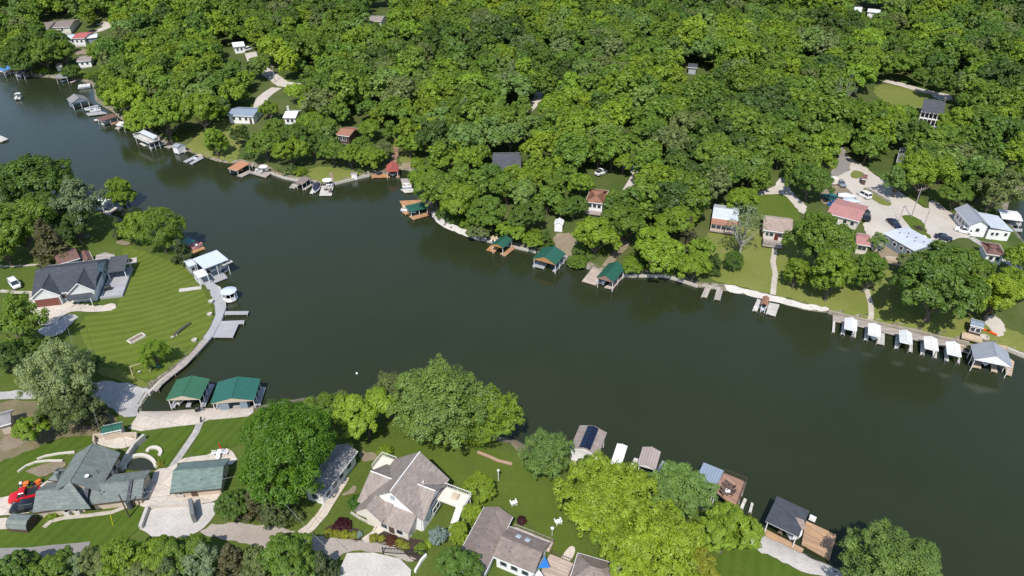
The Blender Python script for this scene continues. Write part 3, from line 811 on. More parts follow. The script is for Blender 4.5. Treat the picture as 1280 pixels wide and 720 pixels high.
R_BROWN = shingle('brown_shingles', (.19, .105, .085))
R_GREY = shingle('mid_grey_shingles', (.26, .25, .25))
R_DARK = shingle('dark_grey_shingles', (.085, .09, .10))
R_TANS = shingle('tan_shingles', (.36, .28, .235))
R_RUST = shingle('rust_brown_shingles', (.28, .135, .085))
M_GREEN = seam('green_sheet_metal', (.026, .115, .078), .42, 'Y')
M_GREENX = seam('green_sheet_metal_across', (.026, .115, .078), .42, 'X')
M_TEAL = seam('teal_sheet_metal', (.030, .135, .10), .42, 'Y')
M_DULL = seam('dull_green_sheet_metal', (.045, .15, .085), .5, 'Y')
M_PALE = seam('pale_blue_sheet_metal', (.62, .68, .76), .35, 'X')
M_GREYM = seam('grey_sheet_metal', (.34, .36, .40), .4, 'Y')
M_SILVER = seam('silver_sheet_metal', (.58, .62, .68), .35, 'X')
M_PINK = seam('faded_red_sheet_metal', (.46, .225, .20), .5, 'X')
M_RED = seam('red_sheet_metal', (.48, .13, .11), .45, 'X')
M_ORANGE = seam('orange_sheet_metal', (.52, .25, .13), .45, 'X')
M_BLUE = seam('blue_sheet_metal', (.10, .28, .58), .45, 'X')
M_BLUEG = seam('blue_grey_sheet_metal', (.27, .33, .40), .4, 'X')
M_BROWNM = seam('brown_sheet_metal', (.24, .15, .11), .5, 'X')
M_RUSTM = seam('rust_brown_sheet_metal', (.36, .18, .12), .5, 'X')
M_MAUVE = seam('mauve_sheet_metal', (.42, .345, .32), .5, 'X')
GLASS = plain('window_glass', (.03, .04, .05), .08, .1, 2, 0, .6)
BLACK = plain('black_plastic', (.02, .02, .022), .5)
STEEL = plain('galvanised_steel', (.45, .46, .47), .35, .1, 2, .8)
ALU = plain('aluminium', (.62, .63, .65), .3, .06, 2, .7)
CONC = plain('concrete', (.50, .47, .43), .9, .12)
STONE = plain('pale_stone', (.50, .46, .40), .9, .2, 2)
SOLAR = plain('solar_glass', (.008, .012, .03), .12, .15, .8, 0, .8)
BRICKRED = plain('garage_door_red', (.16, .05, .035), .6, .08)
PILE = plain('weathered_pile', (.22, .19, .16), .9, .2)
CANVASNAVY = plain('navy_canvas', (.02, .028, .05), .8)
CANVASBLUE = plain('blue_canvas', (.02, .18, .55), .7)
TEALP = plain('teal_paint', (.02, .20, .18), .5)
REDP = plain('red_paint', (.55, .012, .02), .28, .03, 1, 0, .6)
BLACKP = plain('black_car_paint', (.014, .016, .02), .22, .05, 1, 0, .6)
NAVYP = plain('navy_car_paint', (.014, .022, .045), .22, .05, 1, 0, .6)
WHITEP = plain('white_car_paint', (.80, .80, .79), .25, .03, 1, 0, .6)
TEALCAR = plain('teal_car_paint', (.01, .12, .12), .25, .05, 1, 0, .6)
GREYP = plain('grey_car_paint', (.30, .32, .35), .25, .05, 1, .3)
ORANGEP = plain('orange_paint', (.75, .16, .02), .4, .05)
BLUEP = plain('blue_paint', (.03, .16, .50), .35, .05)
RUBBER = plain('tyre_rubber', (.022, .022, .022), .85)
TAN = plain('tan_vinyl', (.55, .43, .30), .6)
PINKV = plain('faded_pink_canvas', (.55, .27, .25), .7)
BROWNV = plain('brown_wicker', (.13, .09, .07), .8, .2, 4)

# ------------------------------------------------------------------ fitting a rectangle to three traced eave corners
def frame3(A, B, C, z=None, h=0.0):
    """A-B the near edge, B-C the right edge; returns centre, turn, length along AB, width along BC"""
    if z is None:
        pts = [P(*q, h) for q in (A, B, C)]
        m = (pts[0] + pts[2]) / 2
        z = H(m[0], m[1]) + h
    a, b, c = (plane(*q, z)[:2] for q in (A, B, C))
    d = c - b + a
    u = b - a; v = c - b
    ang = math.atan2(u[1], u[0])
    # square it up: average of the two directions
    ang2 = math.atan2(v[1], v[0]) - math.pi / 2
    dl = (ang2 - ang + math.pi) % (2 * math.pi) - math.pi
    flip = False
    if abs(dl) > math.pi / 2: dl = (dl + math.pi + math.pi) % (2 * math.pi) - math.pi
    lu, lv = np.linalg.norm(u), np.linalg.norm(v)
    ang += dl * lv / (lu + lv)
    ctr = (a + c) / 2
    return ctr, ang, lu, lv, z
class Loc:
    """local axes of a thing: turns pixels and world points into its own metres"""
    def __init__(s, x, y, z, a): s.o = np.array([x, y]); s.z = z; s.a = a; s.c, s.s = math.cos(a), math.sin(a)
    def w2l(s, p): d = np.asarray(p[:2]) - s.o; return (d[0] * s.c + d[1] * s.s, -d[0] * s.s + d[1] * s.c)
    def l2w(s, x, y): return (s.o[0] + x * s.c - y * s.s, s.o[1] + x * s.s + y * s.c)
    def px(s, q, zabs): return s.w2l(plane(q[0], q[1], zabs))
BBOX = []
def keep_thing(a, b, c, d, f=.8): keep(a, b, c, d, f)

# ------------------------------------------------------------------ roofs and walls in local metres
def gable_roof(L, W, z, rise, axis='x', t=.16, cx=0, cy=0, mb=None):
    mb = mb or MB()
    l, w = L / 2, W / 2
    def q(x, y, zz): return (cx + x, cy + y, zz) if axis == 'x' else (cx - y, cy + x, zz)
    mb.slab([q(-l, -w, z), q(l, -w, z), q(l, 0, z + rise), q(-l, 0, z + rise)], t)
    mb.slab([q(l, w, z), q(-l, w, z), q(-l, 0, z + rise), q(l, 0, z + rise)], t)
    return mb
def ridge_cap(L, z, axis='x', cx=0, cy=0, mb=None, w=.14):
    mb = mb or MB()
    return mb.box((cx, cy, z + .03), (L, w, .10) if axis == 'x' else (w, L, .10))
def hip_roof(L, W, z, rise, t=.16, cx=0, cy=0, mb=None, inset=None):
    mb = mb or MB(); l, w = L / 2, W / 2; k = inset if inset is not None else w
    a, b, c, d = (cx - l, cy - w, z), (cx + l, cy - w, z), (cx + l, cy + w, z), (cx - l, cy + w, z)
    e, f = (cx - l + k, cy, z + rise), (cx + l - k, cy, z + rise)
    mb.slab([a, b, f, e], t); mb.slab([c, d, e, f], t); mb.slab([b, c, f], t); mb.slab([d, a, e], t)
    return mb
def gable_walls(L, W, z0, z1, rise, axis='x', cx=0, cy=0, mb=None):
    """a house body with gable ends, closed"""
    mb = mb or MB(); l, w = L / 2, W / 2
    def q(x, y, zz): return (cx + x, cy + y, zz) if axis == 'x' else (cx - y, cy + x, zz)
    vs = []
    for x in (-l, l): vs += [q(x, -w, z0), q(x, w, z0), q(x, w, z1), q(x, 0, z1 + rise), q(x, -w, z1)]
    return mb.add(vs, [(4, 3, 2, 1, 0), (5, 6, 7, 8, 9), (0, 1, 6, 5), (1, 2, 7, 6), (2, 3, 8, 7), (3, 4, 9, 8), (4, 0, 5, 9)])
def window(parent, x, y, z, w, h, ry, frame=None, glass=None, kind='window'):
    """framed window on a wall; ry = direction the wall faces"""
    f = frame or WHITE
    mb = MB()
    c, s = math.cos(ry), math.sin(ry)
    def bx(u, d, v, su, sd_, sv, m): m.box((x + c * d - s * u, y + s * d + c * u, z + v), (sd_, su, sv), ry)
    t = .09
    for sg in (-1, 1):
        bx(sg * (w / 2 - t / 2), .03, 0, t, .10, h, mb); bx(0, .03, sg * (h / 2 - t / 2), w - 2 * t, .10, t, mb)
    if w > 1.3: bx(0, .03, 0, .05, .08, h - 2 * t, mb)
    fo = mb.build(kind, f, parent)
    gl = MB(); bx(0, .012, 0, w - 2 * t + .004, .05, h - 2 * t + .004, gl)
    gl.build('pane', glass or GLASS, fo)
    return fo
def door(parent, x, y, z0, w, h, ry, mat, name='door'):
    c, s = math.cos(ry), math.sin(ry)
    mb = MB(); mb.box((x + c * .03, y + s * .03, z0 + h / 2), (.10, w, h), ry); o = mb.build(name, mat, parent)
    hb = MB(); hb.box((x + c * .11 - s * w * .38, y + s * .11 + c * w * .38, z0 + h * .47), (.06, .05, .14), ry); hb.build('handle', STEEL, o)
    return o
def railing(parent, pts, z, h=.95, mat=None, name='railing', gap=1.6):
    mb = MB()
    for i in range(len(pts) - 1):
        a, b = np.array(pts[i]), np.array(pts[i + 1]); L = np.linalg.norm(b - a); ang = math.atan2(*(b - a)[::-1])
        m = (a + b) / 2
        mb.box((m[0], m[1], z + h), (L, .08, .06), ang); mb.box((m[0], m[1], z + .15), (L, .05, .05), ang)
        n = max(1, int(L / gap))
        for k in range(n + 1):
            p = a + (b - a) * k / n; mb.box((p[0], p[1], z + h / 2), (.08, .08, h), ang)
        n = max(1, int(L / .3))
        for k in range(n): p = a + (b - a) * (k + .5) / n; mb.box((p[0], p[1], z + h / 2), (.03, .03, h - .1), ang)
    return mb.build(name, mat or WHITE, parent)

def house(label, A, B, C, wall=2.7, rise=2.0, ridge='x', roof=None, walls=None, name='house', cat='house', group=None, over=.45, hip=False,
          wins=((), (), (), ()), doors=(), trim=None, vents=0, chimney=None, cap=None, found=True, pad=(2, 2, 2, 2), frame=None, keepf=.6):
    """eave corners A (near left), B (near right), C (far right) in pixels; wins: fractions along the near, right, far, left walls"""
    ctr, a, L, W, z = frame3(A, B, C, None, wall)
    g = z - wall
    r = thing(name, label, cat, (ctr[0], ctr[1], g), a, group)
    l, w = L / 2, W / 2
    bl, bw = L - 2 * over, W - 2 * over
    rb = rise * ((bw if ridge == 'x' else bl) / (W if ridge == 'x' else L))
    k = rise / (w if ridge == 'x' else l)
    if hip:
        MB().box((0, 0, wall / 2), (bl, bw, wall + .02)).build('wall', walls or WHITE, r)
        ro = (hip_roof(L, W, wall, rise) if ridge == 'x' else hip_roof(L, W, wall, rise)).build('roof', roof, r)
    else:
        if ridge == 'x': gable_walls(bl, bw, 0, wall + k * over - .16, rb, 'x').build('wall', walls or WHITE, r)
        else: gable_walls(bw, bl, 0, wall + k * over - .16, rb, 'y').build('wall', walls or WHITE, r)
        ro = (gable_roof(L, W, wall, rise, 'x') if ridge == 'x' else gable_roof(W, L, wall, rise, 'y')).build('roof', roof, r)
        ridge_cap((L if ridge == 'x' else W) - .02, wall + rise, ridge).build('ridge_cap', cap or roof, ro)
    if found: MB().box((0, 0, -1.0), (bl - .1, bw - .1, 2.0)).build('foundation', CONC, r)
    # eave boards
    if ridge == 'x' or hip:
        for s in (-1, 1): MB().box((0, s * (w + .04), wall - .10), (L, .07, .2)).build('gutter', trim or WHITE, r)
    if ridge == 'y' or hip:
        for s in (-1, 1): MB().box((s * (l + .04), 0, wall - .10), (.07, W, .2)).build('gutter', trim or WHITE, r)
    for side, fr in enumerate(wins):
        for q in fr:
            f, ww, hh = (q if isinstance(q, tuple) else (q, 1.1, 1.2))
            zz = wall * .56
            if side == 0: window(r, (f - .5) * bl, -bw / 2, zz, ww, hh, -math.pi / 2, frame)
            if side == 1: window(r, bl / 2, (f - .5) * bw, zz, ww, hh, 0, frame)
            if side == 2: window(r, (f - .5) * bl, bw / 2, zz, ww, hh, math.pi / 2, frame)
            if side == 3: window(r, -bl / 2, (f - .5) * bw, zz, ww, hh, math.pi, frame)
    for (side, f, dw, dh, dm, nm) in doors:
        if side == 0: door(r, (f - .5) * bl, -bw / 2, 0.02, dw, dh, -math.pi / 2, dm, nm)
        if side == 1: door(r, bl / 2, (f - .5) * bw, 0.02, dw, dh, 0, dm, nm)
        if side == 3: door(r, -bl / 2, (f - .5) * bw, 0.02, dw, dh, math.pi, dm, nm)
    rs = random.Random(len(label))
    for i in range(vents):
        x = rs.uniform(-.35, .35) * L; y = -rs.uniform(.15, .6) * w
        zz = wall + (rise * (1 - abs(y) / w) if ridge == 'x' else rise * (1 - abs(x) / l))
        MB().tube([(x, y, zz - .1), (x, y, zz + .35)], .09).build('roof_vent', STEEL, ro)
    if chimney:
        x, y, hgt = chimney; zz = wall + rise * (1 - abs(y * W) / w)
        ch = MB().box((x * L, y * W, zz + hgt / 2 - .4), (.8, .6, hgt + .8)).build('chimney', STONE, ro)
    xs = [q[0] for q in (A, B, C)] + [A[0] + C[0] - B[0]]; ys = [q[1] for q in (A, B, C)] + [A[1] + C[1] - B[1]]
    s = proj(ctr[0], ctr[1], z)[2]
    keep(min(xs), min(ys) - rise * s * .5, max(xs), max(ys) + wall * s * .7, keepf)
    OPEN.append(np.array([Loc(ctr[0], ctr[1], 0, a).l2w(x, y) for x, y in ((-l - 2, -w - 2), (l + 2, -w - 2), (l + 2, w + 2), (-l - 2, w + 2))]))
    return r, L, W, wall, Loc(ctr[0], ctr[1], g, a)

# ------------------------------------------------------------------ docks
def posts(parent, pts, z0, z1, r=.09, mat=None, name='post'):
    for (x, y) in pts: MB().tube([(x, y, z0), (x, y, z1)], r, 8).build(name, mat or WHITE, parent)
def deck_part(parent, loc, quads, mat, z=.55, t=.22, zoff=0.0, name='deck'):
    """decks traced at deck height; each becomes a part with piles below"""
    for i, q in enumerate(quads):
        zz = z + .006 * i
        poly = [loc.px(p, zz) for p in q]
        o = MB().prism(poly, zz - t - zoff, zz - zoff).build(name, mat, parent)
        for k, p in enumerate(poly):
            if len(poly) > 8 and k % 2: continue
            c = np.mean(np.array(poly), 0); p = np.array(p) + (c - np.array(p)) * .06
            MB().tube([(p[0], p[1], -1.2 - zoff), (p[0], p[1], zz - t - zoff + .005)], .10, 6).build('pile', PILE, o)
def dock(label, quads, mat, z=.55, name='dock', cat='dock', group=None, keepf=.8):
    pts = np.array([plane(*p, z)[:2] for q in quads for p in q]); c = pts.mean(0)
    q = np.array([plane(*p, z)[:2] for p in quads[0]]); e = q[1] - q[0]
    a = math.atan2(e[1], e[0])
    r = thing(name, label, cat, (c[0], c[1], 0), a, group)
    loc = Loc(c[0], c[1], 0, a)
    deck_part(r, loc, quads, mat, z)
    xs = [p[0] for q in quads for p in q]; ys = [p[1] for q in quads for p in q]
    keep(min(xs), min(ys), max(xs), max(ys), keepf)
    return r, loc
def boathouse(label, A, B, C, zr=3.1, rise=1.2, ridge='y', roof=None, gable=None, decks=(), deckmat=None, z=.55, group=None, name='boathouse', cat='boathouse',
              post=None, walls=None, wallmat=None, cap=None, inset=.35, npost=2, keepf=.8, low=0.0, postsx=None):
    """roof eave corners A, B (edge over the near side), C; ridge along y unless told; low = fall of a single slope towards A-B"""
    ctr, a, L, W, zz = frame3(A, B, C, zr)
    r = thing(name, label, cat, (ctr[0], ctr[1], 0), a, group)
    loc = Loc(ctr[0], ctr[1], 0, a)
    l, w = L / 2, W / 2
    gm = gable or WHITE
    if rise > 0:
        ro = (gable_roof(L, W, zr, rise, 'x', .12) if ridge == 'x' else gable_roof(W, L, zr, rise, 'y', .12)).build('roof', roof, r)
        ridge_cap((L if ridge == 'x' else W) - .02, zr + rise, ridge).build('ridge_cap', cap or roof, ro)
        for s in (-1, 1):
            mb = MB()
            if ridge == 'y':
                y = s * (w - .12); mb.slab([(-l + .1, y, zr - .22), (l - .1, y, zr - .22), (l - .1, y, zr - .13), (0, y, zr + rise - .16), (-l + .1, y, zr - .13)], .08 * s)
            else:
                x = s * (l - .12); mb.slab([(x, -w + .1, zr - .22), (x, w - .1, zr - .22), (x, w - .1, zr - .13), (x, 0, zr + rise - .16), (x, -w + .1, zr - .13)], .08 * s)
            mb.build('gable_panel', gm, r)
    else:
        MB().slab([(-l, -w, zr - low), (l, -w, zr - low), (l, w, zr), (-l, w, zr)], .14).build('roof', roof, r)
        for s in (-1, 1): MB().box((0, s * (w - .05), zr - .2 - (low if s < 0 else 0)), (L - .1, .06, .12)).build('beam', gm, r)
    if rise > 0:
        for s in (-1, 1):
            if ridge == 'y': MB().box((s * (l - inset), 0, zr - .26), (.12, W - .5, .18)).build('beam', gm, r)
            else: MB().box((0, s * (w - inset), zr - .26), (L - .5, .12, .18)).build('beam', gm, r)
    ys = np.linspace(-w + inset, w - inset, npost)
    xs_ = postsx or (-l + inset, l - inset)
    posts(r, [(x, y) for x in xs_ for y in ys], -.8, zr - .3 - (low if not rise else 0), .08, post)
    for (x0, y0, x1, y1, z0, z1) in (walls or ()):
        MB().box(((x0 + x1) / 2 * L, (y0 + y1) / 2 * W, (z0 + z1) / 2), (max(.1, abs(x1 - x0) * L), max(.1, abs(y1 - y0) * W), z1 - z0)).build('wall', wallmat or WHITE, r)
    deck_part(r, loc, decks, deckmat or GREYWOOD, z)
    pts = [A, B, C, (A[0] + C[0] - B[0], A[1] + C[1] - B[1])] + [p for q in decks for p in q]
    keep(min(p[0] for p in pts), min(p[1] for p in pts) - 2, max(p[0] for p in pts), max(p[1] for p in pts) + 2, keepf)
    return r, loc, L, W

# ------------------------------------------------------------------ boats
def hull_rings(L, W, Hh, deck=.0):
    rings = []
    for t, wd, kz in ((0, .86, .0), (.12, .95, .0), (.4, 1, .0), (.65, .9, .04), (.82, .62, .14), (.94, .28, .28), (1, .03, .42)):
        x = (t - .5) * L; h = W / 2 * wd; zb = Hh * kz; zt = Hh * (1 + .18 * t * t)
        rings.append([(x, -h, zt), (x, -h * .93, Hh * .45 + zb * .5), (x, -h * .5, zb * .9), (x, 0, zb * .7 - .05), (x, h * .5, zb * .9), (x, h * .93, Hh * .45 + zb * .5), (x, h, zt)])
    return rings
def motorboat(label, x, y, rz, L=6.0, W=2.3, z=.05, hull=None, seat=None, cover=None, name='motorboat', cat='boat', group=None, canopy=None):
    r = thing(name, label, cat, (x, y, z), rz, group)
    rings = hull_rings(L, W, .75)
    MB().loft(rings).build('hull', hull or WHITEP, r, True)
    if cover:
        cr = []
        for t, wd, hh in ((.02, .8, .86), (.2, .93, 1.05), (.45, .93, 1.3), (.6, .85, 1.25), (.8, .55, 1.05), (.97, .1, .98)):
            X = (t - .5) * L; h = W / 2 * wd; cr.append([(X, -h, .8), (X, -h * .6, hh - .06), (X, 0, hh), (X, h * .6, hh - .06), (X, h, .8)])
        MB().loft(cr).build('cover', cover, r, True)
    else:
        MB().prism([(-L * .44, -W * .37), (L * .12, -W * .40), (L * .34, -W * .16), (L * .34, W * .16), (L * .12, W * .40), (-L * .44, W * .37)], .76, .80).build('cockpit', seat or TAN, r)
        for yy in (-.5, .5): MB().box((-.2, yy, 1.0), (.55, .5, .5), 0, 0, .1).build('seat', seat or TAN, r)
        MB().box((-L * .36, 0, .98), (.5, W * .7, .42), 0, 0, .1).build('seat', seat or TAN, r)
        MB().slab([(.75, -W * .4, .84), (.75, W * .4, .84), (.35, W * .34, 1.25), (.35, -W * .34, 1.25)], .03).build('windshield', GLASS, r)
    mo = MB().box((-L * .5 - .18, 0, .75), (.4, .42, .75), 0, 0, .1).build('outboard_motor', BLACK, r)
    if canopy:
        c = MB(); c.slab([(-L * .3, -W * .45, 2.0), (L * .12, -W * .45, 2.0), (L * .12, W * .45, 2.0), (-L * .3, W * .45, 2.0)], .08).build('canopy', canopy, r)
        posts(r, [(-L * .28, -W * .43), (L * .1, -W * .43), (L * .1, W * .43), (-L * .28, W * .43)], .8, 1.95, .03, STEEL, 'canopy_pole')
    return r
def pontoon(label, x, y, rz, L=7.0, W=2.5, z=0.0, rail=None, canopy=None, seat=None, deck=None, group=None, name='pontoon_boat'):
    r = thing(name, label, 'boat', (x, y, z), rz, group)
    for s in (-1, 1):
        MB().tube([(-L * .48, s * W * .33, .18), (L * .36, s * W * .33, .18), (L * .46, s * W * .33, .28), (L * .51, s * W * .33, .45)], [.3, .3, .2, .04], 10).build('float', ALU, r, True)
    MB().box((0, 0, .56), (L * .95, W, .14)).build('deck', deck or plain('boat_carpet', (.33, .34, .36), .9), r)
    for (x0, y0, x1, y1) in ((-.44, -.47, .44, -.47), (-.44, .47, .44, .47), (-.44, -.47, -.44, .1), (.44, -.47, .44, -.15), (.44, .15, .44, .47)):
        X, Y = (x0 + x1) / 2 * L, (y0 + y1) / 2 * W
        MB().box((X, Y, .95), (max(.06, abs(x1 - x0) * L), max(.06, abs(y1 - y0) * W), .55)).build('rail', rail or WHITEP, r)
    for (X, Y, dx, dy) in ((.3, -.33, .24, .22), (.3, .33, .24, .22), (-.32, .3, .2, .24), (-.33, -.28, .2, .24)):
        MB().box((X * L, Y * W, .88), (dx * L, dy * W, .46), 0, 0, .08).build('seat', seat or TAN, r)
    MB().box((-.02 * L, -.25 * W, 1.0), (.5, .6, .75), 0, 0, .06).build('console', WHITE, r)
    MB().box((-L * .5 - .1, 0, .7), (.42, .45, .9), 0, 0, .1).build('outboard_motor', BLACK, r)
    if canopy:
        k = 5; mb = MB()
        for i in range(k):
            a0, a1 = -1 + 2 * i / k, -1 + 2 * (i + 1) / k
            za, zb = 2.35 - .22 * a0 * a0, 2.35 - .22 * a1 * a1
            mb.slab([(-L * .36, a0 * W * .48, za), (L * .08, a0 * W * .48, za), (L * .08, a1 * W * .48, zb), (-L * .36, a1 * W * .48, zb)], .05)
        mb.build('canopy', canopy, r)
        posts(r, [(-L * .34, -W * .45), (L * .06, -W * .45), (L * .06, W * .45), (-L * .34, W * .45)], .6, 2.15, .03, STEEL, 'canopy_pole')
    return r
def jetski(label, x, y, rz, mat, z=.05, group=None):
    r = thing('jet_ski', label, 'jet ski', (x, y, z), rz, group)
    MB().loft([[(X, -w, zt), (X, -w * .8, .25), (X, 0, zb), (X, w * .8, .25), (X, w, zt)] for X, w, zt, zb in ((-1.5, .5, .5, .1), (-.6, .58, .55, 0), (.5, .56, .6, 0), (1.2, .34, .65, .2), (1.6, .04, .7, .45))]).build('hull', mat, r, True)
    MB().box((-.55, 0, .72), (1.3, .42, .36), 0, 0, .1).build('seat', BLACK, r)
    MB().box((.45, 0, .85), (.5, .5, .4), 0, 0, .12).build('cowl', mat, r)
    MB().tube([(.25, -.4, 1.05), (.25, .4, 1.05)], .04).build('handlebar', BLACK, r)
    return r

# ------------------------------------------------------------------ cars (nose towards +x)
def wheel(parent, x, y, R=.34, w=.24):
    s = 1 if y > 0 else -1
    t = MB().tube([(x, y - w / 2, R), (x, y + w / 2, R)], R, 14).build('wheel', RUBBER, parent)
    MB().tube([(x, y + s * (w / 2 - .03), R), (x, y + s * (w / 2 + .012), R)], R * .6, 12).build('rim', ALU, t)
def car(label, x, y, rz, paint, style='suv', L=4.8, W=1.9, z=None, group=None, cover=None):
    nm = {'suv': 'suv', 'sedan': 'car', 'pickup': 'pickup_truck', 'van': 'van'}[style]
    r = thing(nm, label, {'suv': 'car', 'sedan': 'car', 'pickup': 'pickup truck', 'van': 'van'}[style], (x, y, (H(x, y) if z is None else z) + .16), rz, group)
    w = W / 2
    def ring(X, hw, zb, zt, top=.9): return [(X, -hw * .94, zb), (X, -hw, zb + .25), (X, -hw, zt - .18), (X, -hw * top, zt), (X, hw * top, zt), (X, hw, zt - .18), (X, hw, zb + .25), (X, hw * .94, zb)]
    hz = {'suv': 1.0, 'sedan': .88, 'pickup': 1.08, 'van': 1.0}[style]
    st = [(-.5, .86, .34, hz - .06), (-.48, .95, .26, hz), (-.3, 1, .22, hz), (0, 1, .22, hz), (.2, 1, .22, hz), (.34, .98, .22, hz - .06), (.46, .9, .26, hz - .16), (.5, .78, .36, hz - .3)]
    MB().loft([ring(a * L, w * b, c, d) for a, b, c, d in st]).build('body', paint, r, True)
    roofz = {'suv': 1.72, 'sedan': 1.42, 'pickup': 1.82, 'van': 1.8}[style]
    x0, x1, x2, x3 = {'suv': (-.48, -.42, .08, .24), 'sedan': (-.36, -.22, .06, .22), 'pickup': (-.1, -.07, .1, .22), 'van': (-.48, -.44, .16, .33)}[style]
    g = MB().loft([[(x0 * L, -w * .9, hz - .04), (x0 * L, w * .9, hz - .04), (x3 * L, w * .88, hz - .06), (x3 * L, -w * .88, hz - .06)],
                   [(x1 * L, -w * .74, roofz - .05), (x1 * L, w * .74, roofz - .05), (x2 * L, w * .74, roofz - .05), (x2 * L, -w * .74, roofz - .05)]]).build('window', GLASS, r)
    MB().loft([[(x1 * L - .05, -w * .75, roofz - .06), (x1 * L - .05, w * .75, roofz - .06), (x2 * L + .03, w * .75, roofz - .06), (x2 * L + .03, -w * .75, roofz - .06)],
               [(x1 * L + .1, -w * .66, roofz + .02), (x1 * L + .1, w * .66, roofz + .02), (x2 * L - .12, w * .66, roofz + .02), (x2 * L - .12, -w * .66, roofz + .02)]]).build('roof', paint, r, True)
    for s in (-1, 1):
        for (a, b) in (((x0, hz), (x1, roofz - .05)), ((x3, hz), (x2, roofz - .05)), (((x1 + x2) / 2, hz), ((x1 + x2) / 2, roofz - .05))):
            MB().tube([(a[0] * L, s * w * .9, a[1] - .05), (b[0] * L, s * w * .75, b[1])], .05, 5).build('pillar', paint, r)
    if style == 'pickup':
        MB().box((-.29 * L, 0, hz + .012), (.34 * L, W * .84, .03)).build('bed_cover', cover or BLACK, r)
    for s in (-1, 1):
        for X in (-.31, .31): wheel(r, X * L, s * (w - .1), .36 if style in ('suv', 'pickup') else .32)
        MB().box((.482 * L, s * w * .62, hz - .34), (.12, .34, .16), 0, 0, .04).build('headlight', ALU, r)
        MB().box((-.492 * L, s * w * .7, hz - .22), (.1, .28, .18), 0, 0, .03).build('tail_light', REDP, r)
        MB().box((x3 * L - .25, s * (w + .08), hz + .02), (.16, .2, .14), 0, 0, .04).build('mirror', paint, r)
    return r

# ------------------------------------------------------------------ small things
def lawn_chair(label, x, y, rz, mat, group=None, z=None, sc=1.0):
    r = thing('lawn_chair', label, 'chair', (x, y, H(x, y) if z is None else z), rz, group, sc)
    MB().slab([(-.3, -.3, .32), (.3, -.3, .40), (.3, .3, .40), (-.3, .3, .32)], .04).build('seat', mat, r)
    MB().slab([(-.24, -.3, .33), (-.24, .3, .33), (-.62, .24, 1.05), (-.62, -.24, 1.05)], .04).build('backrest', mat, r)
    for s in (-1, 1):
        MB().box((0, s * .36, .6), (.75, .13, .03)).build('armrest', mat, r)
        MB().box((.28, s * .32, .29), (.08, .05, .58)).build('leg', mat, r); MB().box((-.3, s * .32, .29), (.08, .05, .58)).build('leg', mat, r)
    return r
def patio_table(label, x, y, z, mat, R=.6, group=None, umbrella=None):
    r = thing('patio_table', label, 'table', (x, y, z), 0, group)
    MB().lathe([(0.01, .70), (R, .70), (R, .75), (.01, .75)], 16).build('tabletop', mat, r)
    MB().tube([(0, 0, 0), (0, 0, .7)], .05).build('pedestal', mat, r)
    MB().lathe([(.01, 0), (.3, 0), (.3, .05), (.01, .05)], 12).build('foot', mat, r)
    return r
def parasol(label, x, y, z, mat, R=1.3, group=None, folded=False):
    r = thing('parasol', label, 'parasol', (x, y, z), 0, group)
    MB().tube([(0, 0, 0), (0, 0, 2.5)], .03).build('pole', STEEL, r)
    if folded: MB().lathe([(.05, .9), (.16, 1.1), (.12, 1.8), (.03, 2.55)], 10).build('canopy', mat, r)
    else: MB().lathe([(R, 1.95), (R * .98, 2.0), (.05, 2.55), (.02, 2.5), (R * .9, 1.96)], 8).build('canopy', mat, r)
    return r
def pole_thing(label, base, top_px, name='utility_pole', cat='utility pole', h=10, arm=0.0, mat=None, r0=.14, armdir=0.0, group=None):
    p = P(*base); r = thing(name, label, cat, (p[0], p[1], p[2]), armdir, group)
    MB().tube([(0, 0, -.5), (0, 0, h)], [r0, r0 * .7], 8).build('pole', mat or plain('creosote_wood', (.10, .075, .055), .9), r)
    if arm:
        c = MB().box((0, 0, h - .6), (arm, .1, .12)).build('crossarm', GREYWOOD, r)
        for s in (-.42, 0, .42): MB().tube([(s * arm, 0, h - .54), (s * arm, 0, h - .3)], .05, 6).build('insulator', WHITE, c)
    return r
def ac_unit(label, x, y, rz, group=None):
    r = thing('air_conditioner', label, 'air conditioner', (x, y, H(x, y)), rz, group)
    MB().box((0, 0, .06), (1.1, 1.1, .12)).build('pad', CONC, r)
    MB().box((0, 0, .52), (.85, .85, .8), 0, 0, .05).build('cabinet', plain('beige_metal', (.52, .50, .46), .5), r)
    MB().lathe([(.01, .93), (.34, .93), (.34, .97), (.01, .97)], 14).build('fan_grille', BLACK, r)
    return r
def wall_line(label, line_px, h=1.0, t=.35, mat=None, name='seawall', cat='wall', zabs=None, base=-.8, group=None, world=None):
    """a wall that follows a traced line on the ground (or on the water line)"""
    w = np.array([plane(*q)[:2] for q in line_px]) if zabs is not None else px(line_px)
    if world is not None: w = np.array(world)
    c = w.mean(0)
    q = strip_w(w - c, t); n = len(q) // 2
    L_, R_ = q[:n], q[n:][::-1]
    vs, fs = [], []
    for i in range(n):
        mid = (L_[i] + R_[i]) / 2 + c
        zt = zabs + h if zabs is not None else H(*mid) + h
        zb = (zabs if zabs is not None else H(*mid)) + base
        vs += [(*L_[i], zb), (*L_[i], zt), (*R_[i], zt), (*R_[i], zb)]
    for i in range(n - 1):
        a = 4 * i
        fs += [(a + k, a + (k + 1) % 4, a + 4 + (k + 1) % 4, a + 4 + k) for k in range(4)]
    fs += [(3, 2, 1, 0), (4 * n - 4, 4 * n - 3, 4 * n - 2, 4 * n - 1)]
    return tag(MB().add(vs, fs).build(name, mat or CONC, None, False, (c[0], c[1], 0)), label, cat, group)
def wp(q, z=0.0): return plane(q[0], q[1], z)
def heading(a, b, z=0.5):
    p, q = wp(a, z), wp(b, z); return math.atan2(q[1] - p[1], q[0] - p[0])
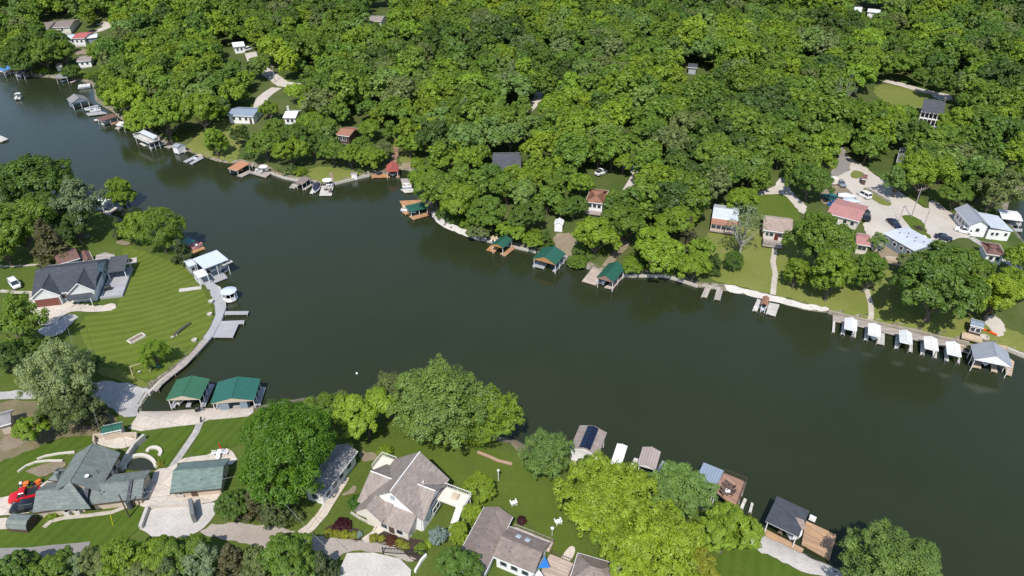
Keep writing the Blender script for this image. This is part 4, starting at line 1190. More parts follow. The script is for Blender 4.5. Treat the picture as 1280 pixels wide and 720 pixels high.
def boat_px(fn, label, stern, bow, z=.4, **k):
    """a boat fitted between the pixels of its stern and bow"""
    p, q = wp(stern, z), wp(bow, z); L = float(np.hypot(*(q - p)[:2])); a = math.atan2(q[1] - p[1], q[0] - p[0])
    m = (p + q) / 2
    return fn(label, m[0], m[1], a, L=L, **k)

# ---- far shore, from the left edge
boathouse('blue and white roofed boathouse at the left edge of the far shore', (-12, 88), (4, 88.5), (20, 84), 3.0, .7, 'y', M_BLUE, WHITE,
          [[(3, 92.5), (8, 94), (24, 89), (20, 88)]], PALEDECK, npost=3)
boathouse('small dark-roofed boathouse beside the blue-roofed boathouse', (21, 92), (30, 93), (36, 87.5), 2.8, .7, 'x', R_DARK, BLACK, [[(30, 95.5), (33, 96.5), (39, 93.5), (36, 93)]], GREYWOOD)
boat_px(pontoon, 'white pontoon boat moored by the small dark-roofed boathouse', (29, 95), (22, 94.5), W=2.4, rail=WHITE)
boathouse('grey shingled boat shelter by the far lawn with the small hut', (72, 97), (85, 97.5), (87.5, 92), 2.6, .6, 'x', R_GREY, WHITE, [[(87, 102.5), (89, 103.5), (97, 100.5), (94, 100)]], GREYWOOD)
boat_px(motorboat, 'white speedboat with dark cover in front of the grey boat shelter', (83.5, 99.5), (76, 102.5), W=2.3, cover=CANVASNAVY)
boat_px(pontoon, 'long white pontoon boat moored under trees above the grey gabled boathouse', (114, 107.5), (97.5, 109.5), W=2.6, seat=WHITE)
boathouse('grey boathouse with brown gabled roof farthest out on the far left shore', (84.5, 124), (88.5, 129.5), (109.5, 124.5), 3.0, 1.5, 'x', R_GREY, BLUEGREY, [[(91, 132), (93, 134.5), (116, 129), (113, 127.5)]], TANDECK2,
          walls=[(-.48, -.46, .45, -.42, .6, 2.7)], wallmat=BLUEGREY, npost=3)
dock('blue-grey floating dock with jet skis below the gabled grey boathouse', [[(107, 141.5), (110, 144.5), (134, 141.5), (127, 139)], [(104.5, 135), (106, 137), (124, 132.5), (121, 131)]], COMPOSITE)
boat_px(motorboat, 'covered grey motorboat moored at the blue-grey floating dock', (123, 135.5), (107, 138), W=2.2, cover=GREYP)
boat_px(pontoon, 'brown seated pontoon boat tied beside the blue-grey floating dock', (127, 137.5), (113, 140), W=2.3, seat=BROWNV)
boathouse('long brown flat-roofed boat shelter on the far left shore', (119, 147), (127, 150.3), (148, 145), 2.6, 0, 'y', R_BROWN, WHITE, [[(117, 149.5), (119.5, 151), (124, 150), (121, 148.5)], [(126, 154.5), (128, 155.8), (149, 150.5), (146, 149.5)]], PALEDECK, low=.3, npost=3)
boat_px(motorboat, 'white motorboat sheltering beneath the long brown flat roof', (142, 150), (126, 153), W=2.2)
dock('small brown plank dock between the brown flat roof and the white canopy', [[(137, 153.5), (141, 155.5), (152, 151.5), (148, 150)]], REDDECK)
boathouse('white curved-canopy boat lift on the far left shore', (146, 156), (154, 158.5), (164, 153.5), 2.4, .5, 'x', WHITEFLAT, WHITE, [[(143, 160), (147, 161.8), (152, 160), (148, 158)]], GREYWOOD, npost=2)
r, loc, L, W = boathouse('two-level dock with white railed sun deck on the far left shore', (169.5, 170.5), (185, 180), (197, 175), 3.0, 0, 'y', PALEDECK, WHITE,
          [[(174, 179), (180, 182.5), (184, 181.5), (178, 178)], [(186, 184.5), (188.5, 185.8), (207, 179.5), (204, 178.5)]], PALEDECK, npost=3)
railing(r, [(-L / 2, W / 2), (-L / 2, -W / 2), (L / 2, -W / 2), (L / 2, W / 2)], 3.0, 1.0, WHITE)
MB().slab([(-L * .48, W * .02, 3.9), (L * .48, W * .02, 3.9), (L * .48, W * .46, 4.5), (-L * .48, W * .46, 4.5)], .1).build('awning', M_SILVER, r)
boat_px(pontoon, 'dark pontoon boat parked under the white railed sun deck', (197, 179.5), (186, 183.5), W=2.3, rail=BLACK)
boathouse('white lean-to boat shed next to the two-level dock', (216, 183), (221, 185.5), (230, 181), 2.6, .6, 'x', M_GREYM, WHITE, [[(205, 183), (211, 185.5), (217, 183.5), (214, 181.5)], [(219, 187), (231, 190.5), (235, 188.5), (226, 184.5)]], GREYWOOD,
          walls=[(-.46, -.44, .46, -.40, .3, 2.3), (.40, -.4, .46, .44, .3, 2.3)])
dock('grey U-shaped floating dock below the far grassy clearing', [[(229, 201.5), (233, 203.2), (248, 196), (244, 194)], [(236.5, 204), (240, 205.4), (255, 197), (251, 195.3)], [(244.2, 193.9), (251, 195.2), (254.5, 193.8), (249, 192.4)]], COMPOSITE)
boat_px(motorboat, 'white speedboat tied to the grey U-shaped floating dock', (252, 195), (243, 200), W=2.1)
r, loc, L, W = boathouse('orange flat-roofed boat shelter on the far shore', (285, 208.3), (296, 212), (311.5, 204), 2.6, 0, 'y', M_ORANGE, WHITE,
          [[(296, 219.5), (302, 221.3), (316, 214.5), (311, 212.5)], [(311.5, 216), (332, 221.8), (340, 215.5), (326, 211)], [(313, 209.5), (315.5, 210), (319.5, 201), (317, 200)]], GREYWOOD, low=.5)
boat_px(motorboat, 'dark runabout under the orange flat roof', (304, 213), (288, 218.5), W=2.2, hull=BLACKP)
boathouse('brown shingled boat shelter on grey dock by the far shore', (368.5, 227.3), (377.5, 229.5), (388.5, 222.3), 2.6, 0, 'y', R_BROWNG, DARKWOOD, [[(361.5, 234), (368, 235.4), (374, 231.2), (366, 229)], [(378, 236.2), (382, 237), (391.5, 230.5), (387.5, 229.5)]], GREYWOOD, low=.4, npost=3)
boat_px(motorboat, 'black motorboat berthed under the brown shingled shelter', (386, 228.5), (374, 234.5), W=2.2, hull=BLACKP, cover=BLACK)
dock('pale dock crowded with patio furniture right of the brown shingled shelter', [[(399, 244), (414.5, 244.2), (417.5, 229.3), (403, 228.6)], [(387, 241), (391, 241.8), (399.8, 229), (395, 228.4)]], PALEDECK)
boat_px(motorboat, 'navy covered motorboat between fingers of the furniture dock', (397, 230), (394, 241.5), W=2.5, cover=CANVASNAVY)
hut = house('small weathered white pump shed on the far lawn by the water', (438.3, 218), (446, 217.3), (446.5, 214.5), 2.0, .3, 'x', PILE, WHITE, 'storage_shed', 'shed', over=.1, wins=((), (), (), ()), doors=[(0, .5, .8, 1.7, WHITE, 'door')], keepf=1)
r, loc, L, W = boathouse('red-roofed boathouse with orange deck on the far shore', (483, 214), (499, 214.2), (497.8, 206.5), 2.8, 1.5, 'y', M_RED, plain('red_trim', (.42, .10, .08), .6), [[(464.5, 222), (487.3, 221.3), (487.6, 217), (464, 218)], [(495, 221), (499.5, 221), (499.5, 216), (496, 216)]], ORANGEDECK)
boat_px(motorboat, 'blue and white boat parked inside the red-roofed boathouse', (491.5, 215), (491, 220), W=2.4)
dock('grey swim dock at the edge of the overhanging trees', [[(503, 231.2), (513, 230.8), (512, 222.8), (500.5, 223.3)]], GREYWOOD)
dock('narrow pale dock below the grey swim dock', [[(506, 240.5), (518, 239.5), (516.5, 235.3), (500.5, 236.5)]], PALEDECK)
boat_px(pontoon, 'grey pontoon boat between the swim dock and the narrow dock', (515, 233), (502.5, 234), W=2.2)
r, loc, L, W = boathouse('flat green-roofed boat shelter with two orange decks at the wooded point', (507, 257.5), (512.5, 265.5), (534.5, 259.3), 2.6, 0, 'y', M_GREENX, PALEDECK,
          [[(503, 258.5), (524, 253), (529, 249.5), (499.3, 251)], [(511, 270), (516.5, 274.5), (537.5, 268.5), (534.5, 263.5)], [(503, 265), (507, 268), (512, 266.3), (508, 263.6)], [(533, 263), (536.5, 265.6), (540, 262.5), (534.5, 258.5)]], ORANGEDECK, npost=3)
boat_px(pontoon, 'grey pontoon boat poking out of the flat green-roofed shelter', (522, 263.5), (501.5, 262), W=2.3)
boathouse('small green-roofed boathouse at the end of the white beach', (615.5, 305.3), (629.5, 311), (639.5, 300), 2.8, .8, 'y', M_GREEN, CEDARW, [[(608, 312), (618, 315.6), (624, 309.5), (615, 305.5)], [(625, 317), (631.5, 320), (644, 310), (640, 306.5)]], ORANGEDECK)
boat_px(motorboat, 'white fishing boat pulled up by the small green boathouse', (616.5, 302.5), (621.5, 294), W=2.0)
r, loc, L, W = boathouse('large green gabled boathouse with orange gable on the far shore', (665.6, 323), (695.2, 331), (707.5, 317), 3.0, 1.4, 'y', M_GREEN, CEDARW,
          [[(665.5, 332), (680, 335.5), (684, 329.5), (671, 326.5)], [(690.5, 338.5), (694.6, 339.3), (708.5, 323), (705, 321.6)], [(704, 321), (708, 322.4), (714, 315.5), (711, 313.5)]], COMPOSITE, npost=3)
r, loc, L, W = boathouse('green gabled boathouse beside a square pinkish deck', (746.3, 346.5), (767.5, 353.5), (781, 335.3), 3.0, 1.3, 'y', M_GREEN, REDDECK,
          [[(727.5, 351), (745, 356.3), (754, 340.5), (742, 333)], [(755.5, 358.8), (766, 361.5), (778, 347), (774, 345)]], PINKDECK, npost=3)
boat_px(pontoon, 'white pontoon boat nosing out of the boathouse beside the pinkish deck', (757, 345), (749.5, 355), W=2.3)
dock('weathered brown double-finger pier below the meadow', [[(877, 357.5), (901, 362.5), (902, 353), (880.5, 349.5)], [(876.5, 370.5), (884, 371.2), (888.5, 360.4), (881.5, 359.2)], [(892.5, 373.6), (900.5, 374.6), (903.5, 363.2), (896, 361.8)]], GREYWOODY)
boathouse('tiny brown-roofed boathouse on the white shore path', (950.5, 380.3), (959.3, 382.2), (962.3, 372.3), 2.4, .5, 'y', M_RUSTM, BLACK,
          [[(940.5, 387.5), (946.5, 389), (952, 375.5), (947, 373)], [(957.5, 391.5), (969.5, 394.6), (974.5, 380.5), (961.5, 378)]], PALEDECK)
boat_px(motorboat, 'small boat in the tiny brown-roofed boathouse slip', (955, 378), (952.4, 389), W=2.0)

# five white canopies on one pier
pier_line = [(1041, 397), (1056, 400), (1075, 404), (1092, 408), (1112, 413), (1133, 418), (1152, 422.5), (1172, 427), (1190, 431.5), (1208, 436)]
pw = np.array([plane(p[0], p[1], .6)[:2] for p in pier_line]); pc = pw.mean(0)
sp = strip_w(pw - pc, 2.6)
pier = MB().prism([tuple(p) for p in sp], .4, .6).build('pier', GREYWOOD, None, False, (pc[0], pc[1], 0))
tag(pier, 'long grey pier linking the five white boat canopies', 'pier')
CAN = [((1055, 410.3), (1071.2, 414), (1072, 400.8)), ((1084.5, 418), (1100.3, 421.3), (1101.3, 407.5)), ((1123.7, 427.2), (1140.2, 430.2), (1140.4, 416.2)),
       ((1155.3, 435), (1173, 438.5), (1172.2, 424)), ((1183.7, 442), (1202, 446), (1200, 431))]
FING = [[[(1040.3, 414.6), (1043.4, 414.6), (1044.5, 399), (1041.5, 397.5)], [(1051, 416.8), (1056, 418), (1056.5, 404), (1053, 403)], [(1064, 420), (1069.8, 421), (1071, 408), (1066, 406.5)]],
        [[(1080, 424), (1085, 425.2), (1086, 411), (1081.5, 409.8)], [(1096, 428.5), (1105.6, 430.6), (1106, 417), (1100, 415.5)]],
        [[(1118, 434.6), (1123, 435.2), (1124, 421), (1120, 419.6)], [(1136, 438.5), (1140.8, 439.4), (1140.8, 424), (1137, 422)]],
        [[(1150.5, 442.6), (1155.8, 443), (1155.6, 429), (1151, 428)], [(1165.5, 445.8), (1171, 447), (1172, 432), (1167, 430)]],
        [[(1180.8, 450), (1186.2, 450.8), (1185, 436), (1180.8, 434.6)], [(1197, 452.4), (1199.8, 454), (1201, 438), (1198, 436.6)]]]
CLAB = ['leftmost of the five white gabled boat canopies beside the pier', 'white boat canopy second from left, a round boat beneath it', 'middle white boat canopy of the five, dark slatted slip beneath',
        'white boat canopy second from the right of the five', 'rightmost white boat canopy beside the big grey boathouse']
CANM = [plain('canopy_white_%s' % w, c, .5, .1, 1.2, dirt=q) for w, c, q in (('chalky', (.74, .74, .72), .3), ('clean', (.80, .80, .80), .1), ('greyed', (.70, .71, .72), .4), ('warm', (.78, .76, .72), .2), ('new', (.82, .82, .83), .05))]
for ci, (lab, (a, b, c), fg) in enumerate(zip(CLAB, CAN, FING)):
    boathouse(lab, a, b, c, (2.7, 2.6, 2.8, 2.65, 2.75)[ci], (.55, .45, .6, .5, .62)[ci], 'y', CANM[ci], WHITE, fg, PALEDECKY, z=.56, name='boat_canopy', cat='boat canopy', group='white boat canopies along the pier', post=STEEL)
boat_px(motorboat, 'pale boat under the second white canopy from the left', (1094, 413), (1091.5, 425), W=2.4)
r, loc, L, W = boathouse('big grey gabled boathouse with white gable at the right', (1218, 448.6), (1266.5, 459.2), (1259.5, 440.3), 3.3, 1.9, 'y', M_GREYM, WHITE,
          [[(1215.5, 458.2), (1226.5, 459.8), (1226, 448), (1214.5, 440)], [(1239, 463.5), (1247, 465), (1245, 447), (1238, 445)], [(1257.5, 467.6), (1264.8, 469), (1268, 452), (1256, 443)], [(1240, 430), (1258, 437), (1262, 430), (1246, 424.5)]], TANDECK2, npost=3)
boat_px(motorboat, 'white covered boat on a lift inside the big grey boathouse', (1230, 444), (1231.5, 457), W=2.4, cover=CANVASNAVY)
jetski('small pale jet ski at the left of the big grey boathouse', *wp((1205, 437.5), .3)[:2], 1.9, TAN)
boathouse('white-roofed boat dock in the cove at the right edge', (1250, 274), (1274, 274.5), (1274, 263.5), 2.8, .4, 'x', WHITEM, DARKWOOD, [[(1250, 281), (1277, 281.5), (1277, 278.5), (1252, 278)], [(1256, 288), (1278, 289), (1278, 286), (1258, 285)]], COMPOSITE, npost=3)

# ---- left peninsula
r, loc, L, W = boathouse('pale blue metal-roofed boathouse at the tip of the left peninsula', (240.8, 323.5), (255.2, 336), (285.6, 324.3), 4.4, 0, 'y', M_PALE, GREYSID,
          [[(258, 342.5), (268, 353.5), (284.5, 346.8), (277, 338.3)], [(279, 338.5), (281, 340), (287, 336.8), (284.5, 334.8)]], COMPOSITE, npost=3)
MB().slab([loc.px((270.5, 338.5), .8) + (.8,), loc.px((274.5, 340), .8) + (.8,), loc.px((281, 329.5), 3.4) + (3.4,), loc.px((276.5, 329), 3.4) + (3.4,)], .12).build('ramp', PALEDECK, r)
MB().slab([loc.px((276.5, 330.5), 3.4) + (3.4,), loc.px((279, 332), 3.4) + (3.4,), loc.px((291, 326.8), 3.4) + (3.4,), loc.px((288, 325), 3.4) + (3.4,)], .12).build('gangway', PALEDECK, r)
boat_px(pontoon, 'white pontoon boat under the pale blue metal roof', (261, 340), (282, 331.5), W=2.4)
house('small pale blue shed by the pale blue boathouse', (235.3, 333.2), (244.5, 329.8), (238.8, 323.5), 2.6, .5, 'x', M_PALE, GREYSID, 'boat_shed', 'shed', over=.15, wins=((.5,), (), (), ()), keepf=.9)
r, loc = dock('grey dock platform with white flat roof beside the pale blue boathouse', [[(249, 357), (266, 352), (259.5, 341), (242, 346)]], COMPOSITE, .9)
MB().prism([loc.px(p, 3.3) for p in [(247.5, 347.5), (260, 343.5), (254, 336), (241.5, 340)]], 3.2, 3.36).build('roof', WHITEFLAT, r)
posts(r, [loc.px(p, 3.3) for p in [(248.2, 347), (259.3, 343.6), (253.6, 336.6), (242.3, 340.4)]], .9, 3.2, .08)
bw = [(256, 355), (264, 350.5), (271, 357), (279.5, 370), (281, 380), (281.3, 387.5), (276.5, 399.5), (266, 420), (261, 425), (254, 423), (264, 407), (269.5, 393), (268.5, 382), (262, 367)]
dock('curved grey boardwalk along the left peninsula seawall', [bw], COMPOSITE, .85, name='boardwalk', cat='boardwalk', keepf=.2)
dock('long lower boardwalk and seawall walk towards the wharf', [[(253.5, 424), (261, 425.5), (247, 441), (233, 456), (218, 467.5), (203, 480), (196, 489), (190, 487), (206, 471), (228, 451), (240, 440)]], GREYWOOD, .84, name='boardwalk', cat='boardwalk', keepf=.2)
dock('grey platform with two finger docks off the boardwalk', [[(266, 421), (291, 421.6), (298.5, 404.5), (305, 404.2), (305.5, 400.2), (272, 401.5)], [(280.5, 393), (309.5, 392.6), (311, 388.8), (281.5, 389)]], COMPOSITE, .7)
p = wp((288.5, 374.5), 0)
gz = thing('floating_gazebo', 'round white floating gazebo with pale blue roof', 'gazebo', (p[0], p[1], 0), .2)
MB().lathe([(.01, .3), (1.75, .3), (1.75, .6), (.01, .6)], 10).build('deck', WHITE, gz)
MB().lathe([(1.68, .6), (1.7, 1.35), (1.62, 1.35), (1.6, .6)], 10).build('wall', WHITE, gz)
MB().lathe([(1.9, 2.45), (1.9, 2.6), (.9, 2.95), (.02, 3.05), (.02, 2.9), (1.85, 2.44)], 10).build('roof', M_PALE, gz)
posts(gz, [(1.62 * math.cos(k * math.pi / 5), 1.62 * math.sin(k * math.pi / 5)) for k in range(10)], 1.3, 2.5, .07)
MB().lathe([(.01, -.5), (1.6, -.5), (1.6, .3), (.01, .3)], 10).build('float', BLACK, gz)
keep(279, 360, 299, 384)
boathouse('teal-roofed boat shelter above the cedar tree on the peninsula', (225, 301.5), (231, 306.5), (242, 300.5), 2.6, 0, 'y', TEALP, GREYSID, [[(231, 304), (236, 308.5), (241, 306), (236, 301.5)]], GREYWOOD)
boat_px(pontoon, 'faded pink pontoon boat at an orange dock beside the peninsula', (239, 312), (250.5, 305), W=2.4, rail=PINKV, seat=PINKV, deck=PINKV)
dock('orange plank dock with the faded pink pontoon boat', [[(239, 314), (241, 316.5), (256.5, 310.5), (254.5, 308)]], ORANGEDECK)
boathouse('white boathouse half hidden by trees at the top of the peninsula', (117, 255), (128, 258), (137, 249), 3.2, .5, 'x', WHITEM, WHITE, [[(128, 266), (135, 269), (147, 259.5), (140, 257)]], PALEDECK, walls=[(-.45, -.1, -.1, .4, .6, 3)], wallmat=WHITE)
dock('pale dock reaching in from the left edge', [[(-14, 176), (2, 177), (10.5, 173.5), (1, 169.5), (-14, 168)]], PALEDECK)
boat_px(pontoon, 'small white boat cruising alone on the far left water', (24.5, 121), (22, 124.5), W=2.2, rail=WHITE, canopy=WHITEFLAT)
p = wp((446, 466.5), .1)
by = thing('mooring_buoy', 'small white buoy floating alone in mid lake', 'buoy', (p[0], p[1], 0), scale=.6)
MB().lathe([(.02, -.3), (.35, -.15), (.42, .1), (.3, .4), (.12, .52), (.02, .55)], 14).build('float', WHITE, by, True)
MB().tube([(0, 0, .5), (.12, 0, .85)], .04, 8).build('ring', STEEL, by)

# ---- wharf at the lower left
r, loc, L, W = boathouse('left dull-green boathouse of the pair at the concrete wharf', (207.5, 499.5), (250.6, 499), (262, 474), 2.9, 1.0, 'y', M_DULL, TANWALL,
          [[(213, 509), (218.5, 509), (232, 481), (228, 481)], [(232, 508), (238, 508), (247, 483), (242.5, 483)], [(250, 508), (256.5, 507.5), (268, 480), (262, 480)]], COMPOSITE, npost=4)
boat_px(motorboat, 'white motorboat in the left slip of the dull-green boathouse', (227, 487), (224, 507), W=2.4, cover=TAN)
boat_px(motorboat, 'dark boat in the right slip of the dull-green boathouse', (246, 488), (242, 505), W=2.3, hull=BLACKP, cover=BLACK)
r, loc, L, W = boathouse('right bright-green boathouse of the pair at the concrete wharf', (262.5, 504.5), (318, 500), (325.8, 473.2), 2.9, 1.0, 'y', M_TEAL, TANWALL,
          [[(270, 510), (312, 507), (312.5, 502.5), (270.5, 505)], [(317, 506.5), (325.5, 506), (332, 484), (326, 483)]], COMPOSITE, npost=4,
          walls=[(-.34, -.46, -.12, -.43, .5, 2.6), (.14, -.46, .3, -.43, .5, 2.6)], wallmat=BLUEGREY)
boat_px(motorboat, 'covered boat inside the bright-green boathouse', (303, 484), (297, 502), W=2.4, cover=CANVASNAVY)

# ---- docks along the near shore
r, loc, L, W = boathouse('boathouse with dark solar panels on a taupe roof', (712, 560), (747.5, 569.3), (759.4, 540.6), 3.6, .9, 'y', R_TAUPE, WHITE, cap=SOLAR, decks=[[(711, 592), (722, 596), (728, 580), (716, 575)]], deckmat=TANDECK2, npost=3,
          walls=[(-.47, -.46, .47, -.43, .5, 3.2)], wallmat=WHITE)
for s in (-1, 1):
    k = .9 / (L / 2)
    x0, x1 = (.004, L * .2)
    MB().slab([(s * x0, -W * .47, 4.5 - x0 * k + .06), (s * x1, -W * .47, 4.5 - x1 * k + .06), (s * x1, W * .47, 4.5 - x1 * k + .06), (s * x0, W * .47, 4.5 - x0 * k + .06)][::s], .05).build('solar_panel', SOLAR, r)
boathouse('narrow white flat canopy over the water between two boathouses', (762, 581), (775.5, 584), (785, 557.3), 2.8, .15, 'y', WHITEFLAT, WHITE, [[(755, 582), (768, 589), (772, 584), (758, 577)]], PALEDECK, npost=3, name='boat_canopy', cat='boat canopy')
boathouse('mauve gabled boathouse behind the lime tree', (796.5, 580.5), (820, 587.5), (826, 564.8), 3.2, .6, 'y', M_MAUVE, WHITE, [[(788, 582), (795, 585), (800, 574), (793, 572)]], PALEDECK, npost=3)
boathouse('low grey flat-roofed slip beside the mauve boathouse', (820.5, 588), (832, 592.5), (839.5, 580.2), 2.6, 0, 'y', M_GREYM, WHITE, [], PALEDECK, npost=2)
r, loc, L, W = boathouse('blue-grey metal-roofed boathouse beside the high brown deck', (868, 601), (894, 612), (905, 588.2), 3.4, .0, 'y', M_BLUEG, WHITE, [], PALEDECK, npost=3)
q = [(893, 613), (921, 635.5), (933, 602.8), (904.8, 591)]
r, loc = dock('high red-brown sun deck with dark furniture over the water', [q], REDDECK, 3.3, name='sun_deck', cat='deck')
railing(r, [loc.px(p, 3.3) for p in [(905, 591.5), (932.5, 602.5), (921, 635)]], 3.3, .95, DARKWOOD)
for p in [(894.5, 613.5), (920, 633), (931, 603.5), (906, 593), (926, 618), (900, 602)]:
    x, y = loc.px(p, 3.3); MB().tube([(x, y, -.8), (x, y, 3.05)], .12).build('post', WHITE, r)
dock('white boat-lift frame with two narrow piers below the high deck', [[(925, 634), (929, 636), (933.5, 624), (930, 622.5)], [(936, 639), (939.5, 640), (942, 629), (939, 627.5)]], PALEDECK, .6, name='boat_lift', cat='boat lift')
r, loc, L, W = boathouse('slate-grey single-slope boathouse on a tan deck', (956, 651), (998, 670), (1012.6, 638.5), 3.6, 0, 'y', R_SLATE, WHITE,
          [[(1002, 680), (1037, 699.8), (1045.6, 668.4), (1007.5, 651)], [(949, 664.5), (1001.5, 692), (1005, 686), (953, 659)]  , [(973, 664), (977.5, 666.5), (988, 640), (984, 638)]], TANDECK, low=0, npost=3)
boat_px(motorboat, 'white motorboat half under the slate-grey boathouse roof', (994, 660), (988, 675), W=2.5, seat=GREYP)
MB().box((*loc.px((1015, 650), .6), 1.0), (1.0, .5, .8)).build('dock_box', WHITE, r)
MB().prism([loc.px(p, 3.63) for p in [(994, 646), (1005, 650), (1008, 660), (1003, 663)]], 3.57, 3.62).build('roof_patch', R_TANS, r)
# seawalls
def shore_wall(label, pts, h, t, mat, g='stone and timber seawalls along the shore'): wall_line(label, pts, h, t, mat, zabs=0.0, base=-1.2, group=g)
shore_wall('low timber seawall between the two big green boathouses', [(706, 324), (717, 327.5), (727, 333.5), (738, 337)], .9, .35, GREYWOOD)
shore_wall('straight pale seawall right of the pinkish deck', [(777, 346.3), (800, 346.5), (830, 346.5), (850, 352), (872, 359.5)], .8, .35, STONE)
shore_wall('pale seawall left of the large green boathouse', [(609, 302.5), (640, 309.5), (670, 316.5)], .7, .35, STONE)
shore_wall('pale stone seawall from brown shelter to furniture dock', [(338, 217.5), (355, 223.5), (369, 226.5), (391, 229.5)], .7, .4, STONE)
shore_wall('curving pale seawall below the far lawn shed', [(417, 231.5), (437, 226.5), (462, 220.5)], .8, .4, STONE)
shore_wall('rocky seawall behind the five white canopies', [(1035, 391.5), (1065, 399.5), (1110, 409.5), (1145, 416.5), (1175, 424.5), (1210, 431.5)], .9, .5, G_RIP)
shore_wall('pale stone seawall right of the big grey boathouse', [(1258, 438), (1280, 447), (1330, 460)], .8, .6, STONE)
shore_wall('concrete seawall round the edge of the left peninsula lawn', [(246, 345.5), (258, 353.5), (275, 362.5), (281, 375), (282, 388), (276, 405), (265, 422.5), (245, 444.5), (222, 463.5), (200, 480.5), (187, 494.5)], .8, .5, CONC)
def cross_gable(r, x0, x1, y0, y1, z, rise, roof, wall, trim=None, zb=0.0, t=.16, over=.35, wallname='gable_wing'):
    """a gabled wing whose ridge runs along y from y0 (front) back to y1, as a part with its own roof"""
    cx, W = (x0 + x1) / 2, x1 - x0; L = y1 - y0; cy = (y0 + y1) / 2
    k = rise / (W / 2)
    g = gable_walls(L - over, W - 2 * over, zb, z + k * over - t, k * (W / 2 - over), 'y', cx, cy + over / 2).build(wallname, wall, r)
    ro = gable_roof(L, W, z, rise, 'y', t, cx, cy).build('roof', roof, g)
    ridge_cap(L - .02, z + rise, 'y', cx, cy).build('ridge_cap', roof, ro)
    s = math.hypot(W / 2, rise)
    for sg in (-1, 1):
        MB().slab([(cx + sg * W / 2, y0 - .05, z - .2), (cx, y0 - .05, z + rise - .18), (cx, y0 - .05, z + rise + .06), (cx + sg * W / 2, y0 - .05, z + .05)][::-sg], .07).build('bargeboard', trim or WHITE, ro)
    return g
# ---------------------------------------------------------------- left peninsula
r, L, W, wl, loc = house('dark slate-roofed house with twin white gables and red-brown garage door', (41, 370), (120.6, 361), (134, 323.5), 3.0, 3.0, 'x', R_SLATE, PALEBLUE,
      wins=((.46, .62, .93), (.3, .7), (), ()), doors=[(0, .535, 1.0, 2.1, DARKWOOD, 'door')], frame=WHITE, vents=2)
f0 = -W / 2 - 1.0
g = cross_gable(r, -L * .5, -L * .04, f0, .3, 3.0, 2.3, R_SLATE, plain('light_grey_siding', (.62, .63, .62), .7, .05))
MB().box((-L * .27, f0 + .33, 1.15), (5.0, .12, 2.3)).build('garage_door', BRICKRED, g)
g = cross_gable(r, L * .06, L * .5, f0, .3, 3.0, 2.5, R_SLATE, plain('light_grey_siding', (.62, .63, .62), .7, .05))
window(g, L * .28, f0 + .38, 1.5, 2.2, 1.2, -math.pi / 2)
MB().slab([(L * .07, f0 - 1.6, 2.3), (L * .45, f0 - 1.6, 2.3), (L * .45, f0 - .06, 2.75), (L * .07, f0 - .06, 2.75)], .12).build('porch_roof', R_SLATE, r)
posts(r, [(L * .09, f0 - 1.4), (L * .43, f0 - 1.4)], 0, 2.25, .08, WHITE, 'porch_post')
MB().prism([(L / 2 + .05, -W * .5), (L / 2 + 5, -W * .5), (L / 2 + 5, W * .42), (L / 2 + .05, W * .42)], -.6, .35).build('side_deck', COMPOSITE, r)
MB().slab([(L / 2 + .7, W * .02, 2.7), (L / 2 + 4.8, W * .02, 2.7), (L / 2 + 4.8, W * .48, 3.5), (L / 2 + .7, W * .48, 3.5)], .14).build('pergola_roof', R_DARK, r)
posts(r, [(L / 2 + .9, W * .05), (L / 2 + 4.6, W * .05), (L / 2 + 4.6, W * .42), (L / 2 + .9, W * .42)], .35, 2.72, .1, WHITE, 'porch_post')
MB().box((L / 2 + 1.4, -W * .28, .9), (1.5, .7, 1.1), .2, 0, .1).build('grill', BLACK, r)
r, L, W, wl, loc = house('brown-roofed pale green house behind the slate-roofed house', (72.5, 330.5), (100.5, 322.5), (93, 309.5), 3.4, .9, 'x', R_BROWN, SAGE, wins=((.25, .6, .85), (.5,), (), ()), vents=3)
house('low brown-roofed annex right of the pale green house', (106, 327), (117.5, 324.5), (110, 314), 2.6, .6, 'y', R_BROWN, SAGE, 'annex', 'annex', wins=((.5,), (.5,), (), ()), over=.25)
r, loc = dock('raised weathered deck with furniture on the peninsula lawn', [[(0, 0)] * 4][:0] or [[(118, 329), (133, 329.5), (145, 325), (143, 318), (131, 315.5), (120, 319)]], GREYWOOD, 4.4, name='raised_deck', cat='deck')
# (the raised deck stands on posts)
house('grey-roofed shed at the left edge below the gravel road', (-8, 536), (11, 528), (19, 510), 2.6, .8, 'x', R_GREY, TANWALL, 'shed', 'shed', wins=((), (), (), ()))

# ---------------------------------------------------------------- compound at the lower left
r, L, W, wl, loc = house('grey-green shingled garage wing beside the red pickup', (44, 638.5), (106.5, 633.5), (116, 598), 2.0, 1.5, 'x', R_GREEN, TANWALL, name='garage', cat='garage', wins=((), (), (), ()), vents=2, trim=DARKWOOD)
MB().slab([(L / 2 - .1, -W * .52, 2.2), (L / 2 + .5, -W * .52, 2.2), (L / 2 + .5, 0, 3.8), (L / 2 - .1, 0, 3.8)], 1.6).build('shaded_gable_end', R_DARK, r)  # dark slab puts the shade of the right gable end into colour
r, L, W, wl, loc = house('grey-green shingled low house wing with a dark firewall', (110, 631.5), (176.5, 622.5), (189.5, 587), 2.0, 1.2, 'x', R_GREEN, TANWALL, name='house_wing', cat='house', wins=((), ((.4, .9, .9),), (), ()), vents=2, trim=DARKWOOD)
MB().slab([(L * .22, -W * .5, 2.25), (L * .22 + .55, -W * .5, 2.25), (L * .22 + .55, 0, 3.5), (L * .22, 0, 3.5)], .6).build('firewall', R_DARK, r)
MB().tube([(L * .24, -W * .52, 0), (L * .24, -W * .52, 2.0)], .45, 12).build('water_tank', R_DARK, r)
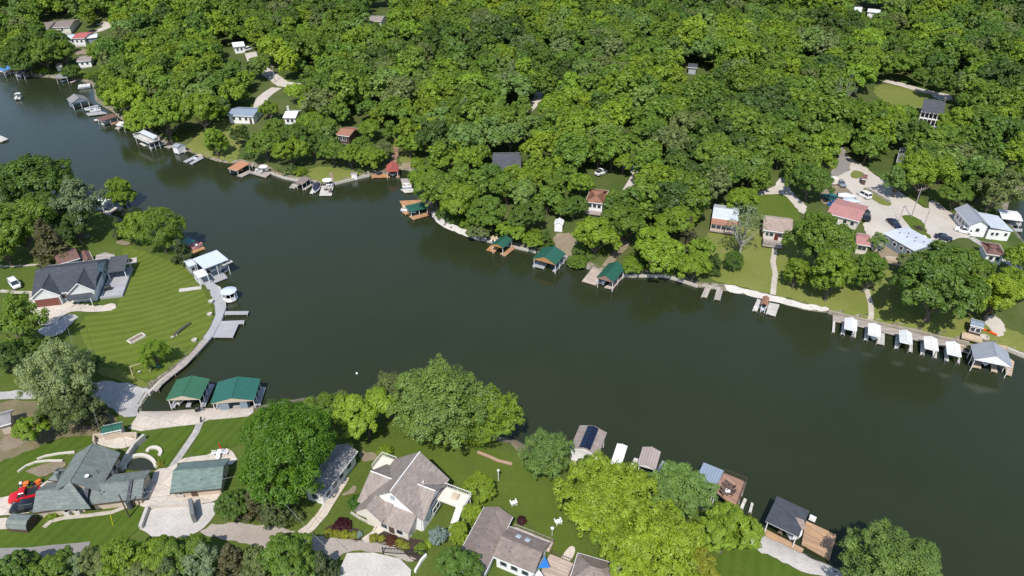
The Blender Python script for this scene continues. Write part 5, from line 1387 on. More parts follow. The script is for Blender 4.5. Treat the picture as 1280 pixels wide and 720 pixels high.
r, L, W, wl, loc = house('tall grey-green shingled main house of the lower-left compound', (64, 616), (124, 614), (150.5, 566), 3.0, 2.5, 'y', R_GREEN, TANWALL, wins=((.2, .5, .8), (.25, .5, .75), (), ()), vents=2, trim=DARKWOOD, cap=R_GREEN)
MB().lathe([(.02, .2), (.26, .27), (.36, .45), (.35, .47), (.24, .3), (.02, .22)], 14, (L * .22, -W * .30, 4.4)).build('satellite_dish', WHITE, r)
MB().slab([(-L / 2, -W / 2 - 3.2, 2.6), (L / 2, -W / 2 - 3.2, 2.6), (0, -W / 2 + .04, 5.56)], .12).build('hip_end', R_GREEN, r)
house('small grey-green porch roof left of the compound main house', (60, 600), (72, 601), (84.5, 586), 2.8, .7, 'x', R_GREEN, TANWALL, 'porch', 'porch', hip=True, trim=DARKWOOD, wins=((.5,), (), (), ()))
r, L, W, wl, loc = house('green-shingled detached garage by the white courtyard', (210.5, 617.5), (275.5, 609.5), (289, 572), 2.0, 1.6, 'x', R_GREENB, TANWALL, name='garage', cat='garage', wins=((), ((.5, .9, .9),), (), ()), vents=1, doors=[(0, .42, 1.0, 1.9, DARKWOOD, 'door')], trim=DARKWOOD)
# barrel shed
p0, p1 = P(18, 657), P(43, 659)
a = math.atan2(*(p1 - p0)[:2][::-1]); m = (p0 + p1) / 2; Ls = float(np.hypot(*(p1 - p0)[:2])) * 1.0
sh_ = thing('barrel_shed', 'small shed with rounded grey-green roof near the black car', 'shed', (m[0], m[1], H(m[0], m[1])), a)
ring = [(-1.2, .0), (-1.25, 1.0), (-1.0, 1.7), (-.5, 2.1), (.5, 2.1), (1.0, 1.7), (1.25, 1.0), (1.2, 0)]
MB().loft([[(x, y * .96, z * .97 - .02 if z else -.4) for y, z in ring] for x in (-Ls / 2 + .08, Ls / 2 - .08)]).build('wall', DARKWOOD, sh_)
mb = MB()
for i in range(1, 6):
    (y0, z0), (y1, z1) = ring[i], ring[i + 1]
    mb.slab([(-Ls / 2, y1, z1), (-Ls / 2, y0, z0), (Ls / 2, y0, z0), (Ls / 2, y1, z1)][::-1], .08)
mb.build('roof', R_GREEN, sh_)
keep(14, 636, 56, 664)
house('little green-roofed pump house below the concrete wharf', (129, 540), (153.5, 537.5), (150.5, 529.5), 2.2, .35, 'x', M_GREENX, TANWALL, 'pump_house', 'shed', over=.15, wins=((), (), (), ()))
r, loc = None, None
wall_line('tan terrace parapet at the back of the compound', [(119, 556), (119.5, 548), (148, 547), (172, 546), (171, 557)], 1.1, .3, TANWALL, 'terrace_wall')
drape('terrace', px([(120, 556), (120, 548), (171, 546.5), (170, 556), (150, 563)]), G_CONC, .18)
wall_line('curved white garden wall round the upper bed', [(23, 591), (34, 583), (46, 578.5), (60, 577), (79, 577)], .4, .3, plain('white_stucco', (.60, .55, .47), .8), 'garden_wall', 'garden wall')
wall_line('curved white garden wall nearest the porch roof', [(47, 575), (58, 571), (75, 568), (94, 566)], .4, .3, MATS['white_stucco'], 'garden_wall', 'garden wall')
def arc(cx, cy, rx, ry, a0, a1, n=14): return [(cx + rx * math.cos(rad(a0 + (a1 - a0) * i / n)), cy + ry * math.sin(rad(a0 + (a1 - a0) * i / n))) for i in range(n + 1)]
wall_line('large white half-round wall of the pond', arc(176, 588, 20, 18, 180, 350), .45, .6, MATS['white_stucco'], 'pond_wall', 'garden wall')
wall_line('small white half-round wall above the pond', arc(193, 566.5, 8.5, 6, 190, 400), .45, .6, MATS['white_stucco'], 'pond_wall', 'garden wall')
drape('pond', px(arc(176, 588, 18, 15, 178, 362)), plain('pond_water', (.03, .035, .02), .08), .14)
wall_line('tan retaining wall stepping down beside the pond', [(182, 549), (170, 560), (160, 575), (152, 590)], 1.3, .5, STONE, 'retaining_wall')
wall_line('grey stone wall along the top of the gravel bay', [(186, 635.5), (205, 634), (240, 632)], .9, .5, STONE, 'retaining_wall')
wall_line('leaning grey stone wall left of the gravel bay', [(186, 637), (181, 650), (177, 662)], .9, .5, CONC, 'retaining_wall')
wall_line('tall dark slab wall standing in the gravel bay', [(241.5, 634), (243, 644), (244.5, 654)], 2.2, .6, plain('dark_concrete', (.16, .17, .17), .9), 'slab_wall')
wall_line('low stone edging under the courtyard steps', [(176, 627), (186, 622), (192, 610)], .6, .4, STONE, 'retaining_wall')

# ---------------------------------------------------------------- bottom centre
r, L, W, wl, loc = house('long grey-roofed white house under the big emerald tree', (380, 611), (403.5, 623), (444.5, 564.5), 2.9, 1.1, 'y', R_GREY, WHITE, wins=((.5,), (.15, .35, .55, .8), (), ()), frame=BLUEGREY, keepf=.2)
# the many-gabled house
zr = 3.2
k0, k1 = P(487.5, 614, 7.6), P(525, 566, 7.6)
m = (k0 + k1) / 2; ang = math.atan2(*(k1 - k0)[:2][::-1]); RL = float(np.hypot(*(k1 - k0)[:2]))
hz_ = H(m[0], m[1])
mh = thing('house', 'taupe many-gabled white house with upper decks in the garden', 'house', (m[0], m[1], hz_), ang)
mloc = Loc(m[0], m[1], hz_, ang)
ML, MW = RL, 10.6
EZ, RS = 3.6, 4.1           # eaves and rise of the main roof
gable_walls(ML - .8, MW - .9, 0, EZ + .2, RS * (MW - .9) / MW, 'x').build('wall', WHITE, mh)
ro = gable_roof(ML, MW, EZ, RS, 'x').build('roof', R_TAUPE, mh)
ridge_cap(ML - .02, EZ + RS, 'x').build('ridge_cap', WHITE, ro)
def lwing(q, zz): return mloc.w2l(plane(q[0], q[1], hz_ + zz))
def wing(ra, rb, half, ez, rs, label, zb=0):
    """a side wing whose ridge runs between two traced pixels"""
    a, b = np.array(lwing(ra, ez + rs)), np.array(lwing(rb, ez + rs))
    sgn = 1 if a[1] > 0 else -1
    x = (a[0] + b[0]) / 2; y0 = max(abs(a[1]), abs(b[1])); L_ = y0
    cy = sgn * L_ / 2
    g = gable_walls(L_ - .5, 2 * half - .8, zb, ez + .15, rs * (half - .4) / half, 'y', x, cy - sgn * .25).build(label, WHITE, mh)
    w_ = gable_roof(L_, 2 * half, ez, rs, 'y', .16, x, cy).build('roof', R_TAUPE, g)
    ridge_cap(L_ - .02, ez + rs, 'y', x, cy).build('ridge_cap', WHITE, w_)
    return g, x, cy, L_
gl, lx, ly, lL = wing((464, 587.5), (491, 601), 4.3, 3.4, 2.7, 'left_wing')
gr, rx, ry, rL = wing((544, 615), (514, 601), 4.0, 3.4, 2.5, 'right_wing')
window(gl, lx - 4.3 + .38, ly, 1.7, 1.6, 1.3, math.pi)
window(gr, rx, ry - rL / 2 + .2, 1.9, 2.2, 1.3, -math.pi / 2); window(gr, rx - 3.7, ry, 1.7, 1.4, 1.2, math.pi)
# front porch roof and little gable on the near end
xn = -ML / 2
MB().slab([(xn - 2.4, -MW * .40, 2.6), (xn - 2.4, MW * .44, 2.6), (xn + .3, MW * .44, 3.9), (xn + .3, -MW * .40, 3.9)][::-1], .14).build('porch_roof', R_TAUPE, mh)
MB().box((xn - .75, 0, 1.25), (2.4, MW * .72, 2.5)).build('porch', CREAM, mh)
g = gable_walls(3.0, 4.6, 2.4, 3.2, 2.0, 'x', xn - .9, MW * .28).build('porch_gable', CREAM, mh)
w_ = gable_roof(3.4, 5.2, 3.1, 2.2, 'x', .14, xn - .9, MW * .28).build('roof', R_TAUPE, g)
MB().box((xn + .42 - .08, 0, EZ + RS * .55), (.10, .7, .9)).build('attic_vent', GREYSID, mh)
window(mh, xn - 1.95, -MW * .22, 1.5, 1.3, 1.2, math.pi); window(mh, xn - 1.95, MW * .05, 1.5, 1.3, 1.2, math.pi)
door(mh, xn - 1.95, -MW * .08, 0, 1.0, 2.1, math.pi, DARKWOOD)
for (x0, x1, y0, y1) in ((ML * .18, ML * .52, MW / 2 - .3, MW / 2 + 2.6), (ML * .05, ML * .36, -MW / 2 - 4.6, -MW / 2 + .2)):
    d = MB().box(((x0 + x1) / 2, (y0 + y1) / 2, 2.9), (x1 - x0, y1 - y0, .2)).build('balcony', plain('cream_deck', (.70, .63, .54), .8, .04), mh)
    yo = y1 if y1 > 0 and y0 > 0 else y0
    railing(d, [(x0, yo), (x1, yo), (x1, y0 if yo == y1 else y1)], 3.0, .95, WHITE)
    posts(d, [(x0 + .15, yo * .985), (x1 - .15, yo * .985)], 0, 2.8, .1, WHITE)
st = MB()
for i in range(12): st.box((rx - 3.4 + .0, 0, 0), (.01, .01, .01)) if False else st.box((ML * .05 - .3 * i - .1, -MW / 2 - 3.9, 2.85 - .24 * i), (.34, 1.1, .12))
st.build('stair', WHITE, mh)
d = MB().box((ML * .22, -MW / 2 - 2.4, 3.35), (1.1, 1.1, .5), 0, 0, .1).build('fire_table', TAN, mh)
MB().tube([(lx, ly + 1.0, 5.0), (lx, ly + 1.0, 6.1)], .12).build('roof_vent', WHITE, mh); MB().tube([(rx + .8, ry, 5.0), (rx + .8, ry, 6.0)], .12).build('roof_vent', WHITE, mh)
MB().box((0, 0, -1), (ML - 1, MW - 1, 2.02)).build('foundation', CONC, mh)
keep(444, 566, 570, 655)
# ranch house at the bottom
r, L, W, wl, loc = house('grey-brown ranch house wing with two skylights and blue shade sail', (613.5, 696), (667, 715.5), (689, 677.5), 2.9, 1.2, 'x', R_BROWNG, WHITE, wins=((.2, .5, .8), (.4, .7), (), ()), frame=BLUEGREY, vents=3)
for fx in (-.16, .06):
    MB().box((fx * L, W * .24, 2.9 + 1.2 * .52 + .12), (.75, .75, .18), 0, -math.atan(1.2 / (W / 2)), .04).build('skylight', plain('skylight_dome', (.45, .55, .6), .15), r)
MB().slab([(L / 2 + .1, -W * .30, 2.75), (L / 2 + 1.5, -W * .12, 2.4), (L / 2 + .3, W * .08, 2.8)], .05).build('shade_sail', CANVASBLUE, r)
MB().slab([(L / 2 + .1, -W * .5, 2.6), (L / 2 + 1.4, -W * .42, 2.3), (L / 2 + .3, -W * .32, 2.65)], .05).build('shade_sail', WHITEFLAT, r)
d = MB().box((L / 2 + 2.2, W * .18, .1), (4.2, W * .62, .3)).build('side_deck', PINKDECK, r)
railing(d, [(L / 2 + 4.2, -W * .12), (L / 2 + 4.2, W * .48), (L / 2 + .3, W * .48)], .25, .95, BROWNV)
d = MB().box((0, W / 2 + .95, 2.4 - 1.9), (L * .98, 1.8, .2)).build('rear_deck', PINKDECK, r)
railing(d, [(-L * .48, W / 2 + 1.8), (L * .48, W / 2 + 1.8)], .6, .8, GREYWOOD)
r, L, W, wl, loc = house('long grey-brown ranch house wing beside two lime trees', (566, 707), (604, 722), (640.5, 646), 2.9, 1.25, 'y', R_BROWNG, WHITE, wins=((), (), (), ()), vents=2)
house('grey-brown roof corner poking out below the lime tree cluster', (711, 726), (766, 741), (776, 706), 2.9, 1.3, 'x', R_BROWNG, WHITE, hip=True, wins=((), (), (), ()), vents=1)

# ---------------------------------------------------------------- right shore
r, L, W, wl, loc = house('silver metal-roofed cottage with brown porch roof by the meadow', (889, 272), (921.5, 275.5), (925, 259), 3.0, 1.0, 'x', M_SILVER, WHITE, wins=((.15, .35, .55, .85), (), (), ()), doors=[(0, .7, .9, 2.0, WHITE, 'door')])
MB().slab([(-L * .5, -W / 2 - 2.0, 2.1), (L * .5, -W / 2 - 2.0, 2.1), (L * .5, -W / 2 + .05, 2.75), (-L * .5, -W / 2 + .05, 2.75)], .1).build('porch_roof', M_RUSTM, r)
posts(r, [(-L * .48 + i * L * .96 / 5, -W / 2 - 1.85) for i in range(6)], 0, 2.05, .07, WHITE, 'porch_post')
MB().box((0, -W / 2 - 1.1, .1), (L, 2.4, .3)).build('porch_floor', PINKDECK, r)
r, L, W, wl, loc = house('tan-roofed cottage with wooden front deck at the stepping path', (952.5, 287.5), (989, 291.5), (989.5, 273), 2.9, 1.9, 'x', R_TANS, CREAM, wins=((.15, (.3, 1.3, 1.2), .65, .85), (.5,), (), ()), doors=[(0, .52, 1.0, 2.0, plain('maroon_paint', (.12, .02, .02), .6), 'door')])
d = MB().box((-L * .1, -W / 2 - 1.6, .1), (L * .68, 3.2, .5)).build('front_deck', GREYWOOD, r)
railing(d, [(-L * .44, -W / 2 - .4), (-L * .44, -W / 2 - 3.1), (L * .24, -W / 2 - 3.1), (L * .24, -W / 2 - .4)], .35, .9, BROWNV)
r, L, W, wl, loc = house('faded red metal-roofed building with cream walls by the gravel yard', (1036.5, 266), (1076, 278.5), (1083, 258), 3.0, .8, 'x', M_PINK, CREAM, wins=((.3, .6, .85), (.3, .7), (), ()), vents=2)
r, L, W, wl, loc = house('small faded red metal-roofed building below the black pickup', (1069, 305), (1087, 307), (1087.5, 293), 2.8, .6, 'x', M_PINK, CREAM, wins=((.3, .7), (.5,), (), ()))
r, L, W, wl, loc = house('silver flat-roofed mobile home with blue-grey walls', (1115, 293), (1144, 317), (1163, 303.5), 3.0, .35, 'x', M_SILVER, BLUEGREY, 'mobile_home', 'mobile home', wins=((.15, .4, .62, .85), (.5,), (), ()), over=.12)
for i in range(6):
    MB().tube([((-.3 + .12 * i) * L, (.12 if i % 2 else -.1) * W, 3.1), ((-.3 + .12 * i) * L, (.12 if i % 2 else -.1) * W, 3.55)], .13).build('roof_vent', BLACK, r)
r, L, W, wl, loc = house('long white hall with grey roof and white gable end', (1212, 281.5), (1238, 282.5), (1219, 261.5), 3.6, 1.6, 'y', M_GREYM, WHITE, wins=((.5,), (), (), (.2, .4, .6, .8)))
MB().slab([(L / 2 - .1, -W * .52, 3.4), (L / 2 + 6.0, -W * .52, 2.5), (L / 2 + 6.0, W * .4, 2.5), (L / 2 - .1, W * .4, 3.4)], .14).build('lean_to_roof', M_SILVER, r)
MB().box((L / 2 + 2.8, -W * .06, .9), (5.6, W * .86, 3.0)).build('lean_to', WHITE, r)
for fx in (1.2, 2.4, 4.6): window(r, L / 2 + fx, -W * .06 - W * .43, 1.3, .9, 1.1, -math.pi / 2)
house('brown-roofed house half hidden by the broad trees near the cove', (1230, 318.5), (1251, 317.5), (1252, 303.5), 2.8, .8, 'x', R_BROWN, WHITE, wins=((.3, .7), (), (), ()), vents=3, hip=True)
r, L, W, wl, loc = house('dark-roofed two-storey house with white porches on the hill', (1151.5, 137), (1179, 141), (1181.5, 127), 5.4, 1.6, 'x', R_DARK, DARKWOOD, wins=((), (.5,), (), ()), keepf=.95)
for zz in (.3, 3.0): MB().box((0, -W / 2 - .9, zz), (L * .96, 2.0, .22)).build('porch_floor', WHITE, r)
posts(r, [(-L * .47 + i * L * .94 / 5, -W / 2 - 1.75) for i in range(6)], 0, 5.3, .14, WHITE, 'porch_post')
MB().slab([(-L / 2, -W / 2 - 2.1, 5.0), (L / 2, -W / 2 - 2.1, 5.0), (L / 2, -W / 2 + .05, 5.5), (-L / 2, -W / 2 + .05, 5.5)], .12).build('porch_roof', R_DARK, r)
house('grey-roofed white house behind the tree at the top of the gravel yard', (1119.5, 203), (1131.5, 204.5), (1138, 187), 3.2, 1.0, 'y', R_GREY, WHITE, wins=((.5,), (), (), ()))
r, L, W, wl, loc = house('rust-brown hip-roofed cottage in the clearing above the boathouses', (733.5, 251.5), (756, 255.5), (759, 238.5), 2.9, 1.6, 'x', R_RUST, WHITE, hip=True, wins=((.2, .5, .8), (), (), (.5,)))
MB().box((0, -W / 2 - .9, .15), (L * .8, 2.0, .3)).build('porch_floor', GREYWOOD, r)
house('dark slate-roofed house among trees behind the wooded point', (616, 213), (652, 213), (650, 191), 3.2, 2.6, 'x', R_DARK, DARKWOOD, wins=((.3, .7), (), (), ()), keepf=.7)
house('rust-roofed cabin with white window frames in the wood', (424.5, 167.5), (437.5, 172), (445.5, 161.5), 3.0, .9, 'x', M_RUSTM, DARKWOOD, wins=(((.25, 1.4, 1.6), (.6, 1.4, 1.6)), (), (), ()), keepf=.4)
house('grey-blue roofed white house at the top of the far clearing', (288, 143), (318, 146.5), (325, 136), 3.0, .9, 'x', M_BLUEG, WHITE, wins=((.2, .45, .7), (.5,), (), ()), doors=[(0, .88, .9, 2, DARKWOOD, 'door')])
house('white house on the hill road behind the wood', (290.5, 59), (305, 57), (304.5, 52), 3.2, 1.0, 'x', WHITEM, WHITE, wins=((.3, .7), (), (), ()))
house('taupe-roofed house near the top centre of the wood', (456.5, 25.5), (478.5, 27.5), (480.5, 20.5), 3.0, 1.0, 'x', R_TAUPE, WHITE, wins=((.3, .7), (), (), ()), keepf=.3)
house('pale grey-roofed cottage above the far left lawn', (95.5, 77), (114, 75.5), (117.5, 68.5), 2.8, .9, 'x', R_TAUPE, WHITE, wins=((.3, .7), (), (), ()), keepf=.3)
house('red-roofed white house at the far left', (95.5, 47), (107, 48.5), (112.5, 41), 3.4, .9, 'x', M_RED, WHITE, wins=((.3, .7), (), (), ()))
house('white-roofed open carport beside the red-roofed house', (108.5, 47.5), (122, 46.5), (121.5, 42), 2.8, .2, 'x', WHITEM, BLUEGREY, 'carport', 'carport', wins=((), (), (), ()))
house('low pale blue-roofed wing left of the red-roofed house', (84, 49), (95, 47.5), (93, 42.5), 2.8, .5, 'x', M_PALE, WHITE, 'house_wing', 'house', wins=((.5,), (), (), ()), keepf=.3)
house('grey-brown house at the far upper left corner', (51, 35), (63, 37), (66, 28), 3.0, 1.2, 'x', R_BROWNG, CREAM, wins=((.5,), (), (), ()), keepf=.3)
house('grey-brown house behind the red-roofed house', (76, 32.5), (90.5, 34.5), (90, 26), 3.0, 1.2, 'x', R_BROWNG, CREAM, wins=((.5,), (), (), ()), keepf=.3)
house('small tan hut on the far left lawn', (70.5, 83), (78, 82.5), (77.5, 79), 2.0, .5, 'x', R_TANS, CREAM, 'hut', 'hut', over=.15, wins=((), (), (), ()), keepf=1)
house('small white shed above the large green gabled boathouse', (693.3, 279.8), (703.8, 281.2), (704.5, 275.2), 2.3, .6, 'y', WHITEM, WHITE, 'storage_shed', 'shed', over=.1, wins=((), (), (), ()), doors=[(0, .5, .9, 1.8, WHITE, 'door')], keepf=1)
house('long white-roofed house at the top right edge of the wood', (1067, 14), (1077, 15), (1078, 9), 3.0, .7, 'x', WHITEM, WHITE, wins=((.3, .7), (), (), ()), keepf=.3)
house('low white-roofed shed beside the top right white house', (1084, 14.5), (1101, 16), (1102, 12), 2.6, .4, 'x', WHITEM, WHITE, 'shed', 'shed', wins=((), (), (), ()), keepf=.3)
r, L, W, wl, loc = house('blue-roofed hut on a tan deck above the big grey boathouse', (1212, 406), (1229, 409.5), (1231, 402), 2.4, .3, 'x', M_BLUEG, DARKWOOD, 'deck_hut', 'hut', over=.15, wins=((.3, .7), (), (), ()))
d = MB().box((-L * .1, -W / 2 - 1.3, .1), (L * 1.5, 2.4, .3)).build('deck', TANDECK2, r)
house('small brown-roofed well house on the grass island', (1077, 223.5), (1083.5, 224.5), (1085, 218.5), 2.0, .5, 'x', R_BROWN, DARKWOOD, 'well_house', 'shed', over=.15, wins=((), (), (), ()), keepf=1)
house('grey camper roof between trees right of the hill road', (860, 84), (872, 85), (872, 80), 2.8, .3, 'x', R_DARK, GREYSID, 'shed', 'shed', wins=((), (), (), ()), keepf=.6)
house('small white cottage with a chimney in the wood right of the grey-blue roof', (357, 146), (371, 148), (373.5, 139), 3.0, .9, 'x', WHITEM, WHITE, wins=((.3, .7), (), (), ()), chimney=(-.3, .1, 2.0), keepf=.9)
# steps up from the red boathouse
q = px([(492, 205), (494, 196), (496, 186), (497, 177), (498, 170)])
stp = thing('hillside_steps', 'orange and brown wooden steps climbing behind the red boathouse', 'steps', (q[0][0], q[0][1], 0), 0)
for i in range(len(q) - 1):
    for k in range(5):
        p = q[i] + (q[i + 1] - q[i]) * k / 5; an = math.atan2(*(q[i + 1] - q[i])[::-1])
        MB().box((p[0] - q[0][0], p[1] - q[0][1], H(*p) + .35), (1.6 if k in (0, 1) else .7, 2.2 if k in (0, 1) else 1.5, .2), an).build('landing' if k == 0 else 'step', ORANGEDECK if (i + k) % 3 == 0 else REDDECK, stp)
keep(489, 176, 502, 206, .25); OPEN.append(strip_w(q, 3.5))
# ---------------------------------------------------------------- vehicles
def car_px(label, tail, nose, paint, style, W=1.9, **k):
    p, q = P(*tail, .7), P(*nose, .7); L = float(np.hypot(*(q - p)[:2])); m = (p + q) / 2
    L = min(max(L, 4.2), 6.0)
    return car(label, m[0], m[1], math.atan2(q[1] - p[1], q[0] - p[0]), paint, style, L, W, **k)
car_px('red pickup truck with black bed cover on the left driveway', (50.5, 614.5), (11, 624), REDP, 'pickup', 2.0)
car_px('black car parked below the red pickup', (45, 631.5), (16.5, 635.5), BLACKP, 'suv')
def mower(label, a, b, top):
    p, q = P(*a, .4), P(*b, .4); m = (p + q) / 2
    r = thing('riding_mower', label, 'riding mower', (m[0], m[1], H(m[0], m[1]) + .14), math.atan2(q[1] - p[1], q[0] - p[0]), None, .82)
    MB().box((.35, 0, .62), (1.1, .75, .5), 0, 0, .12).build('hood', ORANGEP, r)
    MB().box((-.1, 0, .28), (1.3, 1.3, .14), 0, 0, .05).build('mower_deck', ORANGEP, r)
    MB().box((-.6, 0, .75), (.55, .6, .5), 0, 0, .1).build('seat', top, r)
    MB().tube([(-.05, 0, .8), (-.25, 0, 1.15)], .03).build('steering_column', BLACK, r)
    for s in (-1, 1): wheel(r, .6, s * .45, .26, .2); wheel(r, -.6, s * .5, .36, .28)
    return r
mower('orange riding mower with white cover above the red pickup', (24, 606), (38, 604), WHITE)
mower('orange riding mower with black seat beside the covered one', (41, 607), (51, 601), BLACK)
car_px('white van driving through the gravel yard', (1086.5, 247.5), (1074, 240), WHITEP, 'van')
car_px('black pickup truck parked beside the faded red building', (1080.5, 262.5), (1084, 277), BLACKP, 'pickup', 2.0)
car_px('navy car parked behind the mobile home', (1111, 273.5), (1124, 284.5), NAVYP, 'sedan')
car_px('white suv parked at the end of the white hall', (1214, 291), (1194.5, 285), WHITEP, 'suv', 2.0)
car_px('dark blue car half under the tree right of the mobile home', (1173, 295), (1186, 298.5), NAVYP, 'sedan')
car_px('teal suv parked left of the faded red building', (1043.5, 250), (1029, 244), TEALCAR, 'suv')
car_px('grey car parked on the dirt corner of the yard', (1047.5, 225.5), (1055, 233), GREYP, 'sedan')
car_px('white camper van beside the hill road house', (306, 63), (314, 60), WHITEP, 'van', 2.2)
car_px('white van parked at the left edge of the peninsula', (16, 352), (21, 358), WHITEP, 'van')
car_px('dark car at the end of the far left road', (113, 40), (119, 37.5), BLACKP, 'sedan')
car_px('white pickup truck parked in the rust-brown cottage clearing', (746, 218), (757, 213), WHITEP, 'pickup')
def trailer_boat(label, a, b, hull, cover):
    p, q = P(*a, .8), P(*b, .8); m = (p + q) / 2; L = float(np.hypot(*(q - p)[:2]))
    b_ = motorboat(label, m[0], m[1], math.atan2(q[1] - p[1], q[0] - p[0]), min(max(L, 4.5), 7), 2.3, H(m[0], m[1]) + .55, hull, None, cover)
    for s in (-1, 1): wheel(b_, -.6, s * .9, .32, .2)
    for s in list(b_.children):
        if s.name.startswith('wheel'): s.location = (0, 0, -.55)
    MB().box((0, 0, -.12), (min(L, 7) * .95, .5, .12)).build('trailer_frame', STEEL, b_)
trailer_boat('white covered boat on a trailer above the faded red building', (1049, 244), (1066.5, 248), WHITEP, WHITE)
trailer_boat('pale blue covered boat on a trailer beside the faded red roof', (1056, 250.5), (1071, 254), WHITEP, plain('pale_blue_canvas', (.45, .52, .62), .8))
jetski('blue jet ski on the dirt left of the faded red building', *P(1039, 256)[:2], .6, BLUEP, H(*P(1039, 256)[:2]) + .2)
p = P(1037.5, 231); q = thing('utility_trailer', 'pale box trailer parked on the dirt corner', 'trailer', (p[0], p[1], H(p[0], p[1])), .3)
MB().box((0, 0, 1.3), (3.6, 2.0, 1.8), 0, 0, .08).build('body', CREAM, q)
for s in (-1, 1): wheel(q, 0, s * .95, .33)
MB().box((2.3, 0, .45), (1.2, .12, .12)).build('tow_bar', STEEL, q)
wall_line('weathered timber barrier along the middle grass island', [(1083, 237), (1092, 241.5), (1103, 248), (1111, 253)], .8, .9, GREYWOOD, 'timber_barrier', 'barrier')
p = P(1147, 286); q = thing('brush_pile', 'dark brush pile on the lower grass island', 'brush pile', (p[0], p[1], H(p[0], p[1])))
mb = MB(); rs = random.Random(3)
for i in range(90):
    a = rs.uniform(0, 6.28); rr = rs.uniform(0, 1.6); x, y = rr * math.cos(a), rr * math.sin(a); dx, dy = rs.uniform(-1, 1), rs.uniform(-1, 1); z = (1.7 - rr) * .4 * rs.uniform(.2, 1)
    mb.tube([(x - dx, y - dy, z), (x + dx, y + dy, z + rs.uniform(-.1, .3))], .04, 4)
mb.build('branches', plain('dark_branches', (.06, .05, .04), .9), q)
# white fence rails by the yard
wall_line('white kerb wall beside the lower grass island', [(1154, 297), (1160, 303), (1167, 309)], .7, .5, WHITE, 'kerb_wall')
wall_line('low brown retaining wall in front of the mobile home', [(1105, 325), (1119, 326), (1128, 327)], 1.0, .5, TANWALL, 'retaining_wall')
# ---------------------------------------------------------------- poles
pole_thing('bare dark utility pole standing on the striped lower-left lawn', (162, 647), None, h=5.6)
pole_thing('utility pole with crossarm behind the emerald tree', (331, 628), None, h=8, arm=2.2, armdir=.9, mat=GREYWOOD)
pole_thing('tall grey utility pole with crossarm in the gravel yard', (1139, 271.5), None, h=9, arm=2.2, armdir=.4, mat=GREYWOOD)
pole_thing('thin grey pole on the lower grass island', (1155, 281.5), None, 'lamp_post', 'pole', 5, mat=GREYWOOD, r0=.09)
pole_thing('thin grey pole beside the navy car', (1123.5, 277), None, 'lamp_post', 'pole', 5.2, mat=GREYWOOD, r0=.09)
pole_thing('grey pole on the hill road edge', (344, 103), None, 'utility_pole', 'utility pole', 7, 1.6, GREYWOOD)
pole_thing('pale pole at the edge of the hill clearing', (376, 87), None, 'utility_pole', 'utility pole', 7, 1.6, GREYWOOD)
def wire(label, a, ha, b, hb, sag=.5):
    p, q = P(*a), P(*b); p = Vector((p[0], p[1], p[2] + ha)); q = Vector((q[0], q[1], q[2] + hb))
    pts = [p.lerp(q, t) - Vector((0, 0, sag * 4 * t * (1 - t))) for t in [i / 10 for i in range(11)]]
    tag(MB().tube([v - p for v in pts], .022, 5).build('power_line', plain('grey_cable', (.3, .3, .3), .5), None, False, p), label, 'power line', 'overhead wires near the lower-left houses')
wire('overhead wire from the crossarm pole to the bare dark pole', (331, 628), 7.4, (162, 647), 5.4)
wire('overhead wire from the crossarm pole down to the bottom edge', (331, 628), 7.4, (420, 722), 6.5)
wire('overhead wire from the bare dark pole across the peninsula lawn', (162, 647), 5.3, (84, 398), 6.0, .8)
p = P(141.5, 657); q = thing('guy_wire_marker', 'yellow guy wire marker on the lower-left lawn', 'marker', (p[0], p[1], p[2]))
MB().tube([(0, 0, 0), (.12, .3, 2.2)], .06, 8).build('sleeve', plain('yellow_plastic', (.55, .55, .02), .5), q); MB().tube([(.12, .3, 2.2), (.4, 1.1, 4.2)], .015, 5).build('wire', STEEL, q)
# ---------------------------------------------------------------- furniture and yard things
for i, (q, l) in enumerate((((86, 643), 'grey air conditioner left of the pair by the garage wing'), ((99, 641.5), 'grey air conditioner right of the pair by the garage wing'), ((228.5, 621), 'grey air conditioner in front of the green-shingled garage'))):
    p = P(*q); ac_unit(l, p[0], p[1], .1, 'air conditioners beside the lower-left buildings')
def chairs(l, a, rz, m=WHITE, g=None, h=0.0, **k):
    p = P(*a, h) if 'z' not in k else plane(*a, k['z']); return lawn_chair(l, p[0], p[1], rz, m, g, **k)
chairs('white lawn chair on the grass nearest the ranch roof ridge', (642, 631), 1.9, sc=1.35, g='white lawn chairs on the big lawn')
chairs('white lawn chair on the grass above the ranch house deck', (697.5, 654.5), 1.9, sc=1.35, g='white lawn chairs on the big lawn')
p = P(690, 670); q = thing('bird_feeder', 'white post bird feeder beside the ranch deck', 'bird feeder', (p[0], p[1], p[2]))
MB().tube([(0, 0, 0), (0, 0, 1.9)], .04).build('post', WHITE, q); MB().lathe([(.3, 1.9), (.3, 2.0), (.02, 2.25), (.02, 1.9)], 8).build('roof', WHITE, q)
p = P(623, 601); q = thing('flag_post', 'white post with finial beside the round lime tree', 'post', (p[0], p[1], p[2]))
MB().tube([(0, 0, 0), (0, 0, 2.4)], .07).build('post', WHITE, q); MB().lathe([(.02, 2.4), (.22, 2.5), (.22, 2.7), (.02, 2.85)], 10).build('lamp_head', WHITE, q)
p = P(275, 569); patio_table('white round table on the patio under the red parasol', p[0], p[1], p[2] + .16, WHITE, .65); parasol('folded red parasol on the patio by the garage', p[0] + .2, p[1] + .5, p[2] + .16, REDP, folded=True)
for k, (dx, dy, rz, l) in enumerate(((-1.1, 0, 0, 'left'), (1.1, .1, math.pi, 'right'), (.1, -1.1, math.pi / 2, 'near'))):
    lawn_chair(f'white patio chair on the {l} side of the garage patio table', p[0] + dx, p[1] + dy, rz + math.pi, WHITE, 'white chairs round the patio table', p[2] + .16)
p = plane(247, 513, 1.05)
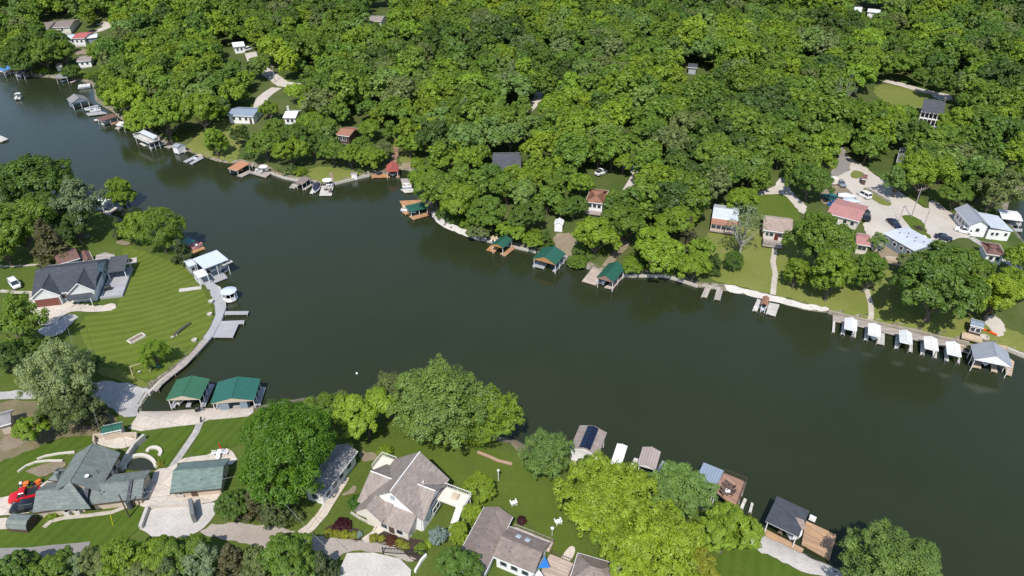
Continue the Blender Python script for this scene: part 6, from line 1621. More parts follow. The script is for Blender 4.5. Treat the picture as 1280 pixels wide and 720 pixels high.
bb = thing('covered_barbecue', 'black covered barbecue on the concrete wharf', 'barbecue', (p[0], p[1], H(p[0], p[1]) + .16), .4)
MB().box((0, 0, .55), (.9, .55, 1.0), 0, 0, .12).build('cover', BLACK, bb); MB().box((.75, 0, .45), (.35, .4, .06)).build('side_shelf', STEEL, bb)
p = P(251, 529); bb = thing('shadow_shape', 'dark leaning post at the top of the wharf walkway', 'post', (p[0], p[1], p[2]), .3)  # black leaning tube modelled where a dark slanting shadow lies
MB().tube([(0, 0, 0), (.3, .2, 1.3)], .16, 8).build('post', BLACK, bb); MB().box((0, 0, .22), (.7, .7, .1)).build('base', STONE, bb)
# high deck furniture
def setz(l, a, z, fn): p = plane(*a, z); return fn(l, p[0], p[1], z)
setz('dark patio table with white top on the red-brown sun deck', (908.5, 617), 3.31, lambda l, x, y, z: patio_table(l, x, y, z, WHITE, .45))
for i, (a, rz, l) in enumerate((((907, 607), 2.2, 'farthest'), ((912.5, 611.5), 2.6, 'middle right'), ((905, 613.5), .3, 'left'), ((912, 618), 2.9, 'right'), ((904.5, 618), .2, 'lower left'))):
    p = plane(*a, 3.31); lawn_chair(f'{l} dark wicker armchair on the red-brown sun deck', p[0], p[1], rz, BROWNV, 'dark armchairs on the sun deck', 3.31, 1.25)
# furniture dock (white parasol and chairs)
p = plane(410, 232, .56); parasol('white parasol on the crowded pale far dock', p[0], p[1], .57, WHITEFLAT, 1.6); patio_table('white table under the parasol on the crowded far dock', p[0] + .3, p[1] - .8, .57, WHITE)
for i, (a, l) in enumerate((((404.5, 232), 'back left'), ((415, 233), 'back right'), ((407, 238), 'front left'), ((413, 240.5), 'front right'))):
    p = plane(*a, .57); lawn_chair(f'{l} dark chair on the crowded pale far dock', p[0], p[1], 1.5 + i, BROWNV if i != 1 else WHITE, 'chairs on the crowded far dock', .57, 1.2)
p = plane(330.5, 215, .6); parasol('white parasol on the dock right of the orange roof', p[0], p[1], .58, WHITEFLAT, 1.5)
for i, (a, l) in enumerate((((326, 216.5), 'left'), ((333.5, 214.5), 'right'), ((321.5, 214), 'far left'))):
    p = plane(*a, .57); lawn_chair(f'{l} white chair on the dock beside the orange roof', p[0], p[1], 1.2 + i, WHITE, 'white chairs on the orange-roofed dock', .57, 1.4)
for a, l in (((954.5, 294), 'left'), ((958.5, 294.5), 'right')):
    p = P(*a, .4); lawn_chair(f'{l} red chair on the tan cottage front deck', p[0], p[1], -1.5, REDP, 'red chairs on the cottage deck', p[2], 1.3)
p = P(1235, 414, .2); k_ = thing('kayak', 'bright orange kayak lying by the deck hut', 'kayak', (p[0], p[1], H(p[0], p[1])), 2.3)
MB().loft([[(x, -w, .34), (x, -w * .7, .08), (x, 0, 0), (x, w * .7, .08), (x, w, .34), (x, 0, .42)] for x, w in ((-1.9, .04), (-1.3, .28), (0, .4), (1.3, .28), (1.9, .04))]).build('hull', plain('orange_red_plastic', (.75, .10, .015), .4), k_, True)
MB().lathe([(.02, .40), (.3, .42), (.34, .47), (.26, .47), (.24, .43), (.02, .42)], 12).build('cockpit_rim', BLACK, k_)
p = P(1229.5, 424); f = thing('stone_ring', 'round pale stone tub beside the big grey boathouse roof', 'tub', (p[0], p[1], H(p[0], p[1])))
MB().lathe([(.7, 0), (.95, .5), (.95, .75), (.7, .75), (.65, .35), (.02, .3)], 16).build('rim', STONE, f)
# peninsula yard
p = P(171, 424); s_ = thing('raised_bed', 'white-edged raised bed in the middle of the striped lawn', 'raised bed', (p[0], p[1], H(p[0], p[1])), heading((163, 427), (176, 420), 2))
for y in (-.75, .75): MB().box((0, y, .2), (3.3, .22, .5)).build('side_board', CREAM, s_)
for x in (-1.65, 1.65): MB().box((x, 0, .2), (.22, 1.72, .5)).build('end_board', CREAM, s_)
MB().box((0, 0, .14), (3.1, 1.3, .3)).build('soil', plain('dry_soil', (.22, .17, .12), .95), s_)
p = P(228, 413); s_ = thing('log_bench', 'long dark split log lying on the striped lawn', 'log', (p[0], p[1], H(p[0], p[1])), heading((219, 424), (239, 408), 2))
MB().tube([(-2.6, 0, .3), (0, .15, .34), (2.6, 0, .28)], [.32, .36, .26], 9).build('trunk', plain('dark_log', (.09, .075, .06), .95), s_, True); MB().tube([(-3.2, .3, .2), (-1.9, -.3, .25)], .2, 7).build('offcut', STONE, s_)
p = P(161.5, 327.5); s_ = thing('fire_pit', 'square stone fire pit on the lawn above the slate house', 'fire pit', (p[0], p[1], H(p[0], p[1])), .4)
MB().box((0, 0, .08), (3.6, 3.0, .2)).build('paving', STONE, s_); MB().lathe([(.5, .18), (.8, .18), (.8, .55), (.55, .55), (.5, .3), (.02, .3)], 12).build('ring', BLACK, s_)
p = P(177, 466); s_ = thing('play_set', 'wooden swing set with teal slide under the round tree', 'play set', (p[0], p[1], H(p[0], p[1])), .5)
for x in (-1.6, 1.6):
    for y in (-.8, .8): MB().tube([(x, y, 0), (x, 0, 2.3)], .07, 6).build('leg', TANDECK2, s_)
MB().tube([(-1.7, 0, 2.3), (1.7, 0, 2.3)], .07, 6).build('top_bar', TANDECK2, s_)
MB().slab([(1.9, -.3, 1.5), (3.6, -.3, .15), (3.6, .3, .15), (1.9, .3, 1.5)], .06).build('slide', TEALP, s_); MB().box((1.8, 0, 1.5), (1.0, 1.0, .1)).build('platform', TANDECK2, s_)
MB().slab([(-.6, -.2, .5), (-.1, -.2, .5), (-.1, .2, .5), (-.6, .2, .5)], .05).build('swing_seat', PALEBLUE, s_)
for q, l in (((262.5, 394), 'upper'), ((243.5, 426.5), 'lower'), ((264, 378), 'topmost')):
    p = P(*q); g_ = thing('planter', f'{l} round pale planter at the edge of the striped lawn', 'planter', (p[0], p[1], H(p[0], p[1])), 0, 'round planters along the boardwalk')
    MB().lathe([(.02, 0), (.5, 0), (.62, .55), (.5, .6), (.48, .45), (.02, .45)], 14).build('pot', STONE, g_)
# edging walls and rails at the bottom garden
wall_line('curved pale edging wall across the garden lawn', [(439, 641.5), (449, 648), (460, 653.5), (470.5, 658), (467, 665)], .35, .3, STONE, 'edging_wall', 'edging')
wall_line('pale edging wall right of the garden walk', [(480, 663), (490, 667), (499, 671), (512, 672.5)], .35, .3, STONE, 'edging_wall', 'edging')
wall_line('white low wall below the mulch bed', [(519, 716), (527, 702), (533, 695)], .6, .3, WHITE, 'edging_wall', 'edging')
wall_line('brick-edged tan border on the lawn by the lake', [(597, 566), (610, 571), (622, 576.5), (640, 581)], .3, .5, plain('tan_brick', (.42, .27, .2), .9), 'edging_wall', 'edging')
gt = P(505, 694); g_ = thing('driveway_gate', 'black metal gate frame across the garden driveway', 'gate', (gt[0], gt[1], H(gt[0], gt[1])), heading((486, 698), (517, 700), 2))
gl_ = 3.2
for s in (-1, 1): MB().box((s * gl_, 0, .8), (.16, .16, 1.7)).build('gate_post', BLACK, g_)
MB().box((0, 0, 1.4), (2 * gl_ - .16, .08, .1)).build('rail', BLACK, g_); MB().box((0, 0, .35), (2 * gl_ - .16, .08, .1)).build('rail', BLACK, g_)
for i in range(13): MB().box((-gl_ + .5 + i * (2 * gl_ - 1) / 12, 0, .875), (.05, .06, .94)).build('baluster', BLACK, g_)
for q, l, s in (((546, 676), 'left', 1), ((465, 640), 'x', 0)):
    pass
# ---------------------------------------------------------------- garden shrubs
def shrub(cx, cy, w, tint, label, key='shrub', zs=1.0, name='shrub'):
    return plant_px(key, cx, cy, w, tint, zs, name=name, label=label, cat='shrub', parts=('foliage', 'stem'))
shrub(446, 628, 25, 'boxwood', 'big round green shrub at the front left corner of the many-gabled house')
shrub(460, 636, 14, 'lime', 'bright yellow-green shrub left of the garden front door')
shrub(471, 643, 12, 'fresh', 'low yellow-green shrub beside the left red-brown ball')
shrub(480.6, 646, 10, 'rust', 'left red-brown clipped ball at the garden walk', 'bush'); shrub(491.5, 652, 10, 'rust', 'right red-brown clipped ball at the garden walk', 'bush')
shrub(527.5, 648, 19, 'boxwood', 'dark green clipped hedge in the house corner'); shrub(515, 652, 7, 'deep', 'small dark shrub left of the clipped corner hedge')
shrub(426.5, 657, 25, 'maroon', 'wide maroon maple shrub behind the golden row', 'bush', .8)
for i, (x, y, w) in enumerate(((411, 667, 14), (420, 667.5, 13), (430, 668.5, 14), (441, 669, 14))): shrub(x, y, w, 'gold', f'{["leftmost", "second", "third", "rightmost"][i]} golden shrub of the row below the maroon maple')
shrub(449.5, 668, 11, 'blue', 'small blue spruce at the right end of the golden row', 'bush')
shrub(467.5, 673, 14, 'gold', 'golden shrub just right of the garden walk end'); shrub(477, 673.5, 10, 'gold', 'golden shrub touching the rust-leaved bush')
shrub(488.5, 675, 17, 'rust', 'large rust-leaved bush by the driveway edge', 'bush'); shrub(499, 679, 13, 'gold', 'golden shrub right of the rust-leaved bush'); shrub(506, 683, 14, 'gold', 'golden shrub farthest right along the driveway')
shrub(526.5, 686, 18, 'fresh', 'bright green shrub above the white low wall', 'bush'); shrub(536, 680, 13, 'lime', 'yellow shrub between green shrub and blue spruce', 'bush')
shrub(547.5, 669, 25, 'blue', 'large pale blue spruce beside the garden steps', 'small', name='spruce')
shrub(482, 567, 24, 'fresh', 'round green bush at the back of the many-gabled house', 'bush')
shrub(575, 613.5, 10, 'fresh', 'small green shrub below the right balcony'); shrub(652, 651, 14, 'maroon', 'dark maroon bush beside the ranch house deck', 'bush')
for i, (x, y) in enumerate(((94, 378.5), (101, 379.5), (107, 379.5), (114, 380.5), (120, 381.5))): shrub(x, y, 6, 'dark', f'{["leftmost", "second", "third", "fourth", "rightmost"][i]} tiny dark shrub in the row before the slate house')
shrub(64, 645.5, 14, 'fresh', 'small green shrub right of the barrel shed'); shrub(199.5, 580, 11, 'gold', 'small golden shrub beside the pond')
shrub(80, 333, 24, 'olive', 'olive bush at the left of the pale green house', 'bush')
# ---------------------------------------------------------------- trees that stand out, by their crown in the photograph
def tree(key, cx, cy, w, tint, label=None, zs=1.0, name='tree', **k): return plant_px(key, cx, cy, w, tint, zs, name=name, label=label, group=None, **k)
T = tree
# near shore
T('dense', 356, 563, 138, 'emerald', 'huge emerald green tree shading the long grey-roofed house')
T('broad', 457, 513, 74, 'lime', 'bright yellow-green tree between the emerald tree and the big willowy trees')
T('feather', 548, 503, 128, 'pale', 'largest pale green willowy tree on the near shore lawn')
T('feather', 612, 518, 84, 'fresh', 'right-hand willowy tree at the lake edge of the lawn')
T('feather', 494, 492, 70, 'olive', 'left-hand olive willowy tree at the lake edge')
T('broad', 402, 506, 46, 'mid', 'mid-green tree at the shore left of the yellow-green tree'); T('broad', 424, 500, 34, 'olive', 'smaller olive tree at the shore behind the yellow-green tree')
T('feather', 686, 566, 66, 'pale', 'grey-green tree left of the solar-panel boathouse', 1.15)
T('broad', 735, 581, 30, 'dark', 'small dark tree in front of the solar-panel boathouse')
T('feather', 762, 618, 118, 'lime', 'lime tree at the upper left of the big lime cluster'); T('feather', 818, 684, 128, 'lime', 'largest lime tree at the bottom of the big lime cluster')
T('feather', 776, 656, 84, 'lime', 'lime tree at the lower left of the big lime cluster'); T('feather', 852, 612, 84, 'pale', 'grey-green tree between the lime cluster and the blue-grey boathouse')
T('broad', 908, 660, 78, 'fresh', 'deep green rounded tree below the high brown deck'); T('feather', 868, 708, 60, 'gold', 'yellow-green tree at the bottom right of the lime cluster')
T('feather', 806, 602, 30, 'lime', 'small lime tree against the mauve boathouse')
T('feather', 1116, 716, 140, 'pale', 'big feathery tree over the water at the bottom right', .75)
T('dense', 600, 609, 41, 'lime', 'round lime tree beside the right balcony of the many-gabled house'); T('dense', 590, 641, 30, 'lime', 'lime tree touching the long ranch wing, upper one')
T('dense', 573, 665, 31, 'lime', 'lime tree touching the long ranch wing, lower one'); T('broad', 575, 708, 66, 'deep', 'dark green tree at the bottom edge before the ranch house')
# row along the bottom left
T('broad', 358, 694, 72, 'mid', 'green tree in front of the garden driveway, right end of the bottom row'); T('conifer', 343, 628, 52, 'cedar', 'dark cedar under the emerald tree by the utility pole', .8); T('broad', 292, 630, 48, 'deep', 'deep green tree beside the gravel bay')
T('conifer', 318, 628, 40, 'brown', 'brownish cedar beside the gravel road', .8); T('broad', 122, 700, 52, 'olive', 'olive tree in the bottom row nearest the asphalt lane'); T('loose', 152, 698, 62, 'fresh', 'fresh green tree in the bottom row below the striped lawn')
T('broad', 196, 693, 58, 'fresh', 'bright green tree in the bottom row left of the gravel bay foot'); T('broad', 228, 692, 62, 'mid', 'mid-green tree in the bottom row under the gravel bay')
T('loose', 258, 700, 52, 'grey', 'grey-green tree in the bottom row'); T('conifer', 290, 700, 48, 'brown', 'brownish cedar in the bottom row', .8); T('loose', 322, 704, 50, 'olive', 'olive tree in the bottom row below the driveway bend')
T('broad', 18, 712, 60, 'deep', 'dark green tree in the bottom left corner'); T('broad', 68, 712, 58, 'mid', 'mid-green tree right of the bottom left corner tree'); T('loose', 96, 712, 44, 'grey', 'greyish tree between the two bottom left greens'); T('conifer', 402, 706, 40, 'cedar', 'dark cedar at the bottom by the white forecourt', .8)
T('broad', 176, 716, 50, 'olive', 'olive tree at the very bottom edge left of the bright green one'); T('conifer', 214, 716, 46, 'cedar', 'dark cedar at the very bottom edge of the row', .8)
# left edge and peninsula
T('feather', 74, 470, 92, 'pwillow', 'tall pale willow standing by the gravel road', 1.35); T('feather', 84, 506, 74, 'olive', 'olive willow in front of the tall pale willow', 1.0)
T('broad', 104, 452, 40, 'dark', 'dark green tree right of the tall pale willow'); T('loose', 12, 400, 74, 'mid', 'open green tree at the left edge by the asphalt drive'); T('broad', 8, 444, 52, 'dark', 'dark tree at the left edge above the gravel road'); T('broad', 34, 432, 40, 'deep', 'deep green tree between left edge and tall willow')
T('broad', 38, 534, 44, 'fresh', 'fresh green tree by the grey-roofed shed at the left edge'); T('conifer', 116, 515, 36, 'brown', 'brownish bushy tree below the gravel road', .7); T('broad', 60, 515, 34, 'olive', 'olive tree at the foot of the olive willow')
T('dense', 192, 440, 41, 'fresh', 'round bright green tree alone on the striped lawn')
T('broad', 48, 222, 84, 'deep', 'deep green tree behind the others at the top of the peninsula'); T('broad', 14, 226, 70, 'dark', 'dark green tree at the left edge of the peninsula top'); T('loose', 88, 252, 70, 'grey', 'grey-green tree left of the half hidden white boathouse')
T('tall', 150, 239, 38, 'fresh', 'bright green upright tree right of the half hidden white boathouse'); T('dense', 198, 285, 62, 'mid', 'largest round green tree above the pale blue boathouse'); T('broad', 170, 280, 44, 'fresh', 'green tree left of the largest round peninsula tree')
T('conifer', 227, 314, 30, 'cedar', 'small dark cedar beside the teal-roofed shelter', .72); T('broad', 22, 276, 76, 'mid', 'broad mid-green tree near the left edge of the peninsula'); T('conifer', 60, 302, 50, 'brown', 'dark brown cedar left of the brown-roofed house', .8)
T('broad', 62, 256, 58, 'deep', 'deep green tree in the middle of the peninsula grove'); T('broad', 2, 306, 50, 'fresh', 'fresh green tree low at the left edge'); T('broad', 40, 262, 50, 'mid', 'mid-green tree behind the dark brown cedar'); T('broad', 92, 280, 44, 'dark', 'dark tree below the grey-green peninsula tree')
T('conifer', 148, 284, 20, 'cedar', 'slim dark cedar left of the two round peninsula trees', .9)
# right shore
T('broad', 1030, 293, 84, 'mid', 'broad green tree between the tan cottage and the gravel yard'); T('tall', 1042, 340, 58, 'fresh', 'bright green tree on the meadow below the broad one'); T('tall', 996, 340, 34, 'fresh', 'small green tree by the stepping path'); T('tall', 1087, 338, 44, 'mid', 'dark-trunked green tree on the meadow by the second path')
T('broad', 1180, 345, 112, 'deep', 'largest dark green tree above the white canopies'); T('broad', 1246, 365, 66, 'lime', 'lime tree above the deck hut at the right'); T('broad', 1148, 348, 56, 'mid', 'green tree left of the largest dark one'); T('broad', 1208, 330, 58, 'mid', 'mid-green tree below the white hall'); T('broad', 1272, 350, 50, 'fresh', 'fresh green tree at the right edge below the cove')
T('broad', 1014, 220, 54, 'deep', 'deep green tree at the end of the driveway'); T('broad', 868, 330, 44, 'fresh', 'green tree at the left end of the meadow'); T('conifer', 894, 329, 24, 'dark', 'dark cedar at the left end of the meadow', .75); T('dense', 918, 325, 27, 'deep', 'round dark bush-like tree on the meadow edge')
T('conifer', 861, 290, 26, 'brown', 'brown cedar left of the silver-roofed cottage', 1.1); T('bare', 934, 272, 50, 'grey', 'nearly bare pale tree between the two meadow cottages'); T('broad', 930, 246, 40, 'fresh', 'green tree behind the nearly bare pale tree')
T('loose', 1246, 232, 60, 'olive', 'olive loose-crowned tree above the white hall'); T('broad', 1160, 212, 66, 'fresh', 'bright tree above the gravel yard verge'); T('loose', 1124, 222, 38, 'pale', 'thin pale tree standing in the gravel yard edge'); T('broad', 1197, 240, 42, 'mid', 'mid-green tree on the grass slope before the hall')
# far shore
T('tall', 268, 176, 30, 'fresh', 'lone bright green tree on the far grassy clearing'); T('broad', 820, 308, 66, 'lime', 'bright yellow-green tree above the seawall left of the meadow'); T('broad', 745, 291, 58, 'lime', 'yellow-green tree right of the small white shed'); T('broad', 668, 300, 30, 'fresh', 'low green tree left of the large green boathouse', .8)
T('broad', 722, 326, 26, 'mid', 'bushy tree between the two gabled green boathouses', .7); T('broad', 790, 330, 30, 'fresh', 'green bushy tree right of the boathouse by the pinkish deck', .8); T('broad', 780, 276, 60, 'mid', 'mid-green tree above the dirt path'); T('broad', 846, 274, 52, 'fresh', 'fresh green tree above the brown cedar'); T('broad', 656, 268, 46, 'deep', 'deep green tree left of the small white shed'); T('conifer', 683, 298, 20, 'deep', 'dark cedar left of the small white shed', .8)
T('broad', 545, 231, 62, 'mid', 'large green tree overhanging the water at the wooded point'); T('broad', 573, 246, 54, 'fresh', 'green tree above the white beach'); T('broad', 608, 262, 50, 'mid', 'mid-green tree above the end of the white beach'); T('broad', 640, 286, 40, 'fresh', 'low tree right of the small green-roofed boathouse', .8); T('broad', 528, 222, 40, 'fresh', 'bright green tree over the grey swim dock'); T('broad', 600, 287, 34, 'olive', 'olive shrubby tree at the end of the white beach', .7)
T('orange' if False else 'broad', 693, 236, 20, 'orange', 'small orange-leaved tree left of the rust-brown cottage', .7)
T('bare', 1057, 105, 30, 'grey', 'thin bare pale tree in the wood left of the hill clearing'); T('bare', 583, 132, 28, 'grey', 'bare-trunked pale tree in the middle of the wood'); T('bare', 915, 100, 24, 'grey', 'bare pale trunk in the wood right of the grey camper roof')
T('broad', 652, 222, 50, 'fresh', 'fresh green tree in front of the slate-roofed house, right one'); T('broad', 611, 220, 46, 'deep', 'deep green tree in front of the slate-roofed house, left one'); T('broad', 633, 231, 46, 'mid', 'mid-green tree below the slate-roofed house')
T('broad', 464, 194, 36, 'fresh', 'fresh green tree left of the wooden hillside steps'); T('broad', 452, 180, 30, 'mid', 'mid-green tree right of the rust-roofed cabin'); T('broad', 478, 186, 28, 'olive', 'olive tree beside the upper wooden hillside steps'); T('broad', 511, 178, 34, 'fresh', 'fresh green tree right of the wooden hillside steps'); T('broad', 415, 186, 36, 'mid', 'mid-green tree in front of the rust-roofed cabin'); T('broad', 438, 192, 34, 'fresh', 'bright green tree below the rust-roofed cabin')
T('broad', 160, 120, 56, 'lime', 'bright lime tree above the brown flat roof shelter'); T('broad', 205, 142, 60, 'fresh', 'broad bright tree left of the far grassy clearing'); T('broad', 178, 146, 44, 'lime', 'lime tree behind the white canopy on the far left shore'); T('broad', 142, 106, 40, 'fresh', 'fresh green tree behind the grey gabled boathouse'); T('conifer', 150, 128, 20, 'cedar', 'dark cedar behind the brown flat roof shelter', .9)
T('broad', 250, 132, 56, 'fresh', 'large fresh green tree above the far grassy clearing'); T('broad', 330, 178, 44, 'mid', 'mid-green tree right of the far grassy clearing'); T('broad', 362, 186, 42, 'fresh', 'fresh green tree above the brown shingled shelter'); T('broad', 392, 178, 40, 'deep', 'deep green tree above the furniture dock')
T('broad', 717, 257, 34, 'deep', 'deep green tree left of the rust-brown cottage'); T('broad', 777, 248, 38, 'mid', 'mid-green tree right of the rust-brown cottage'); T('broad', 726, 226, 34, 'fresh', 'fresh green tree behind the rust-brown cottage'); T('broad', 703, 258, 30, 'mid', 'mid-green tree above the small white shed')
T('broad', 1198, 150, 46, 'lime', 'lime tree right of the two-storey hill house'); T('broad', 1145, 164, 42, 'deep', 'deep green tree below the two-storey hill house, left one'); T('broad', 1180, 172, 42, 'mid', 'mid-green tree below the two-storey hill house, right one'); T('broad', 1118, 148, 40, 'fresh', 'fresh green tree at the lower edge of the hill clearing')
T('broad', 388, 150, 34, 'fresh', 'fresh green tree right of the small white cottage'); T('broad', 343, 160, 34, 'mid', 'mid-green tree below left of the small white cottage'); T('broad', 386, 128, 30, 'lime', 'lime tree above right of the small white cottage'); T('broad', 368, 164, 34, 'deep', 'deep green tree in front of the small white cottage'); T('broad', 405, 158, 34, 'mid', 'mid-green tree left of the rust-roofed cabin'); T('broad', 462, 158, 30, 'fresh', 'fresh green tree above right of the rust-roofed cabin'); T('broad', 336, 135, 26, 'fresh', 'small fresh tree right of the grey-blue roofed house')
T('broad', 52, 62, 44, 'mid', 'mid-green tree below the far upper left house'); T('broad', 26, 68, 46, 'deep', 'deep green tree above the blue-roofed boathouse'); T('broad', 78, 62, 34, 'mid', 'mid-green tree left of the pale grey-roofed cottage'); T('broad', 128, 62, 34, 'fresh', 'fresh tree right of the pale grey-roofed cottage'); T('broad', 90, 88, 22, 'deep', 'deep green tree beside the grey boat shelter')
T('broad', 1138, 330, 36, 'olive', 'olive tree below the mobile home'); T('loose', 1098, 300, 24, 'pale', 'small pale tree between the pink roofs and the mobile home')
# understory along the wooded shore
n = 0
rs = np.random.RandomState(21)
line = densify(FARW, 4.2)
SHORE_SHRUBS = []
for q in line:
    qx, qy, s = proj(q[0], q[1], .5)
    if not (-10 < qx < 900) or s < 2.0: continue
    if rs.rand() < .30: continue
    # step inland
    best = None
    for a in np.linspace(0, 6.28, 16, endpoint=False):
        p = q + 3.2 * np.array([math.cos(a), math.sin(a)])
        d = SDF(*p)
        if best is None or d > best[0]: best = (d, p)
    d, p = best
    if d < 1.2: continue
    cx, cy, s = proj(p[0], p[1], H(*p) + 1.2)
    rr = 2.4 * s
    if any(cx + rr * .7 > a and cx - rr * .7 < c and cy + rr * .5 > b and cy - rr * .6 < e for (a, b, c, e, f) in KEEP): continue
    if any(inside(w, p[None])[0] for w in OPEN): continue
    SHORE_SHRUBS.append((p[0], p[1], cx, cy))
for (x, y, cx, cy) in SHORE_SHRUBS:
    plant('bush', x, y, rs.uniform(.7, 1.35), ['olive', 'mid', 'deep', 'fresh', 'dark'][rs.randint(5)], 'shrub', None, 'shrub', 'shrubs along the wooded far shore', parts=('foliage', 'stem'), sink=.3)
# ------------------------------------------------------------------ the wood on the far hillside
def forest():
    rs = np.random.RandomState(5)
    tones = ['dark', 'deep', 'deep', 'mid', 'mid', 'mid', 'fresh', 'fresh', 'lime', 'pale', 'olive']
    pts = []
    # jittered hexagonal scatter over the far land
    sp = 7.4
    for j, y in enumerate(np.arange(60, 900, sp * .866)):
        k = 1.0
        for x in np.arange(-620, 620, sp):
            pts.append((x + (j % 2) * sp / 2 + rs.uniform(-.36, .36) * sp, y + rs.uniform(-.36, .36) * sp))
    p = np.array(pts)
    sdv = bil(SD, p[:, 0], p[:, 1]); fr = bil(FARG, p[:, 0], p[:, 1])
    ok = (fr > .5) & (sdv > 2.2)
    for w in OPEN: ok &= ~inside(w, p)
    p = p[ok]
    z = bil(HG, p[:, 0], p[:, 1])
    out = []
    for (x, y), zz in zip(p, z):
        key = rs.choice(['hill', 'hilltall', 'hillloose'], p=[.62, .28, .10])
        kd = KINDS[key][0]
        sc = rs.uniform(.68, 1.22) * (1.25 if rs.rand() < .18 else 1)
        if SDF(x, y) < 7: sc *= .75
        cx, cy, s = proj(x, y, zz + kd['cz'] * sc)
        rr = kd['R'] * sc * s
        if cx < -rr or cx > 1280 + rr or cy < -rr * 1.4 or cy > 560: continue
        # the crown must not stand before something the photograph shows
        tx, ty, _ = proj(x, y, zz + kd['top'] * sc)
        gx, gy, _ = proj(x, y, zz + kd['zb'] * sc * .8)
        bad = False
        for (a, b, c, d_, f) in KEEP:
            hx, h0, h1 = rr * f, ty, gy
            if cx + hx > a and cx - hx < c and h1 > b and h0 + (1 - f) * rr < d_ and y < KEEPY[(a, b, c, d_, f)] + 4: bad = True; break
        if bad: continue
        for q in TREES:
            if (q['x'] - x) ** 2 + (q['y'] - y) ** 2 < (q['R'] * .75 + kd['R'] * sc * .45) ** 2: bad = True; break
        if bad: continue
        v = math.sin(x / 31 + 1.7) * math.sin(y / 27) + .6 * math.sin(x / 13 - y / 17) + rs.normal(0, .5)
        tone = ['dark', 'deep', 'deep', 'mid', 'olive'][rs.randint(5)] if v < -.55 else (['fresh', 'fresh', 'pale', 'fresh', 'lime', 'mid'][rs.randint(6)] if v > .62 else ['deep', 'mid', 'mid', 'fresh', 'mid', 'pale'][rs.randint(6)])
        out.append((s, x, y, zz, key, sc, tone, cx, cy))
    out.sort(key=lambda t: -t[0])
    return out
WOOD = forest()
NSOLO = max(0, 285 - len([t for t in TREES if t['root'].get('category') == 'tree']))
print('trees by hand', len(TREES), 'wood', len(WOOD), 'solo', NSOLO)
solo, rest = WOOD[:NSOLO], WOOD[NSOLO:]
for (s, x, y, zz, key, sc, tone, cx, cy) in solo:
    plant(key, x, y, sc, tone, group='trees of the far wooded shore', sink=.2)

def far_wood(rest):
    """the countless rest of the wood: one object, crowns and trunks stood on points"""
    me = bpy.data.meshes.new('distant_wood')
    n = len(rest)
    me.vertices.add(n)
    me.vertices.foreach_set('co', np.array([(t[1], t[2], t[3] - .2) for t in rest], np.float32).ravel())
    rs = np.random.RandomState(9)
    keys = {'hill': 0, 'hilltall': len(KINDS['hill']), 'hillloose': len(KINDS['hill']) + len(KINDS['hilltall'])}
    a = me.attributes.new('pick', 'INT', 'POINT'); a.data.foreach_set('value', np.array([keys[t[4]] + rs.randint(len(KINDS[t[4]])) for t in rest], np.int32))
    a = me.attributes.new('turn', 'FLOAT', 'POINT'); a.data.foreach_set('value', rs.uniform(0, 6.28, n).astype(np.float32))
    a = me.attributes.new('size', 'FLOAT', 'POINT'); a.data.foreach_set('value', np.array([t[5] for t in rest], np.float32))
    a = me.attributes.new('tint', 'FLOAT_VECTOR', 'POINT'); a.data.foreach_set('vector', np.array([jit(TINT[t[6]], .16) for t in rest], np.float32).ravel())
    o = bpy.data.objects.new('distant_wood', me); COL.objects.link(o)
    o['kind'] = 'stuff'; o['label'] = 'dense green wood covering the hill behind the houses'; o['category'] = 'wood'
    g = bpy.data.node_groups.new('stand_trees', 'GeometryNodeTree')
    g.interface.new_socket('Geometry', in_out='INPUT', socket_type='NodeSocketGeometry')
    g.interface.new_socket('Geometry', in_out='OUTPUT', socket_type='NodeSocketGeometry')
    gi, go = g.nodes.new('NodeGroupInput'), g.nodes.new('NodeGroupOutput')
    # one whole tree of each shape, taken from trees that stand in the scene
    protos = []
    for key in ('hill', 'hilltall', 'hillloose'):
        for k in KINDS[key]:
            protos.append((next(ob for ob in bpy.data.objects if ob.type == 'MESH' and ob.data == k['crown']), k))
    g2i = g.nodes.new('GeometryNodeGeometryToInstance')
    for ob, k in reversed(protos):
        oi = g.nodes.new('GeometryNodeObjectInfo'); oi.inputs['Object'].default_value = ob; oi.transform_space = 'ORIGINAL'
        tr = g.nodes.new('GeometryNodeTransform'); tr.inputs['Translation'].default_value = (0, 0, k['zb'])
        g.links.new(oi.outputs['Geometry'], tr.inputs[0]); g.links.new(tr.outputs[0], g2i.inputs[0])
    def attr(nm, typ):
        n_ = g.nodes.new('GeometryNodeInputNamedAttribute'); n_.data_type = typ; n_.inputs[0].default_value = nm
        return [s_ for s_ in n_.outputs if s_.enabled][0]
    m2p = g.nodes.new('GeometryNodeMeshToPoints'); g.links.new(gi.outputs[0], m2p.inputs[0])
    iop = g.nodes.new('GeometryNodeInstanceOnPoints'); g.links.new(m2p.outputs[0], iop.inputs['Points']); g.links.new(g2i.outputs[0], iop.inputs['Instance'])
    iop.inputs['Pick Instance'].default_value = True
    g.links.new(attr('pick', 'INT'), iop.inputs['Instance Index'])
    cx = g.nodes.new('ShaderNodeCombineXYZ'); g.links.new(attr('turn', 'FLOAT'), cx.inputs[2])
    e2r = g.nodes.new('FunctionNodeEulerToRotation'); g.links.new(cx.outputs[0], e2r.inputs[0]); g.links.new(e2r.outputs[0], iop.inputs['Rotation'])
    g.links.new(attr('size', 'FLOAT'), iop.inputs['Scale'])
    g.links.new(iop.outputs[0], go.inputs[0])
    md = o.modifiers.new('trees', 'NODES'); md.node_group = g
    return o
bpy.context.view_layer.update()
far_wood(rest)
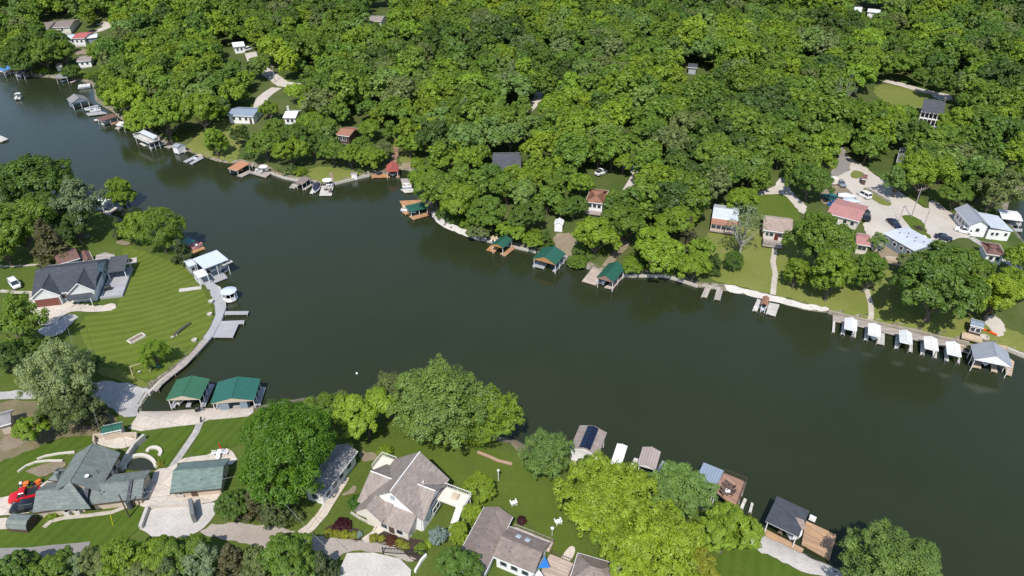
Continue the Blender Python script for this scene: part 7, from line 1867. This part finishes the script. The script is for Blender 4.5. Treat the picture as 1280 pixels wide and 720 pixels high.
# ---------------------------------------------------------------- which tree is which: its place among the things one can find
MARKS = [('the red boathouse', 491, 212), ('the orange flat roof', 298, 208), ('the far grassy clearing', 275, 175), ('the white railed sun deck', 183, 173), ('the grey gabled boathouse', 97, 124),
 ('the blue-roofed boathouse', 8, 85), ('the red-roofed house', 104, 46), ('the grey boat shelter', 80, 97), ('the pale grey-roofed cottage', 106, 74), ('the white hill road house', 298, 57), ('the bend of the hill road', 330, 95),
 ('the grey-blue roofed house', 306, 140), ('the rust-roofed cabin', 435, 166), ('the top centre taupe house', 468, 24), ('the furniture dock', 405, 236), ('the brown shingled shelter', 377, 226), ('the flat green shelter', 518, 258),
 ('the slate-roofed house in trees', 634, 203), ('the white beach', 575, 285), ('the small green boathouse', 627, 306), ('the large green boathouse', 687, 320), ('the small white shed', 699, 280), ('the rust-brown cottage', 746, 245),
 ('the pinkish deck boathouse', 763, 343), ('the white road patch', 666, 130), ('the dirt path', 770, 318), ('the silver-roofed cottage', 906, 268), ('the tan cottage', 970, 284), ('the weathered double pier', 890, 360),
 ('the grey camper roof', 866, 82), ('the two-storey hill house', 1166, 135), ('the hill clearing', 1125, 120), ('the gravel yard entrance', 1052, 195), ('the well house', 1080, 221), ('the faded red building', 1058, 266),
 ('the white hall', 1218, 274), ('the mobile home', 1138, 304), ('the cove dock', 1262, 270), ('the top right white house', 1072, 12), ('the white-walled house by the yard', 1126, 197), ('the tiny brown boathouse', 956, 378),
 ('the leftmost white canopy', 1063, 406), ('the deck hut', 1222, 404), ('the brown hall-side roof', 1240, 312), ('the white shore shed', 223, 182), ('the wooden hillside steps', 496, 186), ('the driveway lawn', 970, 258)]
ORD = ['nearest', 'second nearest', 'third nearest', 'fourth nearest', 'fifth nearest', 'sixth nearest', 'seventh nearest', 'eighth nearest', 'ninth nearest', 'tenth nearest', 'eleventh nearest', 'twelfth nearest', 'thirteenth nearest', 'fourteenth nearest', 'fifteenth nearest']
TONE = {'dark': 'dark green', 'deep': 'deep green', 'mid': 'mid-green', 'fresh': 'fresh green', 'lime': 'yellow-green', 'pale': 'pale green', 'olive': 'olive', 'brown': 'brownish', 'cedar': 'dark', 'grey': 'grey-green'}
SHAPE = {'hill': 'broad', 'hilltall': 'upright', 'hillloose': 'loose', 'bush': 'low'}
def rel(dx, dy):
    if abs(dx) > abs(dy): return 'right of' if dx > 0 else 'left of'
    return 'below' if dy > 0 else 'above'
def name_all(items, pool, word):
    pp = np.array(pool)
    slots = []
    ranks = {}
    for mi, (nm, mx, my) in enumerate(MARKS):
        d = pp - (mx, my); dist_ = np.hypot(d[:, 0], d[:, 1])
        sec = [rel(a, b) for a, b in d]
        for s_ in ('left of', 'right of', 'above', 'below'):
            ii = [i for i in np.argsort(dist_) if sec[i] == s_][:len(ORD)]
            for k, i in enumerate(ii): ranks.setdefault(tuple(np.round(pp[i], 3)), []).append((k + dist_[i] / 80, k, s_, nm))
    miss = 0
    for t in items:
        px_, py_, _ = proj(t['x'], t['y'], t['root'].location.z + t['cz'])
        opt = sorted(ranks.get(tuple(np.round((px_, py_), 3)), []))
        sh_ = SHAPE.get(t['key'], 'broad')
        if opt:
            _, k, s_, nm = opt[0]
            t['root']['label'] = f"{TONE.get(t['tint'], 'green')} {sh_} {word}, {ORD[k]} {s_} {nm}"
        else:
            miss += 1
            t['root']['label'] = f"{TONE.get(t['tint'], 'green')} {sh_} {word} in the depth of the far wood"
    return miss
tr = [t for t in TREES if t['root']['category'] == 'tree']
pool = [proj(t['x'], t['y'], t['root'].location.z + t['cz'])[:2] for t in tr] + [(t[7], t[8]) for t in rest]
todo = [t for t in tr if 'label' not in t['root'].keys()]
m1 = name_all(todo, pool, 'tree')
sb = [t for t in TREES if t['root']['category'] == 'shrub' and 'label' not in t['root'].keys()]
m2 = name_all(sb, [proj(t['x'], t['y'], t['root'].location.z + t['cz'])[:2] for t in sb], 'shrub')
print('LABELS', len(todo), m1, len(sb), m2)
# ------------------------------------------------------------------ daylight
SUN_EL, SUN_AZ = rad(54), rad(190)      # azimuth counted clockwise from +Y: the sun stands behind the camera, a little left
w = bpy.data.worlds.new('World'); scene.world = w; w.use_nodes = True
nt = w.node_tree; nt.nodes.clear()
sky = nt.nodes.new('ShaderNodeTexSky'); sky.sky_type = 'NISHITA'; sky.sun_disc = False
sky.sun_elevation = SUN_EL; sky.sun_rotation = SUN_AZ; sky.air_density = 1.0; sky.dust_density = .6; sky.ozone_density = 1.0
bg = nt.nodes.new('ShaderNodeBackground'); bg.inputs[1].default_value = .142
wo = nt.nodes.new('ShaderNodeOutputWorld')
nt.links.new(sky.outputs[0], bg.inputs[0]); nt.links.new(bg.outputs[0], wo.inputs[0])
sd = bpy.data.lights.new('sun', 'SUN'); sd.energy = 3.85; sd.angle = rad(.53); sd.color = (1, .955, .89)
so = bpy.data.objects.new('sun', sd); COL.objects.link(so)
d = Vector((math.sin(SUN_AZ) * math.cos(SUN_EL), math.cos(SUN_AZ) * math.cos(SUN_EL), math.sin(SUN_EL)))
so.rotation_euler = (-d).to_track_quat('-Z', 'Y').to_euler(); so.location = d * 300
vs = scene.view_settings
vs.view_transform = 'Standard'; vs.look = 'None'; vs.exposure = 0.33; vs.gamma = 1; vs.use_curve_mapping = False
cy = scene.cycles
cy.max_bounces = 5; cy.diffuse_bounces = 2; cy.glossy_bounces = 2; cy.transmission_bounces = 3; cy.transparent_max_bounces = 4
cy.sample_clamp_indirect = 4
cy.use_denoising = False; cy.use_adaptive_sampling = False
try:
    cy.denoiser = 'OPENIMAGEDENOISE'; cy.denoising_input_passes = 'RGB_ALBEDO_NORMAL'; cy.denoising_prefilter = 'ACCURATE'
except Exception: pass
bpy.context.view_layer.update()
